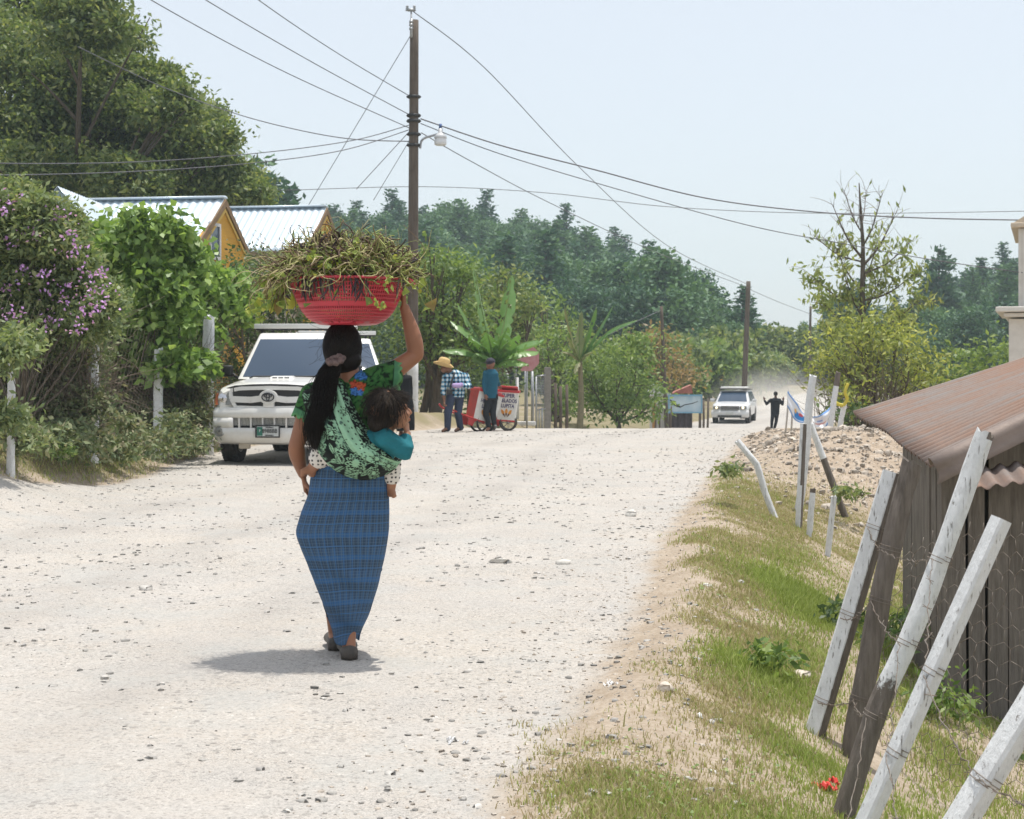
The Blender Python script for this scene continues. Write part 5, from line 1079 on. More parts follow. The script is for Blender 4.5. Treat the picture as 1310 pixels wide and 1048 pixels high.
def walker():
    o, P = figure(989, 551.5, 66, 'person in black walking away down the dusty road with both arms raised'); S = (.10, .05, .035)
    L = dict(sA=P(985.8, 512.5), eA=P(980.8, 517.5, .02), wA=P(977.8, 512.6, .03), sB=P(997.5, 512.5), eB=P(1001, 518, .02), wB=P(1002, 512.8, .03))
    legs = ((P(989, 529), P(987.5, 540, .05), P(987, 549.3, -.05), P(987.2, 550.8, .12)), (P(994, 529), P(993, 540, .12), P(990.5, 549.5, .2), P(990.2, 551, .36)))
    def body(m):
        head(m, P(992.3, 505, .02), 0, 0, 1.0); m.caps(P(992.3, 507.5), P(992, 512), .055, .06); m.tube([P(992, 510, 0), P(992, 513, 0), P(991.7, 521, 0), P(991.5, 531, 0)], [(.1, .08), (.19, .11), (.16, .10), (.16, .11)], 16, side=(1, 0, 0), dome=.3)
        for a, b, c, tx in (('sA', 'eA', 'wA', -1), ('sB', 'eB', 'wB', 1)): m.caps(L[a], L[b], .055, .042); m.caps(L[b], L[c], .04, .03); hand(m, L[c], (tx*.15, .1, 1), (0, 1, 0), 1.05, (.3, .3, .2), tx, .16, .6, r=1.25)
        for h, k, a, t in legs: m.caps(h, k, .08, .056); m.caps(k, a, .054, .04); foot(m, a, t)
    skinned(o, 'body', body, .012, MSKIN, lambda V, T: skin_colours(V, S), 2)
    def top(m):
        m.tube([P(992, 510, 0), P(992, 513, 0), P(991.7, 521, 0), P(991.5, 530.5, 0)], [(.115, .1), (.215, .135), (.19, .13), (.185, .13)], 18, side=(1, 0, 0), dome=.2)
        for a, b, c in (('sA', 'eA', 'wA'), ('sB', 'eB', 'wB')): m.caps(P(992, 512.5), L[a], .07, .07); m.caps(L[a], L[b], .07, .06); m.caps(L[b], L[b].lerp(L[c], .8), .058, .048)
    skinned(o, 'jacket', top, .012, MDRESS, flat((.012, .013, .017)))
    def tr(m):
        m.tube([P(991.5, 528, 0), P(991.5, 532, 0)], [(.17, .12), (.165, .12)], 16, side=(1, 0, 0), dome=.2); [(m.caps(h, k, .095, .07, 14), m.caps(k, a, .07, .055, 14)) for h, k, a, t in legs]
    skinned(o, 'trousers', tr, .012, MDRESS, flat((.014, .015, .02))); [skinned(o, 'shoe', lambda m: foot(m, a-Vector((0, 0, .01)), t, .05), .012, MDRESS, flat((.02, .02, .02))) for h, k, a, t in legs]
    m = MB(); m.ell(P(992.3, 504.3, 0), (.092, .105, .095), 18); m.build('hair', MHAIR, o, True)
walker()
def passer():
    o, P = figure(517, 552, 30, 'woman in a long black dress behind the raised arm, beside the white painted pole'); S = (.24, .11, .065)
    legs = ((P(513, 510), P(513, 532, .03), P(513, 549, .02), P(515, 551.5, -.12)), (P(520, 510), P(520.5, 532, 0), P(521.5, 549, -.05), P(524, 551.5, -.2)))
    A = dict(sA=P(505.5, 477), eA=P(503.5, 496, .02), wA=P(505, 512, -.05), sB=P(523.5, 477), eB=P(525, 495, .03), wB=P(524.5, 511, -.05))
    def body(m):
        T = head(m, P(511, 463, 0), math.radians(35), 0, .98); m.caps(P(512, 466), P(514, 475), .05, .055); m.tube([P(514, 473), P(514.5, 478), P(515.5, 492), P(516.5, 512)], [(.09, .07), (.155, .1), (.12, .1), (.16, .12)], 16, side=(1, 0, 0), dome=.3)
        for a, b, c in (('sA', 'eA', 'wA'), ('sB', 'eB', 'wB')): m.caps(A[a], A[b], .045, .036); m.caps(A[b], A[c], .035, .025); hand(m, A[c], (0, -.1, -1), (.3, 1, 0), .95, (.3, .4, .3), 1, .1, .5, r=1.2)
        for h, k, a, t in legs: m.caps(h, k, .08, .055); m.caps(k, a, .053, .036); foot(m, a, t)
        return T
    skinned(o, 'body', body, .010, MSKIN, lambda V, T: face_paint(V, skin_colours(V, S), T, S), 2)
    def dress(m):
        m.tube([P(514, 473), P(514.5, 478), P(515.5, 492), P(516.5, 512), P(518, 530), P(519, 544)], [(.105, .085), (.185, .125), (.155, .125), (.195, .15), (.19, .15), (.175, .14)], 20, side=(1, 0, 0), dome=.05)
        for a, b, c in (('sA', 'eA', 'wA'), ('sB', 'eB', 'wB')): m.caps(P(514, 477), A[a], .065, .062); m.caps(A[a], A[b], .06, .052); m.caps(A[b], A[b].lerp(A[c], .7), .05, .044)
    skinned(o, 'dress', dress, .011, MDRESS, flat((.010, .010, .012))); [skinned(o, 'shoe', lambda m: foot(m, a-Vector((0, 0, .012)), t, .04), .010, MDRESS, flat((.16, .045, .03))) for h, k, a, t in legs]
    m = MB(); m.ell(P(510.5, 462, .01), (.09, .105, .115), 18); m.caps(P(509, 464, .07), P(509, 482, .1), .06, .03); m.build('hair', MHAIR, o, True)
passer()
# ================= fence posts, wire, shed, bits lying about =================
def wood(name, c1, c2, rough=.85, sc=(14, 14, 1.2)):
    t = NT(name); v = t.mapping(sc); n = t.noise(3.0, 7, .7, v); n2 = t.noise(1.3, 4, .6, t.mapping((5, 5, 5)))
    c = t.mix(t.ramp(n, [(.32, 0.), (.68, 1.)]), c1, c2); c = t.mix(t.math('MULTIPLY', t.ramp(n2, [(.55, 0.), (.8, 1.)]), .4), c, tuple(q*.5 for q in c1)); t.base(c); t.set(Roughness=rough, Specular_IOR_Level=.2); t.bump(n, .6, .01); return t.m
def postmat():
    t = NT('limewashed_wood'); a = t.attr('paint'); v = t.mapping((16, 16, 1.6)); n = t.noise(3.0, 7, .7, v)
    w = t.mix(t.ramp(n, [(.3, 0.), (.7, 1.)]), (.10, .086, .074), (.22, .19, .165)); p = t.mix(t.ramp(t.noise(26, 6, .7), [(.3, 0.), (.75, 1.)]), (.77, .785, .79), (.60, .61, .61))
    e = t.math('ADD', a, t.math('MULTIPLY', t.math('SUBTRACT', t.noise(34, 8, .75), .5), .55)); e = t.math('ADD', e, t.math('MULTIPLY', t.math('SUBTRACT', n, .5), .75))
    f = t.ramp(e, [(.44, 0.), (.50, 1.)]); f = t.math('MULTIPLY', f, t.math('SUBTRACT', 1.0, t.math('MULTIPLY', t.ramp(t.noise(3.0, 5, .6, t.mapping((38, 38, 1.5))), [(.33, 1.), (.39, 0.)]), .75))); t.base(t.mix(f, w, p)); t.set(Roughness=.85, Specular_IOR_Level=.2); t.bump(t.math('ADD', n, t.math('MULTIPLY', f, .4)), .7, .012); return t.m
MPOST = postmat()
POSTS = {}
def dist(x, y):
    """distance at which the ground appears at a picture row"""
    ds = np.linspace(4, 30, 1500); z = H((x-655)/F*ds, ds, False); yy = HY+F*(CZ-z)/ds; return float(ds[np.argmin(np.abs(yy-y))])
def post(key, top, base, d, w, label, paint, square=0.0, bend=(), rough=.05, dt=0.0, taper=.92, rot=PI/4, flat_top=.0, seed=1, n=20, group='leaning fence posts on the right verge', ground=True):
    """top/base: picture points of the ends; paint(t, ax, ay): how much whitewash at height t and around the section"""
    if key in 'abc': d0 = d; d = dist(*base); w *= d/d0
    T, Bp = px(top[0], top[1], d+dt), px(base[0], base[1], d)
    if ground:
        g = hz(Bp.x, d)-.03; ax = (T-Bp).normalized()
        if ax.z > .05: Bp = Bp-ax*max((Bp.z-g)/ax.z, -.3)
    mid = [px(x, y, d+dt*.5) for x, y in bend[::-1]]; path = bez([Bp]+mid+[T], 40 if mid else 60)
    if key == 'g': q = [Bp]+mid+[T]; path = [a.lerp(b, i/20) for a, b in zip(q[:-1], q[1:]) for i in range(20)]+[T]
    k = len(path); o = Bp.copy(); ax = (T-Bp).normalized(); side = Vector((math.cos(rot), math.sin(rot), 0)); g = np.random.default_rng(seed); V, A = [], []
    for i, p in enumerate(path):
        t = i/(k-1); tn = (path[min(i+1, k-1)]-path[max(i-1, 0)]).normalized(); s = (side-tn*side.dot(tn)).normalized(); b = tn.cross(s); r = w/2*(1+(taper-1)*t)
        for j in range(n):
            a = 2*PI*j/n; ca, sa = math.cos(a), math.sin(a); sq = 1/max(abs(ca), abs(sa)); rr = r*((1-square)+square*sq*.90)
            rr *= 1+rough*(fbm(ca*1.3+seed*7, sa*1.3, t*7, seed)*1.4+.5*noise3(ca*4, sa*4+seed, t*3.5, seed+5))
            P = p+s*ca*rr+b*sa*rr
            if i == k-1 and not flat_top: P = P+tn*(.03*w/.1*float(noise3(ca*2, sa*2, seed, 3)))
            V.append(P-o); A.append(paint(t, (s*ca+b*sa)))
    m = len(V); V += [path[-1]-o+ax*(.0), Vector((0, 0, 0))]; A += [paint(1.0, ax), 0]
    F4 = [(i*n+j, i*n+(j+1) % n, (i+1)*n+(j+1) % n, (i+1)*n+j) for i in range(k-1) for j in range(n)]; F3 = [((k-1)*n+j, (k-1)*n+(j+1) % n, m) for j in range(n)]+[((j+1) % n, j, m+1) for j in range(n)]
    mb = MB(); mb.add(V, F4+F3); me = mb.mesh('fence_post'); me.attributes.new('paint', 'FLOAT', 'POINT').data.foreach_set('value', np.array(A, np.float32)); ob = link('fence_post', me, MPOST, None, True); me.set_sharp_from_angle(angle=math.radians(28)); ob.location = o
    tag(ob, label, 'fence post', group); POSTS[key] = (path, w); return ob
full = lambda t, q: .80
left = lambda t, q: 1.0 if q.x < .12 else -.3
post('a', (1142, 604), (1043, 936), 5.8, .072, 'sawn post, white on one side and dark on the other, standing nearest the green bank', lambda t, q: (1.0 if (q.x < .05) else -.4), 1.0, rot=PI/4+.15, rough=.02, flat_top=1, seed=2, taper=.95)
post('b', (1166, 592), (1089, 966), 5.4, .072, 'bare weathered dark post with a split top', lambda t, q: .30 if q.x < -.4 and t < .5 else -.4, .25, bend=((1140, 700), (1112, 840)), rough=.16, seed=5, taper=.95, rot=.3)
post('c', (1260, 556), (1078, 1046), 4.55, .063, 'peeling whitewashed round pole, bare and dark at its foot, crossing the shed eave', lambda t, q: min(.72, max(0, (t-.22)*4.2)) if not (t > .985 and q.x > 0) else 0, .12, bend=((1212, 690), (1170, 800), (1120, 915)), rough=.13, seed=9, taper=.86, rot=.2)
post('d', (1281, 664), (1106, 1056), 4.2, .051, 'clean white sawn post with a square top', full, 1.0, rot=PI/4-.28, rough=.015, flat_top=1, seed=12, taper=1.0)
post('e', (1352, 850), (1222, 1062), 3.6, .066, 'white post cut off by the lower right corner of the view', full, .8, rot=PI/4-.3, rough=.03, flat_top=1, seed=15, taper=1.0)
post('f', (1520, 860), (1392, 1100), 3.2, .075, 'white post standing outside the view beyond the lower right corner', full, .8, rot=PI/4-.3, rough=.03, flat_top=1, seed=16, taper=1.0)
post('g', (943, 564), (1003, 690), 15, .065, 'crooked white branch post leaning away over the road edge', lambda t, q: .74, 0, bend=((968, 594), (978, 628)), rough=.12, seed=21, rot=.1)
post('h', (1040, 481), (1023, 640), 16.5, .085, 'tall white post, highest of the posts beside the earth heap', lambda t, q: .66 if t > .03 else 0, 0, bend=((1034, 530), (1031, 580)), rough=.10, seed=23, rot=.1)
post('i', (1028, 542), (1021, 689), 15, .062, 'dark sawn post with a white top in front of the tallest post', lambda t, q: 1.0 if (q.x < -.35 and t > .3) or t > .985 or (t < .45 and q.x < .3) else -.1, .9, rot=PI/4, rough=.04, flat_top=1, seed=25)
post('j', (1037, 543), (1071, 634), 17.2, .075, 'post leaning the other way, white above and dark below', lambda t, q: 1.0 if t > .60 else -.2, .2, rough=.08, seed=27)
post('k', (1040, 625), (1035, 688), 14.6, .058, 'short white stake with a dark burnt top', lambda t, q: .85 if t < .88 else .3, .2, rough=.10, seed=29)
post('l', (1067, 635), (1060, 699), 13.6, .052, 'short clean white stake standing apart to the right', full, .1, rough=.08, seed=31)
post('m', (1072.5, 476), (1062, 545), 25, .10, 'thick leaning dark post with whitewashed foot behind the earth heap', lambda t, q: 1.0 if t < .75 else -.3, .1, rough=.07, seed=33, ground=True, taper=.8)
post('n', (1080, 518), (1074, 548), 25.5, .085, 'short white stump tied with yellow ribbon behind the earth heap', full, .1, rough=.12, seed=35)
MWIRE = pm('rusty_wire', (.17, .13, .10), (.26, .23, .20), .6, 20, metal=.4)
def barbed(keys, fr, label, sag=.02, seed=1):
    g = np.random.default_rng(seed); m = MB(); pts = []
    for q, k in enumerate(keys):
        path, w = POSTS[k]; i = int(fr[q]*(len(path)-1)); pts.append(path[i]+Vector((-w*.5, -w*.35, 0)))
    line = []
    for a, b in zip(pts[:-1], pts[1:]):
        for i in range(24): t = i/24; line.append(a.lerp(b, t)-Vector((0, 0, sag*4*t*(1-t)))+Vector(g.normal(size=3))*.003)
    line.append(pts[-1]); n = len(line); tw = lambda i, s: line[i]+Vector((0, math.cos(i*1.9+s), math.sin(i*1.9+s)))*.0022
    for s in (0, PI): m.tube([tw(i, s) for i in range(n)], .0013, 5)
    for i in range(4, n-2, 6):
        for s in (-1, 1): d = Vector(g.normal(size=3)).normalized()*.017; m.tube([line[i]-d, line[i]+d], .0011, 4)
    for p, k in zip(pts, keys):      # turns round each post
        path, w = POSTS[k]; c = min(path, key=lambda v: (v-p).length); ax = (path[-1]-path[0]).normalized(); s, b = frame(ax); r = w*.56
        for q in range(2): m.tube([c+s*r*math.cos(t)+b*r*math.sin(t)+ax*(.006*t/PI+.014*q) for t in [2*PI*j/20 for j in range(21)]], .0014, 5)
    o = m.build('barbed_wire', MWIRE, None, True); tag(o, label, 'barbed wire', 'barbed wire strands of the right fence')
barbed('abcdef', (.76, .66, .70, .62, .7, .7), 'topmost barbed wire strand strung along the leaning posts', .02, 1)
barbed('abcdef', (.47, .50, .46, .47, .5, .5), 'middle barbed wire strand strung along the leaning posts', .03, 2)
barbed('abcdef', (.20, .22, .25, .25, .3, .3), 'lowest barbed wire strand strung along the leaning posts', .02, 3)
def chicken_wire():
    lo = [px(1096, 955, 6.6), px(1180, 985, 6.3), px(1270, 1020, 6.0), px(1420, 1060, 5.8)]; hi = [px(1150, 690, 6.6), px(1215, 655, 6.4), px(1300, 650, 6.1), px(1450, 640, 5.9)]
    for p in lo: p.z = max(hz(p.x, p.y)+.01, p.z)
    L, U = bez(lo, 10), bez(hi, 10); seg = np.cumsum([0]+[(b-a).length for a, b in zip(L[:-1], L[1:])]); tot = seg[-1]
    def S(u, v):
        u = min(max(u, 0), tot-1e-6); i = int(np.searchsorted(seg, u, 'right')-1); t = (u-seg[i])/(seg[i+1]-seg[i]); a = L[i].lerp(L[i+1], t); b = U[i].lerp(U[i+1], t); p = a.lerp(b, v)
        return p+Vector((1, .3, 0)).normalized()*float(.06*noise3(u*3.5, v*3, 0, 77)+.012*noise3(u*14, v*9, 0, 79))
    cw, ch = .078, .090; hgt = sum((b-a).length for a, b in zip(L, U))/len(L); rows = int(hgt/(ch*.75)); cols = int(tot/cw); paths = []
    for r in range(rows):
        for c in range(cols):
            ox = (c+.5*(r % 2))*cw; oy = r*ch*.75; q = [(ox, oy+ch*.25), (ox+cw*.5, oy), (ox+cw, oy+ch*.25), (ox+cw, oy+ch*.75)]
            j = lambda p: S(p[0]+.007*float(noise3(p[0]*31, p[1]*31, 1, 5)), min((p[1]+.007*float(noise3(p[0]*29, p[1]*29, 9, 6)))/hgt, 1))
            q = [j(p) for p in q]
            for a, b in zip(q[:-1], q[1:]): paths.append([a, b])
    V, Q = tubes_np(np.array([[list(p) for p in q] for q in paths]), .0012, 4); o = link('wire_netting', arr_mesh('wire_netting', V, Q), MWIRE, None, True); tag(o, 'sagging hexagonal wire netting hung between the leaning posts and the shed', 'wire netting')
chicken_wire()
# ---------- the shed ----------
SA = px(1191, 598, 8.5); SE = px(1092, 526, 10.9)           # near and far end of the low eave
eD = (SE-SA); eD.z = 0; eL = eD.length; eD.normalize(); pN = Vector((eD.y, -eD.x, 0))
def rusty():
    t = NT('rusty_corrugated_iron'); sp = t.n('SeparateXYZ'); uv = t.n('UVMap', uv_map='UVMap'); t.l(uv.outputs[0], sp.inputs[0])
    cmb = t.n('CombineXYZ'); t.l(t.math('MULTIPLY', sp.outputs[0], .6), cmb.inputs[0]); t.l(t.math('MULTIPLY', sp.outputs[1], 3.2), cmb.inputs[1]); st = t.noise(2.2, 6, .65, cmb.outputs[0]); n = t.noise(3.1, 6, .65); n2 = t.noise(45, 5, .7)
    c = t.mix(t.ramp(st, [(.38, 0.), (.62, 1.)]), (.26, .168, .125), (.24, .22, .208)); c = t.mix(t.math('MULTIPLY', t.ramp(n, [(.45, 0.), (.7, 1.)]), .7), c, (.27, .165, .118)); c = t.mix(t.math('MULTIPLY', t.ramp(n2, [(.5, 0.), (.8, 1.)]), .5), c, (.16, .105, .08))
    vl = t.math('POWER', t.math('MULTIPLY_ADD', t.math('SINE', t.math('MULTIPLY', sp.outputs[1], 2*PI/.085)), -.5, .5), 2.2); c = t.mix(t.math('MULTIPLY', vl, t.math('MULTIPLY_ADD', n, .9, .1)), c, (.105, .072, .06))      # shade between the ridges painted into the valley colour, along with gathered dirt
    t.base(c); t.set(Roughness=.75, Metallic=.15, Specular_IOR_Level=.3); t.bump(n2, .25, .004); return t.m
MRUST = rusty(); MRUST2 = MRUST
def corrugated(name, f, nu, nv, u1, v1, parent, mat, amp=.011, pitch=.09, thick=.002):
    """f(u, v) -> point and normal; ridges run along u"""
    V, UV = [], []
    for i in range(nu+1):
        for j in range(nv+1):
            u, v = u1*i/nu, v1*j/nv; p, n = f(u, v); V.append(p+n*(amp*math.sin(2*PI*v/pitch))); UV.append((u, v))
    Q = [(i*(nv+1)+j, (i+1)*(nv+1)+j, (i+1)*(nv+1)+j+1, i*(nv+1)+j+1) for i in range(nu) for j in range(nv)]
    me = arr_mesh(name, np.array([list(p) for p in V]), np.array(Q)); uvl = me.uv_layers.new(name='UVMap'); li = np.empty(len(me.loops), np.int32); me.loops.foreach_get('vertex_index', li); uvl.data.foreach_set('uv', np.array(UV, np.float32)[li].ravel())
    o = link(name, me, mat, parent, True); s = o.modifiers.new('s', 'SOLIDIFY'); s.thickness = thick; return o
def shed():
    g0 = hz(SA.x+.4, 8.7); O = Vector((SA.x, SA.y, g0)); r = empty('shed', O, 0, 'low plank shed with rusty corrugated iron roof behind the leaning fence', 'shed'); up = Vector((0, 0, 1)); W = 3.4
    def roof(u, v):      # u up the slope, v along the eave
        k = v/eL; sl = math.tan(math.radians(25.5-8*k)); p = SA-O+eD*v+Vector((0, 0, (SE.z-SA.z)*k))+pN*u+up*(u*sl)
        p = p+up*(.014*math.sin(v*2.1+u)+.02*math.sin(v*.9+2)*u/2)-pN*(.03*float(noise3(v*1.4, 0, 0, 8)))*(u < .01); n = (up-pN*sl).normalized(); return p, n
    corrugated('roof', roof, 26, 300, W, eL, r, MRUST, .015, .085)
    # rolled flashing along the near verge
    a, b = roof(0, 0)[0], roof(W, 0)[0]; n = roof(1, 0)[1]; q = -eD; m = MB(); N = 24; path = [a.lerp(b, i/N) for i in range(N+1)]
    def prof(p, t):
        out = []
        for k in range(9): th = PI*1.05*k/8; out.append(p-q*.06*math.cos(th)+q*.06+n*(.05*math.sin(th)+.012))
        out.append(p+q*.115+n*-.04); out.append(p+q*.135+up*-.085+Vector((0, 0, .01*math.sin(t*9)))); return out
    m.loft([prof(p, i/N) for i, p in enumerate(path)], closed=False, capends=False); f = m.build('verge_flashing', pm('dull_flashing', (.27, .215, .185), (.19, .15, .13), .6, 5, .2, 50, metal=.2), r, True); me = f.data; me.uv_layers.new(name='UVMap'); f.modifiers.new('s', 'SOLIDIFY').thickness = .003
    for i, l in enumerate(me.loops): v = me.vertices[l.vertex_index].co; me.uv_layers['UVMap'].data[i].uv = (v.x, v.z*3)
    # short second roof sheet under the verge, its wavy edge towards the road
    def porch(u, v): p = roof(.16+v, 0)[0]+q*(.06+u)-up*(.095+u*.30)+up*(-v*math.tan(math.radians(25.5))*.72); return p, up
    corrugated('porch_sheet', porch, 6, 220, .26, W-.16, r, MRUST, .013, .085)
    # plank walls
    mw = wood('grey_planks', (.12, .105, .09), (.24, .212, .185)); g = np.random.default_rng(6); top = lambda u: (roof(u, .15)[0]).z-.06
    def wall(name, p0, dirv, nrm, L, topf, seed):
        m = MB(); g = np.random.default_rng(seed); u = 0
        while u < L:
            w = .10+.07*g.random(); w = min(w, L-u+.01); gap = .006+.010*g.random()**2; t0, t1 = topf(u), topf(u+w); off = .012*g.random(); lean = .012*g.normal(); bot = -.05+.05*g.random(); A = p0+dirv*u+nrm*off; Bq = p0+dirv*(u+w-gap)+nrm*(off+.004*g.normal())
            P = [Vector((A.x, A.y, bot)), Vector((Bq.x, Bq.y, bot)), Vector((Bq.x, Bq.y, t1))+dirv*lean, Vector((A.x, A.y, t0))+dirv*lean]; m.loft([P, [p-nrm*.022 for p in P]]); u += w
        return m.build(name, mw, r, fix=True)
    c0 = (SA-O)+eD*.16+pN*.10; c0.z = 0; wall('front_wall', c0, pN, -eD, W-.1, lambda u: top(u+.10), 7); wall('side_wall', c0+eD*.03, eD, -pN, 1.0, lambda u: roof(.06, u+.2)[0].z-.03, 8)
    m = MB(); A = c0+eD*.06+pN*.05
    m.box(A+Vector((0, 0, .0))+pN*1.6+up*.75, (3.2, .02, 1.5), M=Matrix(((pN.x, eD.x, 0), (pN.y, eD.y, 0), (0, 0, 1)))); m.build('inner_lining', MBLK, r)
    for v in (2.1,):
        p = roof(1.3, v)[0]; m = MB(); m.tube([Vector((p.x, p.y, hz(p.x+O.x, p.y+O.y)-O.z-.1)), p-up*.03], .045, 8); m.build('corner_post', mw, r, True)
    m = MB(); e = roof(.5, .25)[0]-up*.07; e2 = roof(.5, eL-.1)[0]-up*.07; m.tube([e, e2], .035, 6); m.build('roof_beam', mw, r, True)
    m = MB(); p = c0+pN*.55-eD*.05; m.box(Vector((p.x, p.y, top(.65)-.16)), (.05, .03, .30), M=Matrix(((pN.x, eD.x, 0), (pN.y, eD.y, 0), (0, 0, 1)))); m.build('batten', pm('pale_batten', (.55, .53, .48)), r)
shed()
# ---------- banners between the posts ----------
def banner(name, A, Bp, C, D, label, bl, seed):
    m = 34; n = 22; V, c = [], []
    for i in range(m+1):
        for j in range(n+1):
            u, v = i/m, j/n; p = A*(1-u)*(1-v)+Bp*u*(1-v)+C*u*v+D*(1-u)*v; p = p+Vector((0, .06*math.sin(u*9+v*3+seed)+.04*math.sin(v*7-u*4), -.10*math.sin(PI*u)*(.4+.6*v))); V.append(list(p)); w = np.array([.74, .75, .78])
            s = (v < .13 or v > .90); k = w
            if s: k = np.array([.16, .30, .58])
            if bl and .36 < v < .84 and .40 < u < .95: k = np.array([.03, .22, .55])
            if bl and ((u-.45)**2*2+(v-.42)**2 < .012): k = np.array([.75, .42, .10])
            if bl and ((u-.72)**2*2+(v-.36)**2 < .016): k = np.array([.60, .08, .10])
            if not bl and abs(v-.62) < .035 and .15 < u < .85: k = np.array([.62, .30, .24])
            if not bl and abs(v-.42) < .04 and .3 < u < .6: k = np.array([.25, .35, .6])
            c.append(k)
    Q = [(i*(n+1)+j, (i+1)*(n+1)+j, (i+1)*(n+1)+j+1, i*(n+1)+j+1) for i in range(m) for j in range(n)]; V = np.array(V); o0 = V.mean(0)
    o = link(name, arr_mesh(name, V-o0, np.array(Q), None, dict(col=np.array(c))), attrmat('banner_cloth', .7, .1, 60, .3, var=.05), None, True); o.location = o0; o.modifiers.new('s', 'SOLIDIFY').thickness = .003; tag(o, label, 'banner')
d1 = 24
banner('cloth_banner', px(1009, 500, d1), px(1033, 533, d1-1), px(1030, 540, d1-1), px(1007, 520, d1), 'hanging white cloth banner with a blue panel and orange spots', True, 1)
banner('cloth_banner', px(1040, 533, d1), px(1062, 520, d1+.5), px(1060, 543, d1+.5), px(1038, 543, d1), 'sagging white cloth banner with a blue border beside the thick leaning post', False, 3)
for x0, x1, y0, y1, lb in ((1009, 1004, 496, 547, 'thin pale stick holding up the end of the blue banner'), (1013, 1012, 505, 546, 'thin grey stick behind the blue banner')):
    m = MB(); a, b = px(x0, y0, d1+.1), px(x1, y1, d1+.1); b.z = hz(b.x, b.y)-.05; m.tube([b, b.lerp(a, .5)+Vector((.01, 0, 0)), a], .014, 6); o = m.build('stick', wood('pale_stick', (.40, .38, .34), (.52, .5, .46)), None, True); tag(o, lb, 'stick')
m = MB(); p = px(1079, 519, 25.4); m.tube(bez([p, p+Vector((.06, 0, .10)), p+Vector((.02, -.03, .22)), p+Vector((.07, -.02, .36))], 8), [(.026, .006)]*25, 8, side=(1, 0, 0)); m.tube(bez([p, p+Vector((-.08, 0, .02)), p+Vector((-.13, -.02, .05))], 6), [(.03, .006)]*13, 6, side=(0, 0, 1)); o = m.build('ribbon', pm('yellow_ribbon', (.60, .52, .06), (.5, .42, .05), .5), None, True); tag(o, 'yellow ribbon knotted round the white stump', 'ribbon')
# ---------- stones and litter ----------
g_ = np.random.default_rng(31)
def stone(x, y, d, s, label, mat, flat=.6, grp=None):
    p = px(x, y, d); z = hz(p.x, d); V, Fs = rock_arrays(np.zeros((1, 3)), np.array([s]), g_, flat); bm = bmesh.new(); me = arr_mesh('rock', V, Fs); bm.from_mesh(me); bmesh.ops.subdivide_edges(bm, edges=bm.edges[:], cuts=1, smooth=.35); bm.to_mesh(me); bm.free()
    o = link('rock', me, mat, None, False); o.location = (p.x, d, z+s*flat*.3); tag(o, label, 'rock', grp)
MR2 = pm('pale_rock', (.50, .48, .44), (.62, .60, .55), .9, 20, .4, 60)
for x, y, s, lb in ((808, 659, .075, 'largest pale stone on the far part of the road edge'), (948, 748, .033, 'round white pebble in the short grass'), (905, 748, .035, 'flat pale stone in the grass beside the bare patch'), (850, 886, .032, 'half buried pale stone at the edge of the turf'), (720, 722, .05, 'pale slab stone sticking out of the middle of the road'), (640, 720, .06, 'long flat stone bedded in the road beside the pale slab'), (186, 752, .045, 'dark grey stone in the shallow hollow on the road'), (1024, 866, .036, 'dusty stone beside the foot of the sawn two tone post')):
    stone(x, y, dist(x, y), s, lb, MSTONE if 'dark' in lb else MCLOD if 'dusty' in lb or 'half' in lb else MR2, .45 if 'flat' in lb or 'slab' in lb else .65)
def scrap(name, x, y, sz, mat, label, cat, n=7, seed=1):
    g = np.random.default_rng(seed); d = dist(x, y); p = px(x, y, d); z = hz(p.x, d); m = MB(); k = 9
    for q in range(n):
        c = Vector((g.normal()*sz*.5, g.normal()*sz*.4, sz*.12+abs(g.normal())*sz*.2)); a = g.random()*6.3; L = sz*(.4+.5*g.random()); grid = []
        for i in range(k):
            for j in range(4): u = (i/(k-1)-.5)*L; v = (j/3-.5)*L*.45; grid.append(c+Vector((u*math.cos(a)-v*math.sin(a), u*math.sin(a)+v*math.cos(a), .25*L*math.sin(u/L*9+q)+.12*L*math.sin(v/L*12))))
        m.add(grid, [(i*4+j, (i+1)*4+j, (i+1)*4+j+1, i*4+j+1) for i in range(k-1) for j in range(3)])
    o = m.build(name, mat, None, True); o.location = (p.x, d, z); o.modifiers.new('s', 'SOLIDIFY').thickness = .0015; tag(o, label, cat)
mw_ = pm('white_plastic', (.72, .72, .72), (.6, .6, .6), .4); mr_ = pm('red_plastic_film', (.62, .05, .03), (.5, .04, .03), .4)
scrap('plastic_scrap', 578, 945, .05, mw_, 'crumpled white plastic scrap lying at the road edge', 'litter', 4, 3); scrap('plastic_scrap', 1057, 1012, .055, mr_, 'torn red plastic scrap at the foot of the peeling pole', 'litter', 9, 5)
scrap('plastic_scrap', 994, 742, .03, mr_, 'small red scrap caught in the green verge', 'litter', 4, 7); scrap('plastic_scrap', 900, 921, .035, mw_, 'pale paper scrap in the dry grass', 'litter', 3, 9); scrap('plastic_scrap', 780, 878, .04, mw_, 'pale wrapper pieces on the dirt beside the turf', 'litter', 4, 11)
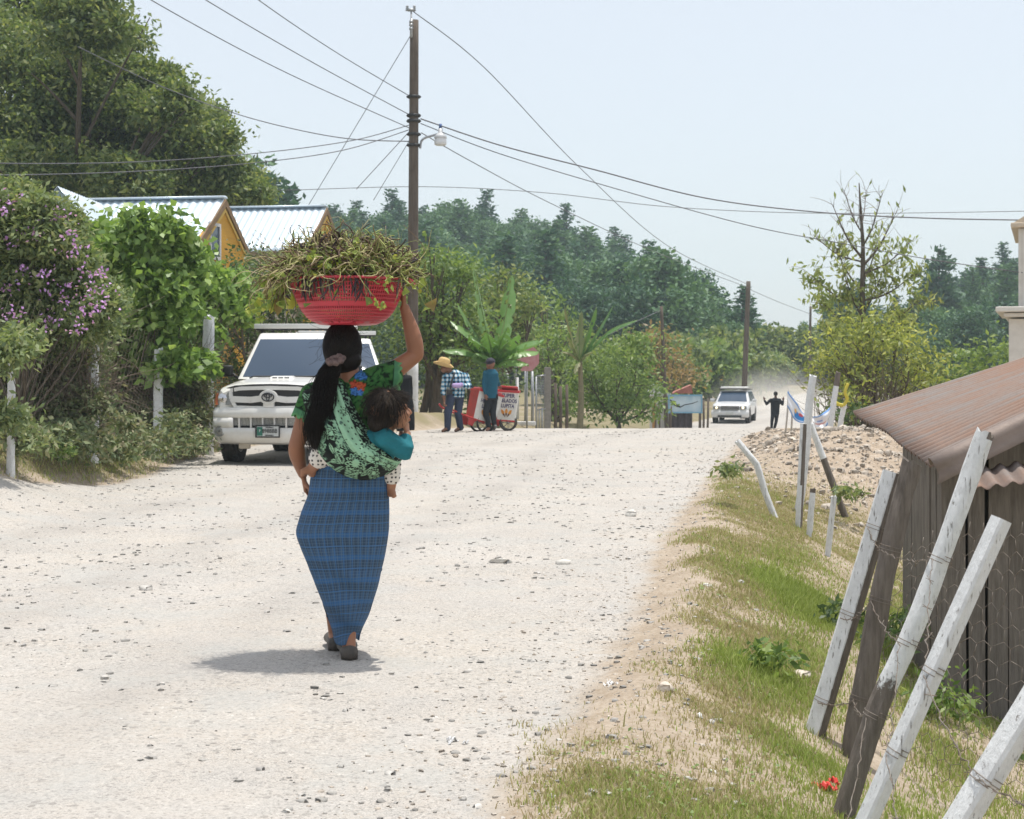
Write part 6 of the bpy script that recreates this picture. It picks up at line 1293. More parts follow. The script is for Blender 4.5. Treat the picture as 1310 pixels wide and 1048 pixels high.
# ================= poles, wires, houses, signs =================
MPOLE = wood('dark_pole', (.085, .066, .052), (.16, .13, .105), sc=(6, 6, .5)); MSTEEL = pm('galvanised', (.42, .43, .44), (.30, .31, .32), .45, 20, metal=.6); MCABLE = pm('cable', (.10, .10, .11), (.14, .14, .15), .6); MLIME = pm('limewash', (.70, .70, .70), (.55, .54, .52), .9, 9, .2, 60, stretch=(1, 1, .4))
def pole(name, xt, yt, xb, yb, d, r0, r1, label, cat='utility pole', white=None, mat=None):
    t, b = px(xt, yt, d), px(xb, yb, d); b.z = hz(b.x, d)-.2; o = empty(name, b, 0, label, cat); t = t-b
    m = MB(); m.tube([t*(i/12) for i in range(13)], [r0+(r1-r0)*i/12 for i in range(13)], 16); m.build('shaft', mat or MPOLE, o, True)
    if white: m = MB(); k0, k1 = [(b.z-(px(0, q, d).z))/(-t.z) for q in white]; m.tube([t*(k0+(k1-k0)*i/4) for i in range(5)], [(r0+(r1-r0)*(k0+(k1-k0)*i/4))+.004 for i in range(5)], 16); m.build('whitewashed_band', MLIME, o, True)
    return o, b, t
PD = 38.0
po, pb, pt = pole('utility_pole', 530, 26, 527.5, 552, PD, .140, .105, 'tall dark wooden utility pole with street lamp, rising behind the red basket', white=(452, 551))
L_ = lambda x, y, d=PD: px(x, y, d)-pb
m = MB(); m.tube([L_(526.5, 45), L_(526, 14)], .02, 8); m.box(L_(526, 13), (.16, .10, .05)); m.build('top_bracket', MSTEEL, po, True)
for q in (-1, 1): m = MB(); c = L_(525.5+q*4.5, 12); m.lathe([(.0, -.04), (.035, -.04), (.05, -.02), (.025, 0), (.045, .02), (.022, .04), (.04, .06), (.02, .09), (.0, .10)], 14, 0, c); m.build('insulator', pm('porcelain', (.25, .27, .27), (.3, .3, .3), .3), po, True)
m = MB(); [m.box(L_(526, y, PD-.16), (.09, .10, .05)) for y in (28, 32, 37)]; m.tube([L_(526.5, 24, PD-.15), L_(526.5, 48, PD-.15)], .035, 8); m.build('pole_clamp', MSTEEL, po, True)
for y, s in ((124, 1.12), (148, 1.2), (155, 1.2), (172, 1.12), (186, 1.12)):
    c = L_(529.3, y); m = MB(); m.lathe([(.118*s, -.035), (.132*s, -.035), (.132*s, .035), (.118*s, .035)], 20, 0, c); m.caps(c+Vector((-.15, 0, 0)), c+Vector((-.12, 0, 0)), .03, .03); m.caps(c+Vector((.12, 0, 0)), c+Vector((.15, 0, 0)), .03, .03); m.build('insulator_ring', MBLK, po, True)
m = MB(); m.tube(bez([L_(537.5, 190), L_(539, 181), L_(544, 176.5), L_(552, 174), L_(559, 172)], 6), .028, 8); a_ = m.build('lamp_arm', MSTEEL, po, True)
m = MB(); c = L_(563.5, 176); m.lathe([(.0, .22), (.05, .22), (.06, .12), (.10, .08), (.15, .03), (.155, -.02), (.14, -.03)], 24, 0, c); lp = m.build('street_lamp', pm('lamp_housing', (.62, .63, .64), (.5, .51, .52), .4), po, True)
m = MB(); m.lathe([(.135, -.02), (.15, -.10), (.145, -.17), (.12, -.19), (.0, -.19)], 24, 0, c); m.build('lamp_glass', pm('milky_glass', (.72, .73, .74), (.66, .67, .68), .25), lp, True)
m = MB(); m.lathe([(.0, .33), (.035, .33), (.04, .22), (.0, .22)], 14, 0, c); m.build('light_sensor', pm('blue_cap', (.04, .10, .30), (.03, .09, .25), .4), lp, True)
pole('utility_pole', 957.5, 360, 950.5, 540, 78, .15, .11, 'distant dark utility pole standing behind the approaching silver car'); pole('thin_pole', 846, 392, 853.5, 541, 60, .085, .06, 'thin leaning brown pole beside the white hut', 'pole')
pole('utility_pole', 1037, 392, 1035, 470, 110, .12, .08, 'slim far utility pole beside the half bare tree'); 
o3, b3, t3 = pole('gate_lamp_pole', 659.5, 462, 659.5, 545, 47, .04, .035, 'slim grey lamp pole beside the gate, with a small white lamp', 'lamp pole', mat=MSTEEL); m = MB(); m.ell(px(650, 461, 47)-b3, (.12, .12, .09), 14); m.tube([px(659.5, 463, 47)-b3, px(651, 461, 47)-b3], .015, 6); m.build('lamp', mw_, o3, True)
# ---- cables: hung between points of the picture at their own distances
def cable(pts, r, label, ds, sag=0.0):
    P = [px(x, y, d) for (x, y), d in zip(pts, ds)]; path = bez(P, 14) if len(P) > 2 else [P[0].lerp(P[1], i/24)-Vector((0, 0, sag*4*(i/24)*(1-i/24))) for i in range(25)]
    m = MB(); m.tube(path, r, 6); o = m.build('overhead_cable', MCABLE, None, True); tag(o, label, 'overhead cable', 'overhead cables')
cable([(524, 164), (360, 90), (188, -3), (20, -110)], .010, 'lowest of the three cables rising to the upper left from the lamp pole', (PD, 34, 29, 25))
cable([(524, 147), (400, 80), (260, -2), (90, -110)], .010, 'middle of the three cables rising to the upper left from the lamp pole', (PD, 34, 30, 26))
cable([(524, 123), (430, 67), (328, -2), (190, -110)], .010, 'highest of the three cables rising to the upper left from the lamp pole', (PD, 35, 31, 26))
cable([(524, 181), (450, 178), (380, 166), (300, 145), (205, 110), (100, 60)], .013, 'cable sagging from the lamp pole across the right edge of the big tree', (PD, 38, 38.5, 38.5, 38, 36))
cable([(524, 160), (450, 180), (330, 196), (180, 207), (0, 209), (-160, 200)], .011, 'upper of the two cables crossing in front of the big tree', (PD, 36, 34, 31, 27, 25)); cable([(524, 166), (440, 192), (330, 208), (180, 219), (0, 224), (-160, 220)], .011, 'lower of the two cables crossing in front of the big tree', (PD, 36, 34, 31, 27, 25))
cable([(525, 46), (395, 262)], .009, 'straight stay wire from the pole top down behind the metal roof', (PD, 41)); cable([(524, 168), (456, 242)], .009, 'slanting service wire down to the second metal roof', (PD, 40)); cable([(525, 178), (478, 256)], .008, 'steeper service wire down beside the second metal roof', (PD, 40))
cable([(538, 152), (640, 186), (760, 217), (900, 253), (1040, 271), (1180, 279), (1330, 282)], .017, 'thick cable sweeping from the lamp pole across the sky to the white tower', (PD, 38, 38.5, 39, 39, 38.5, 38)); cable([(538, 158), (640, 197), (800, 245), (960, 289), (1080, 312), (1190, 332), (1330, 352)], .012, 'cable dropping behind the half bare tree to the white tower', (PD, 38, 38.5, 39, 39, 38.5, 38))
cable([(529, 15), (620, 87), (740, 213), (855, 315), (957, 364)], .012, 'cable from the pole top down to the distant pole', (PD, 42, 50, 62, 78)); cable([(539, 170), (600, 205), (700, 258), (835, 321), (957, 368)], .012, 'lower cable running towards the distant pole over the pines', (PD, 42, 50, 62, 78))
cable([(300, 245), (380, 243), (545, 239), (700, 247), (860, 265), (1060, 273), (1330, 270)], .016, 'faint level cable far behind the lamp pole', (70, 70, 70, 70, 70, 70, 70)); cable([(958, 370), (1000, 388), (1037, 402)], .014, 'short cable between the two distant poles', (78, 92, 110)); cable([(846, 397), (800, 418), (740, 448)], .012, 'slack wire from the thin brown pole down into the bushes', (60, 58, 56))
# ---------- houses ----------
def tinmat(name, c1, c2):
    t = NT(name); n = t.noise(1.2, 5); t.base(t.mix(t.ramp(n, [(.35, 0.), (.7, 1.)]), c1, c2)); t.set(Roughness=.35, Metallic=.25, Specular_IOR_Level=.6); return t.m
MTIN = tinmat('pale_blue_tin_roof', (.56, .66, .74), (.66, .74, .80)); MYEL = pm('yellow_boards', (.62, .33, .035), (.54, .28, .03), .75, 4, .2, 30, stretch=(.3, .3, 8)); MTRIM = pm('brown_trim', (.24, .15, .075), (.18, .11, .05), .7); MWALL = pm('house_wall', (.50, .45, .36), (.42, .37, .30), .9)
def house(x0, x1, yr, d, half, zr, ze, label, win=True, white=False):
    """gable house, ridge along X from x0 to x1, gable wall at x1"""
    z0 = hz((x0+x1)/2, d); r = empty('house', (x1, d, z0), math.radians(-9), label, 'house'); x0, x1 = x0-x1, 0.0; s = (zr-ze)/half; R_, E = zr-z0, ze-z0
    m = MB(); m.prism([(-half+.15, 0), (half-.15, 0), (half-.15, E+.12), (0, R_-.03), (-half+.15, E+.12)], 0.12, Matrix.Translation((x1-.09, 0, 0)) @ Matrix.Rotation(PI/2, 4, 'Z')); m.build('gable_wall', MYEL, r, fix=True)
    for sg in (-1, 1): m = MB(); m.box(((x0+x1)/2-.15, sg*(half-.22), E/2), (x1-x0-.4, .12, E)); m.build('side_wall', MWALL, r)
    for sg in (-1, 1):
        def f(u, v, sg=sg): return Vector((x0+v, sg*half*(u/math.hypot(half, zr-ze))*1.06, R_-(zr-ze)*(u/math.hypot(half, zr-ze))*1.06+.02)), Vector((0, sg*s, 1)).normalized()
        corrugated('roof', f, 8, int((x1-x0)/.022), math.hypot(half, zr-ze), x1-x0, r, MTIN, .012, .18, .003)
        m = MB(); a, b = Vector((x1+.0, sg*.0, R_-.02)), Vector((x1+.0, sg*half*1.05, E-.05)); m.loft([[a+Vector((dx, 0, dz)) for dx, dz in ((-.02, -.16), (.03, -.16), (.03, .0), (-.02, .0))], [b+Vector((dx, 0, dz)) for dx, dz in ((-.02, -.12), (.03, -.12), (.03, .04), (-.02, .04))]]); m.build('barge_board', MTRIM, r, fix=True)
        m = MB(); m.loft([[a+Vector((-.13+dx, 0, -.20+dz)) for dx, dz in ((0, -.08), (.14, -.08), (.14, 0), (0, 0))], [b+Vector((-.13+dx, 0, -.16+dz)) for dx, dz in ((0, -.08), (.14, -.08), (.14, 0), (0, 0))]]); m.build('inner_trim', pm('yellow_trim', (.66, .44, .10), (.55, .36, .08), .7), r, fix=True)
    m = MB(); m.tube([(x0, 0, R_+.025), (x1, 0, R_+.025)], [(.16, .035)]*2, 10, side=(0, 1, 0)); m.build('ridge_cap', MTIN, r, True)
    if win:
        m = MB(); wz = E+.10; wy = -half*.38
        for c, sz in (((x1-.02, wy, wz+.36), (.06, .66, .07)), ((x1-.02, wy, wz-.36), (.06, .66, .07)), ((x1-.02, wy-.30, wz), (.06, .07, .66)), ((x1-.02, wy+.30, wz), (.06, .07, .66))): m.box(c, sz)
        w = m.build('window', MLIME, r); m = MB(); m.box((x1-.03, wy, wz), (.02, .54, .66)); m.build('pane', MGLASS, w)
    return r
h1 = px(288, 254, 34); house(px(66, 250, 34).x, h1.x, 0, 34, 1.6, h1.z, h1.z-1.08, 'nearer pale tin roofed house with yellow gable and small window'); h2 = px(418, 265, 40); house(px(250, 265, 40).x, h2.x, 0, 40, 1.75, h2.z, h2.z-1.2, 'farther pale tin roofed house with a narrow yellow gable', False)
def annex():
    a = px(100, 249, 31); z0 = hz(a.x, 31); r = empty('house', (a.x, 31, z0), 0, 'bright white tin roof of a side wing above the flowering hedge', 'house'); R_ = a.z-z0; sd = px(141, 300, 31).x-a.x; sl = (px(141, 300, 31).z-a.z)/sd
    for sg in (-1, 1):
        def f(u, v, sg=sg): return Vector((sg*u*.78, -1.4+v, R_-u*.95)), Vector((sg*.95, 0, .78)).normalized()
        corrugated('roof', f, 8, 130, 1.55, 3.2, r, MTIN, .012, .18, .003)
    m = MB(); m.prism([(-1.1, 0), (1.1, 0), (1.1, R_-1.42), (0, R_-.05), (-1.1, R_-1.42)], .12, Matrix.Translation((0, -1.2, 0))); m.build('gable_wall', pm('pale_blue_wall', (.42, .55, .66), (.36, .48, .6), .8), r, fix=True); m = MB(); m.box((0, .3, (R_-1.5)/2), (2.1, 2.9, R_-1.5)); m.build('wall', MWALL, r)
annex()
def white_tower():
    d = 38; a = px(1296, 405, d); z0 = hz(a.x+1, d); r = empty('white_building', (a.x, d, z0), math.radians(-19), 'white plastered tower with fluted pilaster and projecting cornice, cut by the view', 'building'); Z = lambda y: px(0, y, d).z-z0
    mp = pm('white_plaster', (.70, .67, .62), (.60, .57, .52), .85, 3, .1, 40); m = MB(); m.box((2.35, 2.6, Z(408)/2), (4.9, 5.0, Z(408))); m.build('lower_storey', mp, r)
    m = MB(); m.box((2.48, 2.6, (Z(392)+Z(292))/2), (4.72, 4.9, Z(292)-Z(392))); [m.box((.16+.085*k, .145, (Z(392)+Z(294))/2), (.045, .035, Z(294)-Z(392)-.01)) for k in range(5)]; m.build('upper_storey', mp, r)
    m = MB(); m.box((2.2, 2.45, Z(396)), (5.2, 5.5, .13), bev=.03); m.box((2.3, 2.5, Z(403)), (5.04, 5.3, .10), bev=.03); m.build('cornice', mp, r, fix=True); m = MB(); m.box((2.42, 2.55, Z(288)), (4.95, 5.15, .12), bev=.03); m.prism([(-2.5, 0), (2.5, 0), (0, 1.5)], 5.0, Matrix.Translation((2.45, 2.55, Z(286.5)))); m.build('gable_top', pm('cream_roof', (.60, .50, .38), (.5, .42, .32), .8), r, fix=True)
white_tower()
def hut():
    d = 60; a = px(846, 540, d); z0 = hz(a.x, d); r = empty('hut', (a.x, d, z0), 0, 'small white hut with an orange door edge beside the thin pole', 'hut'); s = d/F
    m = MB(); m.box((0, .9, .72), (20*s, 1.6, 1.5)); m.build('wall', pm('white_boards', (.60, .58, .54), (.48, .46, .43), .8, 3, .1, 30, stretch=(8, 8, .4)), r); m = MB(); m.prism([(-.42, 1.48), (.48, 1.48), (-.25, 1.95)], 1.9, Matrix.Translation((0, .9, 0))); m.build('roof', pm('pale_tin', (.60, .60, .58), (.45, .44, .42), .5), r, fix=True); m = MB(); m.box((-.27, .08, .70), (.14, .06, 1.1)); m.build('door', pm('orange_wood', (.48, .26, .10), (.4, .2, .07), .8), r)
hut()
def hoarding():
    d = 59; a = px(855.5, 541, d); z0 = hz(a.x+.5, d); r = empty('signboard', (a.x, d, z0), 0, 'pale blue painted signboard on posts over a dark tarpaulin', 'signboard'); s = d/F; W, T, Bt = 42*s, (541-491)*s, (541-513)*s
    t = NT('faded_sign'); n = t.noise(2.2, 4); t.base(t.ramp(n, [(.3, (.30, .44, .54)), (.6, (.48, .58, .64)), (.8, (.56, .63, .66))])); t.set(Roughness=.5)
    m = MB(); m.box((W/2, 0, (T+Bt)/2), (W, .05, T-Bt)); b = m.build('board', t.m, r); m = MB()
    for c, sz in (((W/2, -.035, T), (W+.06, .04, .06)), ((W/2, -.035, Bt), (W+.06, .04, .05)), ((0, -.035, (T+Bt)/2), (.05, .04, T-Bt-.06)), ((W, -.035, (T+Bt)/2), (.05, .04, T-Bt-.06))): m.box(c, sz)
    m.build('frame', pm('blue_frame', (.16, .34, .48), (.2, .38, .5), .6), b)
    m = MB(); m.tube([(.05, -.035, T-.17), (.20, -.035, T-.33), (.34, -.035, T-.40), (.45, -.035, T-.44)], [(.02, .012), (.045, .012), (.05, .012), (.01, .012)], 6, side=(0, 0, 1)); m.tube([(.40, -.035, T-.46), (.6, -.035, T-.36), (.9, -.035, T-.30), (1.1, -.035, T-.22)], [(.02, .01), (.015, .01), (.012, .01), (.006, .01)], 6, side=(0, 0, 1)); m.build('painted_mark', MBLK, b)
    m = MB(); n_ = 14; m.loft([[Vector((.10+(W-.45)*i/n_, .25+.06*math.sin(i*1.7), z)) for i in range(n_+1)] for z in (.05, Bt*.5, Bt-.03)], closed=False, capends=False); m.build('tarpaulin', pm('dark_tarpaulin', (.055, .045, .05), (.09, .075, .08), .8), r, True)
    for x in (.04, W-.04): m = MB(); m.tube([(x, .05, -.1), (x, .05, T-.05)], .04, 8); m.build('post', MPOLE, r, True)
    m = MB(); m.prism([(W*.25, T+.05), (W*.85, T+.05), (W*.80, T+.38), (W*.30, T+.12)], .8, Matrix.Translation((0, 1.6, 0))); m.build('red_roof', pm('rust_red_roof', (.30, .10, .07), (.4, .16, .12), .7), r, fix=True)
hoarding()
# pickets by the sign and along the left verge
def stake(x, yt, yb, d, r_, label, mat, grp, cat='fence post', lean=0):
    b = px(x, yb, d); b.z = hz(b.x, d)-.08; t = px(x+lean, yt, d); m = MB(); m.tube([b, b.lerp(t, .5)+Vector((.01, 0, 0)), t], [r_, r_*.95, r_*.85], 8); v = Vector(b)
    o = m.build('fence_post', mat, None, True); o.data.transform(Matrix.Translation(-v)); o.location = v; tag(o, label, cat, grp); return o
for i, x in enumerate((862, 868, 884, 895, 900, 905)): stake(x, (521, 516, 512, 509, 512, 510)[i], 543, 62+i*.8, .05, 'dark picket of the row between the signboard and the silver car', MPOLE, 'dark pickets beyond the signboard', lean=(2, -1, 0, 0, 0, 1)[i])
for i, x in enumerate((838, 844, 857)): stake(x, (520, 518, 520)[i], 543, 58.6, .035, 'thin stake standing before the white hut', MPOLE, 'thin stakes before the white hut', lean=(1, -1, 2)[i])
for i, (x, yt, k) in enumerate(((649, 478, 0), (661, 483, 1), (672.5, 472, 0), (681, 475, 0))): stake(x, yt, 545, 48.5, .07 if k else .05, ('broad white post behind the second ice cream cart' if k else 'grey fence post between the carts and the gate'), MLIME if k else MSTEEL, None if k else 'grey fence posts beside the gate')
for i, (x, yt, yb) in enumerate(((710.5, 490, 537), (717, 494, 537), (725, 492, 537))): stake(x, yt, yb, 50.2, .055, 'black picket standing behind the gate post', MPOLE, 'black pickets beyond the gate')
def gate():
    d = 47.5; a = px(684, 542, d); z0 = hz(a.x, d)-.02; r = empty('gate', (a.x, d, z0), 0, 'grey metal mesh gate hinged on a square concrete post', 'gate'); s = d/F; Z = lambda y: (542-y)*s; Xx = lambda x: (x-684)*s
    m = MB(); q = [(Xx(686), Z(541)), (Xx(686), Z(472)), (Xx(698), Z(470)), (Xx(698), Z(541))]; pts = [Vector((x, -.25*(x > .1)*0, z)) for x, z in q]; m.tube(pts[:2], .03, 8); m.tube(pts[1:3], .025, 8); m.tube([Vector((Xx(686), 0, Z(515))), Vector((Xx(698), 0, Z(513)))], .02, 8); m.tube([Vector((Xx(693.5), -.02, Z(541))), Vector((Xx(693.5), -.02, Z(512)))], .03, 8); m.tube([Vector((Xx(690), -.02, Z(541))), Vector((Xx(690), -.02, Z(513)))], .018, 8); m.build('frame', MSTEEL, r, True)
    ps = [[(Xx(686)+i*.022, .0, Z(541)), (Xx(686)+i*.022, .0, Z(473))] for i in range(1, 13)]+[[(Xx(686), .004, Z(541)+i*.08), (Xx(698), .004, Z(541)+i*.08)] for i in range(1, 20)]; V, Q = tubes_np(np.array(ps), .004, 4); link('mesh_panel', arr_mesh('mesh_panel', V, Q), MSTEEL, r, True)
    m = MB(); m.box((Xx(700.5), .1, Z(460)/2), (.20, .22, Z(460)), bev=.02); m.build('post', pm('grey_concrete', (.27, .25, .22), (.2, .185, .165), .9, 8, .2), r, fix=True)
    o = MB(); o.box(px(662, 541, 46.8)-Vector((0, 0, .02)), (1.1, .16, .13), bev=.03); k = o.build('kerb_stone', MLIME, None, fix=True); tag(k, 'pale kerb stone lying before the grey fence posts', 'kerb stone')
gate()
def round_sign():
    d = 46.5; a = px(674, 545, d); z0 = hz(a.x, d); r = empty('road_sign', (a.x, d, z0), 0, 'faded pink eight sided sign seen edge lit behind banana leaves', 'road sign'); s = d/F; z = (545-453)*s; R = 18*s
    m = MB(); oct_ = [(R*math.cos(PI/8+k*PI/4), z+R*math.sin(PI/8+k*PI/4)) for k in range(8)]; m.prism(oct_, .012, Matrix.Rotation(math.radians(20), 4, 'Z')); m.build('sign_plate', pm('faded_red', (.42, .16, .17), (.48, .24, .24), .5, 6), r, fix=True); m = MB(); m.tube([(0, .04, -.1), (0, .04, z+R*.8)], .03, 8); m.build('post', MSTEEL, r, True)
round_sign()
# white painted posts and wire of the left hedge fence
LP = [(14, 15.6, 446), (118, 18.6, 432), (202, 22.0, 447), (266, 24.0, 404)]
for i, (x, d, yt) in enumerate(LP):
    post('left%d' % i, (x+1, yt), (x, 560), d, (.085, .16, .14, .19)[i], ('whitewashed post at the far left, half hidden by the flowering bush', 'whitewashed post under the edge of the purple flowers', 'whitewashed post grown over by the large leaved vine', 'tall thick whitewashed post beside the white pickup truck')[i], lambda t, q: .66, .1, rough=.12, seed=50+i, taper=.85, group='whitewashed posts of the left hedge')
mnet = pm('old_netting', (.16, .13, .10), (.22, .19, .15), .8); ps = []
for i in range(75):
    y0 = 13.5+i*.17
    for s in (-1, 1): ps.append([(-5.02, y0+k*.2*s, hz(-5.0, min(max(y0, 14), 26))+.05+k*.2) for k in range(9)])
V, Q = tubes_np(np.array(ps), .0009, 4); o = link('wire_fence', arr_mesh('wire_fence', V, Q), mnet, None, True); tag(o, 'old wire mesh stretched between the whitewashed posts under the hedge', 'wire fence')
# far village
for i, (x, y, d, w, c, lb) in enumerate(((885, 456, 118, 1.6, (.42, .20, .16), 'small house with a faded red roof at the foot of the pines'), (757, 385, 175, 2.2, (.72, .73, .74), 'white tin roof among the pines'), (874, 372, 190, 1.6, (.66, .67, .68), 'small pale roof high among the pines'), (868, 397, 185, 1.4, (.66, .66, .66), 'lower pale roof among the pines'), (1003, 462, 210, 3.4, (.42, .13, .15), 'far house with a pink roof on the village slope'), (1026, 455, 220, 3.0, (.45, .36, .30), 'far house with a brown roof on the village slope'), (976, 455, 205, 2.4, (.50, .47, .42), 'far pale house at the end of the road'))):
    p = px(x, y, d); z0 = min(hz(p.x, d), p.z-1.5); r = empty('far_house', (p.x, d, z0), 0, lb, 'house'); h = p.z-z0; m = MB(); m.box((0, 0, h/2-.3), (w, 2, h-.6)); m.build('wall', MWALL, r); m = MB(); m.prism([(-1.3, h-.75), (1.3, h-.75), (0, h)], w+.3, Matrix.Rotation(PI/2, 4, 'Z')); m.build('roof', pm('far_roof', c, tuple(q*.85 for q in c), .6), r, fix=True)
# ================= trees, hedges, the wooded hills =================
MBARK = wood('bark', (.07, .055, .042), (.15, .125, .10), sc=(5, 5, .9)); MTWIG = pm('twig', (.13, .095, .07), (.22, .18, .14), .9, 8)
G_OLIVE = leafmat('olive_leaf', [(0, (.055, .085, .03)), (.35, (.11, .155, .048)), (.65, (.185, .225, .07)), (.88, (.27, .285, .10)), (1, (.38, .30, .12))], .48)
G_VINE = leafmat('vine_leaf', [(0, (.07, .125, .028)), (.35, (.14, .225, .05)), (.7, (.22, .32, .075)), (.93, (.32, .41, .12)), (1, (.42, .41, .14))], .45, .42)
G_GREY = leafmat('dusty_leaf', [(0, (.085, .12, .05)), (.4, (.155, .20, .08)), (.7, (.22, .26, .10)), (.9, (.31, .31, .13)), (1, (.28, .19, .18))], .45)
G_DRY = leafmat('dry_undergrowth', [(0, (.075, .105, .045)), (.4, (.14, .175, .07)), (.75, (.21, .215, .10)), (1, (.31, .25, .15))], .25, .7)
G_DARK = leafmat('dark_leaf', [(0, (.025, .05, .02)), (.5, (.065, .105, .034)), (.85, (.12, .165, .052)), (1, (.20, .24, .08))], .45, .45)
G_FRESH = leafmat('fresh_leaf', [(0, (.065, .115, .03)), (.4, (.13, .195, .05)), (.75, (.21, .28, .075)), (1, (.33, .37, .13))], .45)
G_YEL = leafmat('yellow_leaf', [(0, (.10, .125, .035)), (.4, (.19, .225, .055)), (.7, (.30, .325, .075)), (.92, (.46, .45, .095)), (1, (.56, .52, .14))], .45)
G_RUST = leafmat('rusty_leaf', [(0, (.11, .10, .035)), (.5, (.22, .16, .06)), (1, (.36, .22, .09))], .45)
G_PINE = leafmat('pine_needles', [(0, (.02, .05, .026)), (.45, (.038, .092, .042)), (.8, (.07, .14, .058)), (1, (.115, .19, .075))], .3, .6, big=.25, bigc=.35)
G_PINE2 = leafmat('light_pine_needles', [(0, (.04, .085, .036)), (.5, (.08, .155, .058)), (1, (.145, .225, .085))], .3, .6, big=.25, bigc=.35)
M_FLOW = leafmat('purple_bract', [(0, (.36, .16, .36)), (.5, (.50, .26, .50)), (1, (.62, .40, .62))], .35)
def pxblobs(L, d0, g, dj=1.0, sq=.85, dz=.9):
    out = []
    for b in L:
        x, y, r = b[:3]; d = d0+dj*g.normal()+(b[3] if len(b) > 3 else 0); p = px(x, y, d); R = r*d/F; out.append((p.x, p.y, p.z, R, R*dz, R*sq, max(.25, (r/45.)**1.6)))
    return out
def plant(name, label, cat, L, d, mat, n, leaf, ratio, trunk=None, seed=1, dj=1.0, spread=.5, shell=.5, clus=26, group=None, tr=.12, up=.35, limbs=True, extra=None, droop=.2, dz=.9, lv=.35):
    """a woody plant: trunk and limbs reaching into leaf masses given as picture discs at distance d"""
    g = np.random.default_rng(seed); B_ = pxblobs(L, d, g, dj, dz=dz)
    if trunk is None: c = np.mean([b[:3] for b in B_], 0); base = Vector((c[0], c[1], hz(c[0], c[1])-.05))
    else: q = px(trunk[0], 500, d); base = Vector((q.x, d, hz(q.x, d)-.05))
    o = empty(name, base, 0, label, cat, group); Bl = [(b[0]-base.x, b[1]-base.y, b[2]-base.z, *b[3:]) for b in B_]
    P, C = cloud(Bl, n, spread, g, shell, clus); hole = fbm(P[:, 0]*1.1/max(spread, .2), P[:, 1]*1.1/max(spread, .2), P[:, 2]*1.3/max(spread, .2), seed, 2); k = (hole > -.42) & (P[:, 2]+base.z > H(P[:, 0]+base.x, P[:, 1]+base.y, False)+.02); P, C = P[k], C[k]
    cr = foliage('crown' if 'tree' in name else 'foliage', P, C, leaf, leaf*ratio, mat, o, up, droop, g, lv)
    if limbs:
        m = MB(); zs = [b[2] for b in Bl]; zlo = max(min(zs)*.75, .2); top = Vector(np.mean([b[:3] for b in Bl], 0)); fork = Vector((top.x*.35, top.y*.35, zlo*.8))
        m.tube(bez([Vector((0, 0, -.1)), fork*.5+Vector((.05, 0, 0)), fork], 6), np.linspace(tr*1.25, tr*.9, 13).tolist(), 10)
        for b in Bl:
            e = Vector(b[:3])+Vector((0, 0, b[5]*.4)); md = fork.lerp(e, .5)+Vector((g.normal()*.12, g.normal()*.12, -.10*(e-fork).length)); path = bez([fork-Vector((0, 0, tr)), md, e], 6); m.tube(path, np.linspace(tr*.65, tr*.10, len(path)).tolist(), 7)
            for q in range(4):
                t = Vector(b[:3])+Vector(g.normal(size=3))*b[3]*.6; m.tube(bez([path[6+q], path[6+q].lerp(t, .55)+Vector((0, 0, .05)), t], 4), np.linspace(tr*.22, tr*.05, 9).tolist(), 5)
        m.build('trunk' if 'tree' in name else 'stems', MBARK, o, True)
    if extra: extra(o, base, Bl, g)
    return o
# 1 the big tree at the upper left
plant('broadleaf_tree', 'big spreading olive green tree rising behind the tin roofs', 'tree', [(20, 20, 85), (105, 25, 62), (150, 55, 34), (60, 100, 85), (135, 128, 58), (180, 105, 30), (215, 140, 40), (240, 165, 42), (272, 185, 28), (100, 190, 75), (185, 195, 60), (240, 215, 45), (290, 232, 34), (325, 250, 20), (25, 190, 75), (-60, 60, 90), (-60, 190, 90), (60, 235, 50), (140, 240, 45), (200, 240, 40), (205, 92, 12), (268, 150, 12), (90, 225, 55, -3), (165, 238, 40, -3), (20, 232, 55, -3), (225, 245, 30, -2), (90, 150, 50, -3)], 47, G_OLIVE, 4600,   .19, .46, (60,), 3, 1.6, .27, .25, 44, tr=.28)
# 2 flowering bush
def flowers(o, base, Bl, g):
    P, N = [], []
    for x, y, r in ((18, 256, 9), (75, 276, 11), (96, 320, 10), (82, 377, 15), (122, 372, 12), (130, 392, 11), (106, 398, 9), (22, 402, 8), (66, 408, 9), (110, 345, 8), (58, 352, 7), (12, 310, 8), (45, 300, 7), (30, 345, 6), (5, 270, 6), (90, 300, 7), (40, 425, 7), (100, 420, 7), (8, 372, 7), (128, 350, 6)):
        c = np.array(px(x, y, 16.7+g.random()*.5)-base); k = int(2.5*r); P.append(c+g.normal(size=(k, 3))*r*17/F*1.35*np.array([.75, .5, .5])); 
    P = np.vstack(P); link('blossoms', arr_mesh('blossoms', *leaf_arrays(P, rand_dirs(len(P), 0, g), rand_dirs(len(P), .6, g),   .035+.02*g.random(len(P)), .032, .25)), M_FLOW, o)
plant('flowering_bush', 'tall dusty bush with purple flowers hanging over the left fence', 'bush', [(10, 290, 50), (55, 305, 36), (25, 350, 58), (80, 345, 42), (112, 380, 36), (60, 400, 42), (0, 410, 48), (100, 412, 30), (-55, 330, 80), (22, 255, 26), (78, 285, 24), (50, 268, 18), (132, 390, 16), (60, 430, 26), (120, 415, 20), (12, 452, 16, -2.6), (28, 440, 16, -2.2), (5, 535, 14, -2.6)], 17.6, G_GREY, 3800, .08, .42, (8,), 5, .25, .10, .45, 40, tr=.03, extra=flowers, dz=.7)
def light_tips(o, base, Bl, g):
    pass
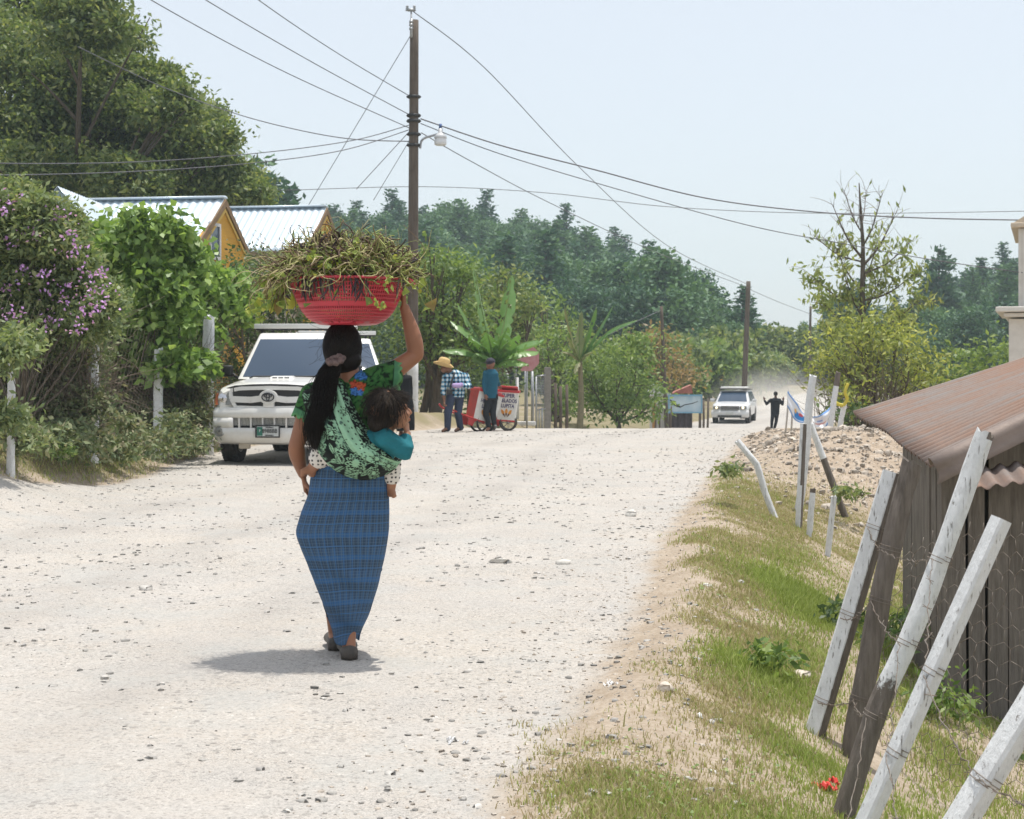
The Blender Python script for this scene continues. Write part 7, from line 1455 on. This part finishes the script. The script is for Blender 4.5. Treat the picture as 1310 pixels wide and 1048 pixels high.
# 3 large leaved vine
plant('climbing_vine', 'bright green large leaved vine covering the fence beside the pickup', 'vine', [(178, 300, 30), (212, 298, 30), (158, 330, 34), (222, 335, 40), (258, 362, 28, 3), (300, 368, 20, 3.5), (288, 360, 12, 3.5), (140, 300, 18), (120, 335, 22), (112, 305, 13), (318, 385, 16, 3.5), (300, 400, 20, 3.5), (172, 375, 42), (222, 380, 44), (272, 388, 32, 3.2), (150, 405, 32), (196, 428, 40), (236, 432, 36, 1.5), (203, 362, 30, -.4), (205, 400, 28, -.4), (132, 355, 18), (242, 322, 14), (220, 470, 22), (190, 462, 20), (250, 466, 18), (120, 440, 24)], 22.6, G_VINE, 1500, .135, .72, (188,), 8, .35, .13, .5, 34, tr=.03, up=.45, droop=.45, dz=.6)
# 4 dry undergrowth behind the netting
def twigs(o, base, Bl, g):
    n = 900; x = g.random(n); P = []
    b = np.array(Bl); i = g.integers(0, len(b), n); p = b[i, :3]+g.normal(size=(n, 3))*b[i, 3:6]*.6; V, Q = tubes_np(curls(p, g.normal(size=(n, 3))*.6+np.array([0, 0, .6]), .3+.7*g.random(n), 7, .2, g), .004*np.linspace(1, .3, 7)[None], 4); link('dry_stems', arr_mesh('dry_stems', V, Q), MTWIG, o, True)
plant('undergrowth_bush', 'brownish tangled undergrowth behind the first whitewashed posts', 'bush', [(10, 470, 45), (60, 480, 42), (100, 470, 36), (20, 530, 40), (75, 535, 34), (110, 520, 30), (40, 440, 35), (90, 440, 30), (-30, 500, 50)], 18.4, G_DRY, 3000, .085, .42, None, 11, .25, .12, .3, 40, limbs=False, extra=twigs, dz=.7)
plant('undergrowth_bush', 'brownish tangled undergrowth between the vine and the bank', 'bush', [(140, 470, 36), (180, 490, 36), (220, 505, 36), (236, 500, 26), (150, 525, 32), (195, 540, 28), (240, 545, 26), (130, 440, 28), (240, 470, 20)], 23.2, G_DRY, 3000, .095, .42, None, 12, .3, .14, .3, 40, limbs=False, extra=twigs, dz=.6)
plant('undergrowth_bush', 'low straggling growth along the bank at the foot of the whitewashed posts', 'bush', [(15, 560, 20, -1.8), (40, 566, 18, -1.2), (65, 562, 20, -.6), (95, 566, 18, 0), (125, 568, 18, .6), (150, 572, 16, 1.4), (178, 566, 18, 2.2), (205, 568, 16, 2.9), (232, 562, 18, 3.6), (252, 566, 14, 4.2), (85, 545, 18, .3), (165, 548, 18, 2), (225, 545, 18, 3.5)], 17.4, G_DRY, 1500, .085, .42, None, 13, .1, .10, .3, 30, limbs=False, dz=.5)
for i, (x, y, d, s, lb) in enumerate(((112, 566, 18.0, 16, 'low green herb in front of the second whitewashed post'), (45, 560, 15.2, 20, 'broad leaved weed at the foot of the flowering bush'), (85, 575, 16.8, 12, 'small pale weed beside the sandy bump'), (205, 575, 20.5, 14, 'low weed under the vine'), (250, 560, 22, 18, 'yellowish weed left of the pickup wheel'), (160, 582, 19.3, 12, 'tiny weed on the grassy bank'))):
    plant('weed', lb, 'weed', [(x, y, s), (x-s*.5, y+4, s*.7), (x+s*.6, y+3, s*.6)], d, G_FRESH if i % 2 == 0 else G_GREY, 160, .06, .5, None, 40+i, .05, .05, .3, 14, limbs=False)
# 5 hedge behind the pickup
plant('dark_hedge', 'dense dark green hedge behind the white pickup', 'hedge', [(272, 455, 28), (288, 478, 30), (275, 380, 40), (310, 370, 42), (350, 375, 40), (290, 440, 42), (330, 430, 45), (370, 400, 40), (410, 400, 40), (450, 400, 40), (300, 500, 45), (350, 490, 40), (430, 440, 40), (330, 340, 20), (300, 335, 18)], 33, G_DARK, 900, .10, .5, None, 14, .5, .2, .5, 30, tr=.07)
# 6 trees left of the gate
plant('leafy_tree', 'light green leafy tree just right of the tall pole', 'tree', [(556, 335, 24), (570, 350, 28), (548, 375, 30), (585, 385, 30), (560, 415, 32), (600, 415, 26), (540, 440, 28), (575, 450, 30), (612, 445, 22), (530, 400, 26), (595, 352, 14)], 42, G_FRESH, 1000, .17, .45, (556,), 16, .8, .28, .5, 26, tr=.14)
plant('leafy_tree', 'darker round crowned tree behind the banana plant', 'tree', [(640, 365, 26), (662, 375, 24), (625, 390, 28), (655, 405, 26), (676, 395, 14), (630, 425, 26), (660, 435, 24), (610, 370, 18)], 52, G_OLIVE, 800, .2, .45, (645,), 17, .8, .3, .5, 26, tr=.14)
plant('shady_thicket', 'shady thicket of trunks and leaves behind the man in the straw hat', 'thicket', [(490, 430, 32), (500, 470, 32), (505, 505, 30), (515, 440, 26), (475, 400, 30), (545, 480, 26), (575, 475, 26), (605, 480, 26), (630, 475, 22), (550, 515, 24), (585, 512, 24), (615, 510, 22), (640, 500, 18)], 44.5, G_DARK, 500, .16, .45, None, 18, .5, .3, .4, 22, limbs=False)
for i, (xb, xt, yt, r_) in enumerate(((540, 552, 425, .10), (552, 543, 420, .08), (571, 580, 430, .10), (600, 592, 440, .07), (621, 628, 450, .06))):
    b = px(xb, 540, 43); b.z = hz(b.x, 43)-.1; o = empty('tree_trunk', b, 0, ('slanting grey trunk nearest the white painted pole', 'thinner trunk crossing the slanting one', 'brown trunk behind the stooping man', 'thin dark trunk between the man and the boy', 'slim trunk behind the boy in the cap')[i], 'trunk'); t = px(xt, yt, 43)-b; m = MB(); m.tube(bez([(0, 0, 0), t*.4+Vector((.08, 0, 0)), t*.75-Vector((.06, 0, 0)), t], 6), np.linspace(r_*1.2, r_*.5, 19).tolist(), 9); [m.tube(bez([t*q, t*q+Vector((.35*s, .1, .35)), t*q+Vector((.6*s, .2, .9))], 4), np.linspace(r_*.4, r_*.12, 9).tolist(), 6) for q, s in ((.6, 1), (.75, -1), (.9, 1))]; m.build('bark', MBARK, o, True)
# 7 banana plants
G_BAN = leafmat('banana_leaf', [(0, (.065, .14, .035)), (.5, (.105, .20, .05)), (1, (.17, .27, .075))], .35, .35); G_BAND = leafmat('dead_banana_leaf', [(0, (.13, .11, .06)), (.5, (.22, .20, .10)), (1, (.17, .23, .075))], .3, .6)
def banana(name, label, d, base, crown, leaves, seed, mat, r0=.10):
    g = np.random.default_rng(seed); bp = px(base[0], base[1], d); bp.z = hz(bp.x, d)-.1; o = empty(name, bp, 0, label, 'banana plant'); c = px(crown[0], crown[1], d)-bp
    m = MB(); m.tube(bez([(0, 0, 0), c*.5+Vector((.05, 0, 0)), c], 8), np.linspace(r0*1.2, r0*.7, 17).tolist(), 10); m.build('stem', pm(name+'_stem', (.16, .15, .08), (.24, .20, .12), .8, 8), o, True)
    for x, y, dd, w, mi in leaves:
        t = px(x, y, d+dd)-bp; md = c.lerp(t, .5)+Vector((0, 0, .13*(t-c).length)) if t.z < c.z+.8*(t-c).length else c.lerp(t, .5)+Vector((g.normal()*.05, .05, 0)); path = bez([c, md, t], 12); k = len(path); V, Fs = [], []
        for i, p in enumerate(path):
            u = i/(k-1); tn = (path[min(i+1, k-1)]-path[max(i-1, 0)]).normalized(); s = tn.cross(Vector((0, 0, 1))); s = s.normalized() if s.length > .1 else Vector((1, 0, 0)); n = s.cross(tn); ww = w*math.sin(PI*min(1, (u*1.02+.0)))**.55*(1 if u > .10 else u*5)*.5+.004
            jag = 1-.38*(g.random() < .28)
            for q in (-1, -.5, 0, .5, 1): V.append(p+s*q*ww*(jag if abs(q) == 1 else 1)+n*(.35*abs(q)*ww)*(-.2 if q else 0)-Vector((0, 0, abs(q)**1.5*ww*.55)))
        for i in range(k-1):
            for q in range(4):
                if g.random() < .07 and i > 3: continue
                Fs.append((i*5+q, i*5+q+1, (i+1)*5+q+1, (i+1)*5+q))
        mb = MB(); mb.add(V, Fs); mb.build('leaf', G_BAND if mi else mat, o, True)
        mb = MB(); mb.tube(path, np.linspace(.028, .006, k).tolist(), 5); mb.build('midrib', pm('midrib', (.30, .34, .14), (.34, .36, .17), .5) if False else G_FRESH, o, True)
banana('banana_plant', 'big banana plant arching its leaves over the ice cream carts', 40.6, (634, 535), (632, 468), [(664, 428, -.7, .5, 0), (622, 425, -.8, .5, 0), (585, 388, .3, .5, 0), (606, 342, .3, 0.45, 0), (697, 434, -.4, 0.54, 0), (690, 450, .4, 0.51, 0), (676, 466, -.6, 0.51, 0), (600, 430, -.5, 0.60, 0), (608, 452, -.7, 0.63, 0), (576, 410, .2, 0.54, 0), (566, 448, -.4, 0.51, 0), (655, 352, 1.2, 0.45, 0), (650, 418, -.5, .5, 0)], 3, G_BAN)
banana('banana_plant', 'ragged half dead banana plant right of the gate', 51.5, (741, 535), (742, 462), [(722, 390, 0, .36, 1), (744, 398, .3, .34, 1), (763, 393, -.2, .40, 0), (784, 392, .2, .40, 0), (816, 409, -.2, .36, 0), (726, 430, -.4, .2, 1), (719, 450, -.3, .2, 1), (758, 450, -.5, .2, 1), (735, 478, -.5, .18, 1)], 4, G_BAN)
# 8 bushes from the gate to the hut
plant('roadside_bush', 'broad leafy bush between the ragged banana plant and the white hut', 'bush', [(755, 500, 30), (785, 490, 36), (805, 465, 34), (770, 460, 26), (825, 490, 24), (818, 445, 24), (745, 475, 22), (800, 520, 22), (765, 525, 18), (832, 520, 14)], 53.5, G_FRESH, 1100, .19, .45, None, 21, .7, .3, .5, 30, tr=.08); plant('roadside_bush', 'loose green bush behind the gate post and the pickets', 'bush', [(700, 440, 24), (715, 465, 24), (690, 465, 20), (722, 440, 20), (735, 505, 16), (715, 520, 10), (730, 525, 12), (690, 430, 16)], 56, G_FRESH, 600, .2, .45, None, 22, .6, .3, .5, 24, tr=.07)
plant('leafy_tree', 'rusty brown leaved tree behind the thin brown pole', 'tree', [(848, 448, 22), (862, 468, 24), (838, 432, 16), (868, 490, 20), (845, 475, 22), (878, 478, 16)], 72, G_RUST, 450, .26, .45, (855,), 23, .8, .4, .5, 22, tr=.12)
plant('leafy_tree', 'yellow green tree rising left of the dry banana, before the pines', 'tree', [(700, 400, 22), (720, 415, 22), (690, 380, 16), (735, 425, 16), (680, 420, 18)], 66, G_FRESH, 400, .26, .45, (705,), 24, .8, .4, .5, 22, tr=.12)
# 9 middle distance shrubs: three shared kinds
def shrub_kind(seed, mat, R, Hh, n, leaf):
    g = np.random.default_rng(seed); bl = [(g.normal()*R*.45, g.normal()*R*.45, Hh*(.35+.4*g.random()), R*.55, R*.55, Hh*.32, 1.0) for _ in range(8)]; P, C = cloud(bl, n, R*.18, g, .5, 22); P = P[P[:, 2] > 0]; C = C[:len(P)]; D = rand_dirs(len(P), -.2, g); V, Fs = leaf_arrays(P, D, rand_dirs(len(P), 1.2, g), leaf*(.7+.6*g.random(len(P))), leaf*.55, .2)
    cr = arr_mesh('crown', V, Fs); cr.materials.append(mat); m = MB(); m.tube([(0, 0, -.4), (.04, 0, Hh*.3), (0, .04, Hh*.6)], [R*.06, R*.05, R*.03], 7); [m.tube([(0, 0, Hh*.25), Vector(b[:3])*.6+Vector((0, 0, Hh*.1)), b[:3]], [R*.035, R*.025, R*.01], 5) for b in bl]; tk = m.mesh('trunk'); tk.materials.append(MBARK); return cr, tk
def put_tree(name, meshes, loc, rz, sc, label, cat, group=None):
    o = empty(name, loc, rz, label, cat, group); o.scale = sc if isinstance(sc, tuple) else (sc, sc, sc)
    for nm, me in zip(('crown', 'trunk'), meshes):
        c = bpy.data.objects.new(nm, me); COL.objects.link(c); c.parent = o
    return o
SH = [shrub_kind(60, G_FRESH, 1.6, 3.4, 260, .42), shrub_kind(61, G_OLIVE, 1.7, 4.2, 260, .42), shrub_kind(62, G_GREY, 1.5, 2.6, 240, .36)]
SHP = [shrub_kind(63, G_PINE2, 1.7, 4.6, 1000, .21), shrub_kind(64, G_PINE, 1.6, 4.4, 1000, .21)]
SHL = ('fresh green shrub of the belt behind the signboard and the silver car', 'darker olive tree of the belt behind the signboard and the silver car', 'dusty grey green shrub of the belt behind the signboard and the silver car')
g9 = np.random.default_rng(77)
for i in range(64):
    u = 700+ (1060-700)*g9.random(); d = 88+45*g9.random(); x = (u-655)/F*d
    if EL(d)-2 < x < ER(d)+1: continue
    k = int(g9.integers(0, 3)); s = .7+.6*g9.random(); put_tree('shrub', SH[k], (x, d, hz(x, d)-.1), g9.random()*6.3, s, SHL[k], 'shrub', ('fresh green shrubs of the far belt', 'olive trees of the far belt', 'grey green shrubs of the far belt')[k])
for i in range(20):
    u = 945+100*g9.random(); d = 135+60*g9.random(); x = (u-655)/F*d; k = int(g9.integers(0, 3)); s = .45+.6*g9.random(); put_tree('shrub', SH[k], (x, d, hz(x, d)-.1), g9.random()*6.3, s, SHL[k], 'shrub', ('fresh green shrubs of the far belt', 'olive trees of the far belt', 'grey green shrubs of the far belt')[k])
# 10 the pines
def pine_kind(seed, Hh, R, mat, rnd=.0):
    g = np.random.default_rng(seed); P, D, S = [], [], []; lv = 30; m = MB(); m.tube([(0, 0, -1), (.1*g.normal(), .1*g.normal(), Hh*.5), (0, 0, Hh*.97)], [.2, .13, .03], 7)
    for i in range(lv):
        t = .10+.90*(i+.3*g.random())/lv; z = Hh*t; r = R*((1-t)**(.75-.3*rnd))*(.7+.5*g.random())*(1 if t > .25 else .75)+.12
        for b in range(int(6+4*(1-t))):
            if g.random() < .14: continue
            a = g.random()*2*PI; L = r*(.6+.5*g.random()); e = np.array([math.cos(a)*L, math.sin(a)*L, z-.18*L+.35*L*rnd*g.random()]); o_ = np.array([0, 0, z]); k = max(4, int(L*11)); f = (.25+.75*g.random(k))[:, None]; q = o_+(e-o_)*f+g.normal(size=(k, 3))*np.array([.26, .26, .20]); P.append(q); D.append(np.tile(nz(e-o_), (k, 1))+g.normal(size=(k, 3))*.6); S.append(.28+.3*g.random(k))
            if g.random() < .3: m.tube([o_, e], [.04, .012], 4)
    P, D, S = np.vstack(P), np.vstack(D), np.concatenate(S); V, Fs = leaf_arrays(P, D+np.array([0, 0, .5]), rand_dirs(len(P), .5, g), S*1.2, S*.6, .2); cr = arr_mesh('crown', V, Fs); cr.materials.append(mat); tk = m.mesh('trunk'); tk.materials.append(MBARK); return cr, tk
PK = [pine_kind(101, 13, 2.6, G_PINE), pine_kind(102, 12, 3.0, G_PINE2, .3), pine_kind(103, 14, 2.4, G_PINE), pine_kind(104, 11, 3.4, G_PINE, .8), pine_kind(105, 12.5, 2.9, G_PINE2, .6), pine_kind(106, 10, 3.2, G_PINE2, 1.0)]
PKL = ('dark pointed pine', 'light green full pine', 'slender dark pine', 'dark round topped pine', 'light green broad pine', 'light round crowned tree')
def forest():
    g = np.random.default_rng(55); pts = []
    def try_(u, d, mind):
        x = (u-655)/F*d
        if any((x-a)**2+(d-b)**2 < mind**2 for a, b in pts): return None
        pts.append((x, d)); return x
    tries = 0; n = 0
    while n < 285 and tries < 9000:
        tries += 1; u = 250+745*g.random() if g.random() < .86 else 990+340*g.random(); d = 122+125*g.random()**.9
        if 974 < u < 1052 and d < 228: continue
        if 984 < u < 1008: continue
        x = try_(u, d, 3.3+g.random()*1.2)
        if x is None: continue
        k = int(g.choice(6, p=[.12, .18, .08, .22, .22, .18])); s = (.58+.40*g.random())*(.8 if u > 990 else .72 if u > 905 else 1); right = u > 990
        put_tree('pine_tree', PK[k], (x, d, hz(x, d)-.3), g.random()*6.3, (s*1.55, s*1.55, s), PKL[k]+(' on the wooded slope at the right' if right else ' on the wooded hill in the middle distance'), 'pine', PKL[k]+('s of the right slope' if right else 's of the middle hill')); n += 1
    for i, (u, d, s, k) in enumerate(((318, 118, .86, 0), (352, 122, .80, 2), (335, 126, .95, 1), (300, 124, 1.0, 0), (285, 128, 1.0, 3), (366, 119, .50, 3), (1201, 150, .95, 3), (1245, 160, .75, 1))):
        x = (u-655)/F*d; tops = (208, 222, 200, 196, 196, 236, 316, 340)[i]; zt = CZ+(HY-tops)*d/F; g_z = hz(x, d)-.3; hh = (13, 12, 14, 11, 12.5, 10)[k]; s2 = (zt-g_z)/hh
        put_tree('pine_tree', PK[k], (x, d, g_z), i*1.1, (s2, s2, s2), ('pine poking out behind the right end of the big tree', 'slim pine right of the one poking out behind the big tree', 'tall pine half hidden by the edge of the big tree', 'tall dark pine behind the big tree crown', 'round topped pine deep behind the big tree', 'lowest pine at the right end of the dark group', 'lone dark pine standing above the right slope', 'pale pine beside the lone dark one')[i], 'pine')
forest()
g8 = np.random.default_rng(91); nb = 0
while nb < 150:      # round headed broadleaf trees filling in between the pines
    u = 380+590*g8.random() if nb < 120 else 1030+300*g8.random(); d = 118+105*g8.random(); x = (u-655)/F*d
    if 986 < u < 1045: continue
    k = int(g8.integers(0, 2)); s = 1.3+1.0*g8.random(); s *= .7 if u > 900 else 1
    put_tree('broadleaf_tree', SHP[k], (x, d, hz(x, d)-.3), g8.random()*6.3, (s*1.1, s*1.1, s), ('lighter green round crown among the hillside pines', 'darker green round crown among the hillside pines')[k], 'tree', ('light round crowns among the pines', 'dark round crowns among the pines')[k]); nb += 1
# 11 right hand side
def bare_tree():
    d = 42; g = np.random.default_rng(9); b = px(1108, 530, d); b.z = hz(b.x, d)-.1; o = empty('half_bare_tree', b, 0, 'slender tree with bare twigs at the top and sparse leaves below', 'tree'); Q = lambda x, y, dd=0: px(x, y, d+dd)-b; m = MB(); tips = []
    trunk = bez([Vector((0, 0, 0)), Q(1106, 450), Q(1103, 390), Q(1104, 320), Q(1101, 270), Q(1099, 234)], 8); m.tube(trunk, np.linspace(.12, .012, len(trunk)).tolist(), 9)
    for s, e, r_ in (((1103, 330), (1065, 262), .04), ((1104, 340), (1145, 275), .045), ((1104, 315), (1128, 250), .03), ((1104, 300), (1080, 245), .025), ((1103, 335), (1040, 300), .03), ((1104, 350), (1165, 310), .035), ((1103, 372), (1070, 320), .04), ((1103, 390), (1040, 355), .04), ((1104, 385), (1170, 350), .04), ((1104, 420), (1050, 385), .045), ((1105, 420), (1175, 385), .045), ((1106, 440), (1060, 420), .05), ((1106, 445), (1160, 420), .05), ((1102, 285), (1108, 245), .02), ((1104, 360), (1125, 300), .035), ((1104, 400), (1130, 345), .035), ((1103, 405), (1080, 350), .035)):
        A, E = Q(*s), Q(*e, g.normal()*.8); path = bez([A, A.lerp(E, .5)+Vector((0, 0, -.10*(E-A).length)), E], 8); m.tube(path, np.linspace(r_, .007, len(path)).tolist(), 6); tips.append((path, e[1]))
    tw = []; lp = []
    for path, ye in tips:
        for q in range(16):
            i = int(g.integers(4, len(path))); p = np.array(path[i]); dr = nz(np.array(path[-1]-path[0]))+g.normal(size=3)*.6+np.array([0, 0, .35]); c = curls(p[None], dr[None], np.array([.25+.55*g.random()]), 7, .14, g)[0]; tw.append(c)
            yy = HY+F*(CZ-(c[-1][2]+b.z))/d; n = int(max(0, min(22, (yy-275)/6.5))*(.4+.9*g.random()))
            for _ in range(n): lp.append(c[int(g.integers(2, 7))]+g.normal(size=3)*.09)
            if g.random() < .5: lp.append(c[-1])
    V, Qd = tubes_np(np.array(tw), .008*np.linspace(1, .4, 7)[None], 4); m.build('trunk', MBARK, o, True); link('twigs', arr_mesh('twigs', V, Qd), MTWIG, o, True); lp = np.array(lp); n = len(lp)
    V, Fs = leaf_arrays(lp, rand_dirs(n, -1.2, g), rand_dirs(n, .3, g), .16+.10*g.random(n), .075, .2); link('crown', arr_mesh('crown', V, Fs), leafmat('sparse_leaf', [(0, (.10, .13, .04)), (.4, (.19, .235, .065)), (.75, (.29, .32, .10)), (1, (.40, .37, .13))], .45), o)
bare_tree()
def canes(o, base, Bl, g):
    n = 260; p = np.stack([(px(1105, 0, 33).x+g.normal(size=n)*.4)-base.x+.4, g.normal(size=n)*.5, np.zeros(n)], 1); p[:, 2] = H(p[:, 0]+base.x, p[:, 1]+base.y, False)-base.z; V, Q = tubes_np(curls(p, g.normal(size=(n, 3))*.35+np.array([0, 0, 1.]), 1.0+1.2*g.random(n), 8, .1, g), .009*np.linspace(1, .3, 8)[None], 4); link('canes', arr_mesh('canes', V, Q), MTWIG, o, True)
plant('yellow_bush', 'large yellow leaved bush under the half bare tree', 'bush', [(1062, 445, 24), (1095, 432, 28), (1130, 440, 28), (1160, 450, 26), (1075, 475, 28), (1115, 470, 28), (1150, 480, 26), (1185, 470, 22), (1055, 470, 16), (1095, 505, 22), (1130, 505, 22), (1165, 505, 22), (1190, 495, 16), (1110, 418, 16), (1145, 425, 14)], 34, G_YEL, 900, .135, .36, None, 31, .7, .26, .5, 26, tr=.06, extra=canes, lv=.45)
plant('green_bush', 'green bushes row right of the yellow bush, above the rusty roof', 'bush', [(1205, 470, 18), (1225, 460, 18), (1245, 465, 18), (1270, 455, 20), (1295, 452, 20), (1320, 450, 20), (1215, 490, 18), (1260, 485, 20), (1300, 480, 20)], 46, G_FRESH, 420, .2, .45, None, 33, .8, .3, .5, 24, limbs=False)
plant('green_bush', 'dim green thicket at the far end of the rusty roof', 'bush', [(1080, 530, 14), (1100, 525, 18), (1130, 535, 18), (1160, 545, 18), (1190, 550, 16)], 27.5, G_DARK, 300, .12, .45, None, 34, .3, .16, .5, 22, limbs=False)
for i, (x, y, d, s, lb) in enumerate(((1200, 890, 7.8, 55, 'leafy weeds at the foot of the plank wall'), (1150, 800, 8.4, 34, 'dark green weeds at the corner of the plank wall'), (1285, 960, 7.6, 30, 'weeds by the plank wall at the edge of the view'), (985, 838, 7.2, 20, 'lush green clump of grass and weed on the verge'), (1075, 780, 9.5, 26, 'weedy green clump behind the two tone post'), (1085, 628, 16.8, 22, 'grey green weed at the foot of the earth heap'), (932, 600, 14.8, 10, 'small weed beside the crooked branch post'))):
    plant('weed', lb, 'weed', [(x, y, s*.6), (x-s*.5, y+s*.2, s*.45), (x+s*.5, y+s*.15, s*.45)], d, (G_FRESH, G_DARK, G_FRESH, G_FRESH, G_DARK, G_GREY, G_GREY)[i], 220, .055 if d < 10 else .08, .4, None, 80+i, .06, .05, .3, 16, limbs=False)
# ================= camera, light, air =================
SUN_EL, SUN_AZ = math.radians(81), math.radians(62)      # azimuth from +Y clockwise: light comes from the right
def build_light():
    w = bpy.data.worlds.new('World'); SC.world = w; w.use_nodes = True; t = w.node_tree
    sky = t.nodes.new('ShaderNodeTexSky'); sky.sky_type = 'NISHITA'; sky.sun_disc = False
    sky.sun_elevation = SUN_EL; sky.sun_rotation = SUN_AZ; sky.altitude = 0; sky.air_density = 1.0; sky.dust_density = 2.0; sky.ozone_density = 1.0
    bg = t.nodes['Background']; bg.inputs[1].default_value = .15
    mx = t.nodes.new('ShaderNodeMix'); mx.data_type = 'RGBA'; mx.inputs[0].default_value = .74     # thin bright veil of haze over the whole sky
    t.links.new(sky.outputs[0], mx.inputs[6]); mx.inputs[7].default_value = (3.42, 3.46, 3.50, 1)
    t.links.new(mx.outputs[2], bg.inputs[0])
    L = bpy.data.lights.new('sun', 'SUN'); L.energy = 2.6; L.angle = math.radians(.55); L.color = (1, .955, .88)
    o = bpy.data.objects.new('sun', L); COL.objects.link(o)
    s = Vector((math.sin(SUN_AZ)*math.cos(SUN_EL), math.cos(SUN_AZ)*math.cos(SUN_EL), math.sin(SUN_EL)))
    o.rotation_euler = s.to_track_quat('Z', 'Y').to_euler(); o.location = s*50
def build_haze():
    t = NT('haze'); v = t.n('VolumePrincipled'); v.inputs['Color'].default_value = (.74, .90, 1, 1); v.inputs['Density'].default_value = .00065
    v.inputs['Anisotropy'].default_value = .25
    t.t.nodes.remove(t.b); t.l(v.outputs[0], t.out.inputs['Volume'])
    b = MB(); b.box((0, 455, 28), (2600, 960, 68)); o = b.build('haze', t.m); tag(o, 'thin blue haze over the valley', 'haze', kind='stuff')
    # dust raised by the car, a soft puff over the road
    t = NT('dust'); v = t.n('VolumePrincipled'); v.inputs['Color'].default_value = (1, .97, .92, 1)
    gr = t.n('TexGradient', gradient_type='SPHERICAL'); t.l(t.co(), gr.inputs[0])
    q = t.math('MULTIPLY', t.math('POWER', gr.outputs[0], 1.6), t.math('MULTIPLY_ADD', t.noise(1.4, 1), .6, .25)); t.l(t.math('MULTIPLY', q, .34), v.inputs['Density'])
    t.t.nodes.remove(t.b); t.l(v.outputs[0], t.out.inputs['Volume'])
    b = MB(); b.ell((0, 0, 0), (1, 1, 1), 24); o = b.build('dust_cloud', t.m, smooth=True)
    p = px(988, 530, 92); o.location = p; o.scale = (4.8, 14, 3.2); tag(o, 'pale dust cloud hanging over the road behind the approaching car', 'dust', kind='stuff')
def build_camera():
    c = bpy.data.cameras.new('camera'); c.sensor_width = 36; c.lens = F/1310*36; c.shift_y = -(524-HY)/1310; c.clip_end = 3000; c.clip_start = .1
    c.dof.use_dof = True; c.dof.focus_distance = 7.4; c.dof.aperture_fstop = 12.0
    o = bpy.data.objects.new('camera', c); COL.objects.link(o); o.location = (0, 0, CZ); o.rotation_euler = (PI/2, 0, 0); SC.camera = o
    v = SC.view_settings; v.view_transform = 'Standard'; v.look = 'None'; v.exposure = EXPO; v.gamma = 1.0; v.use_curve_mapping = False
    SC.cycles.volume_step_rate = 1.0; SC.cycles.max_bounces = 12; SC.cycles.diffuse_bounces = 6; SC.cycles.transparent_max_bounces = 8; SC.cycles.volume_bounces = 1
    SC.cycles.use_denoising = True
EXPO = 0.72
build_light()
build_haze()
build_camera()
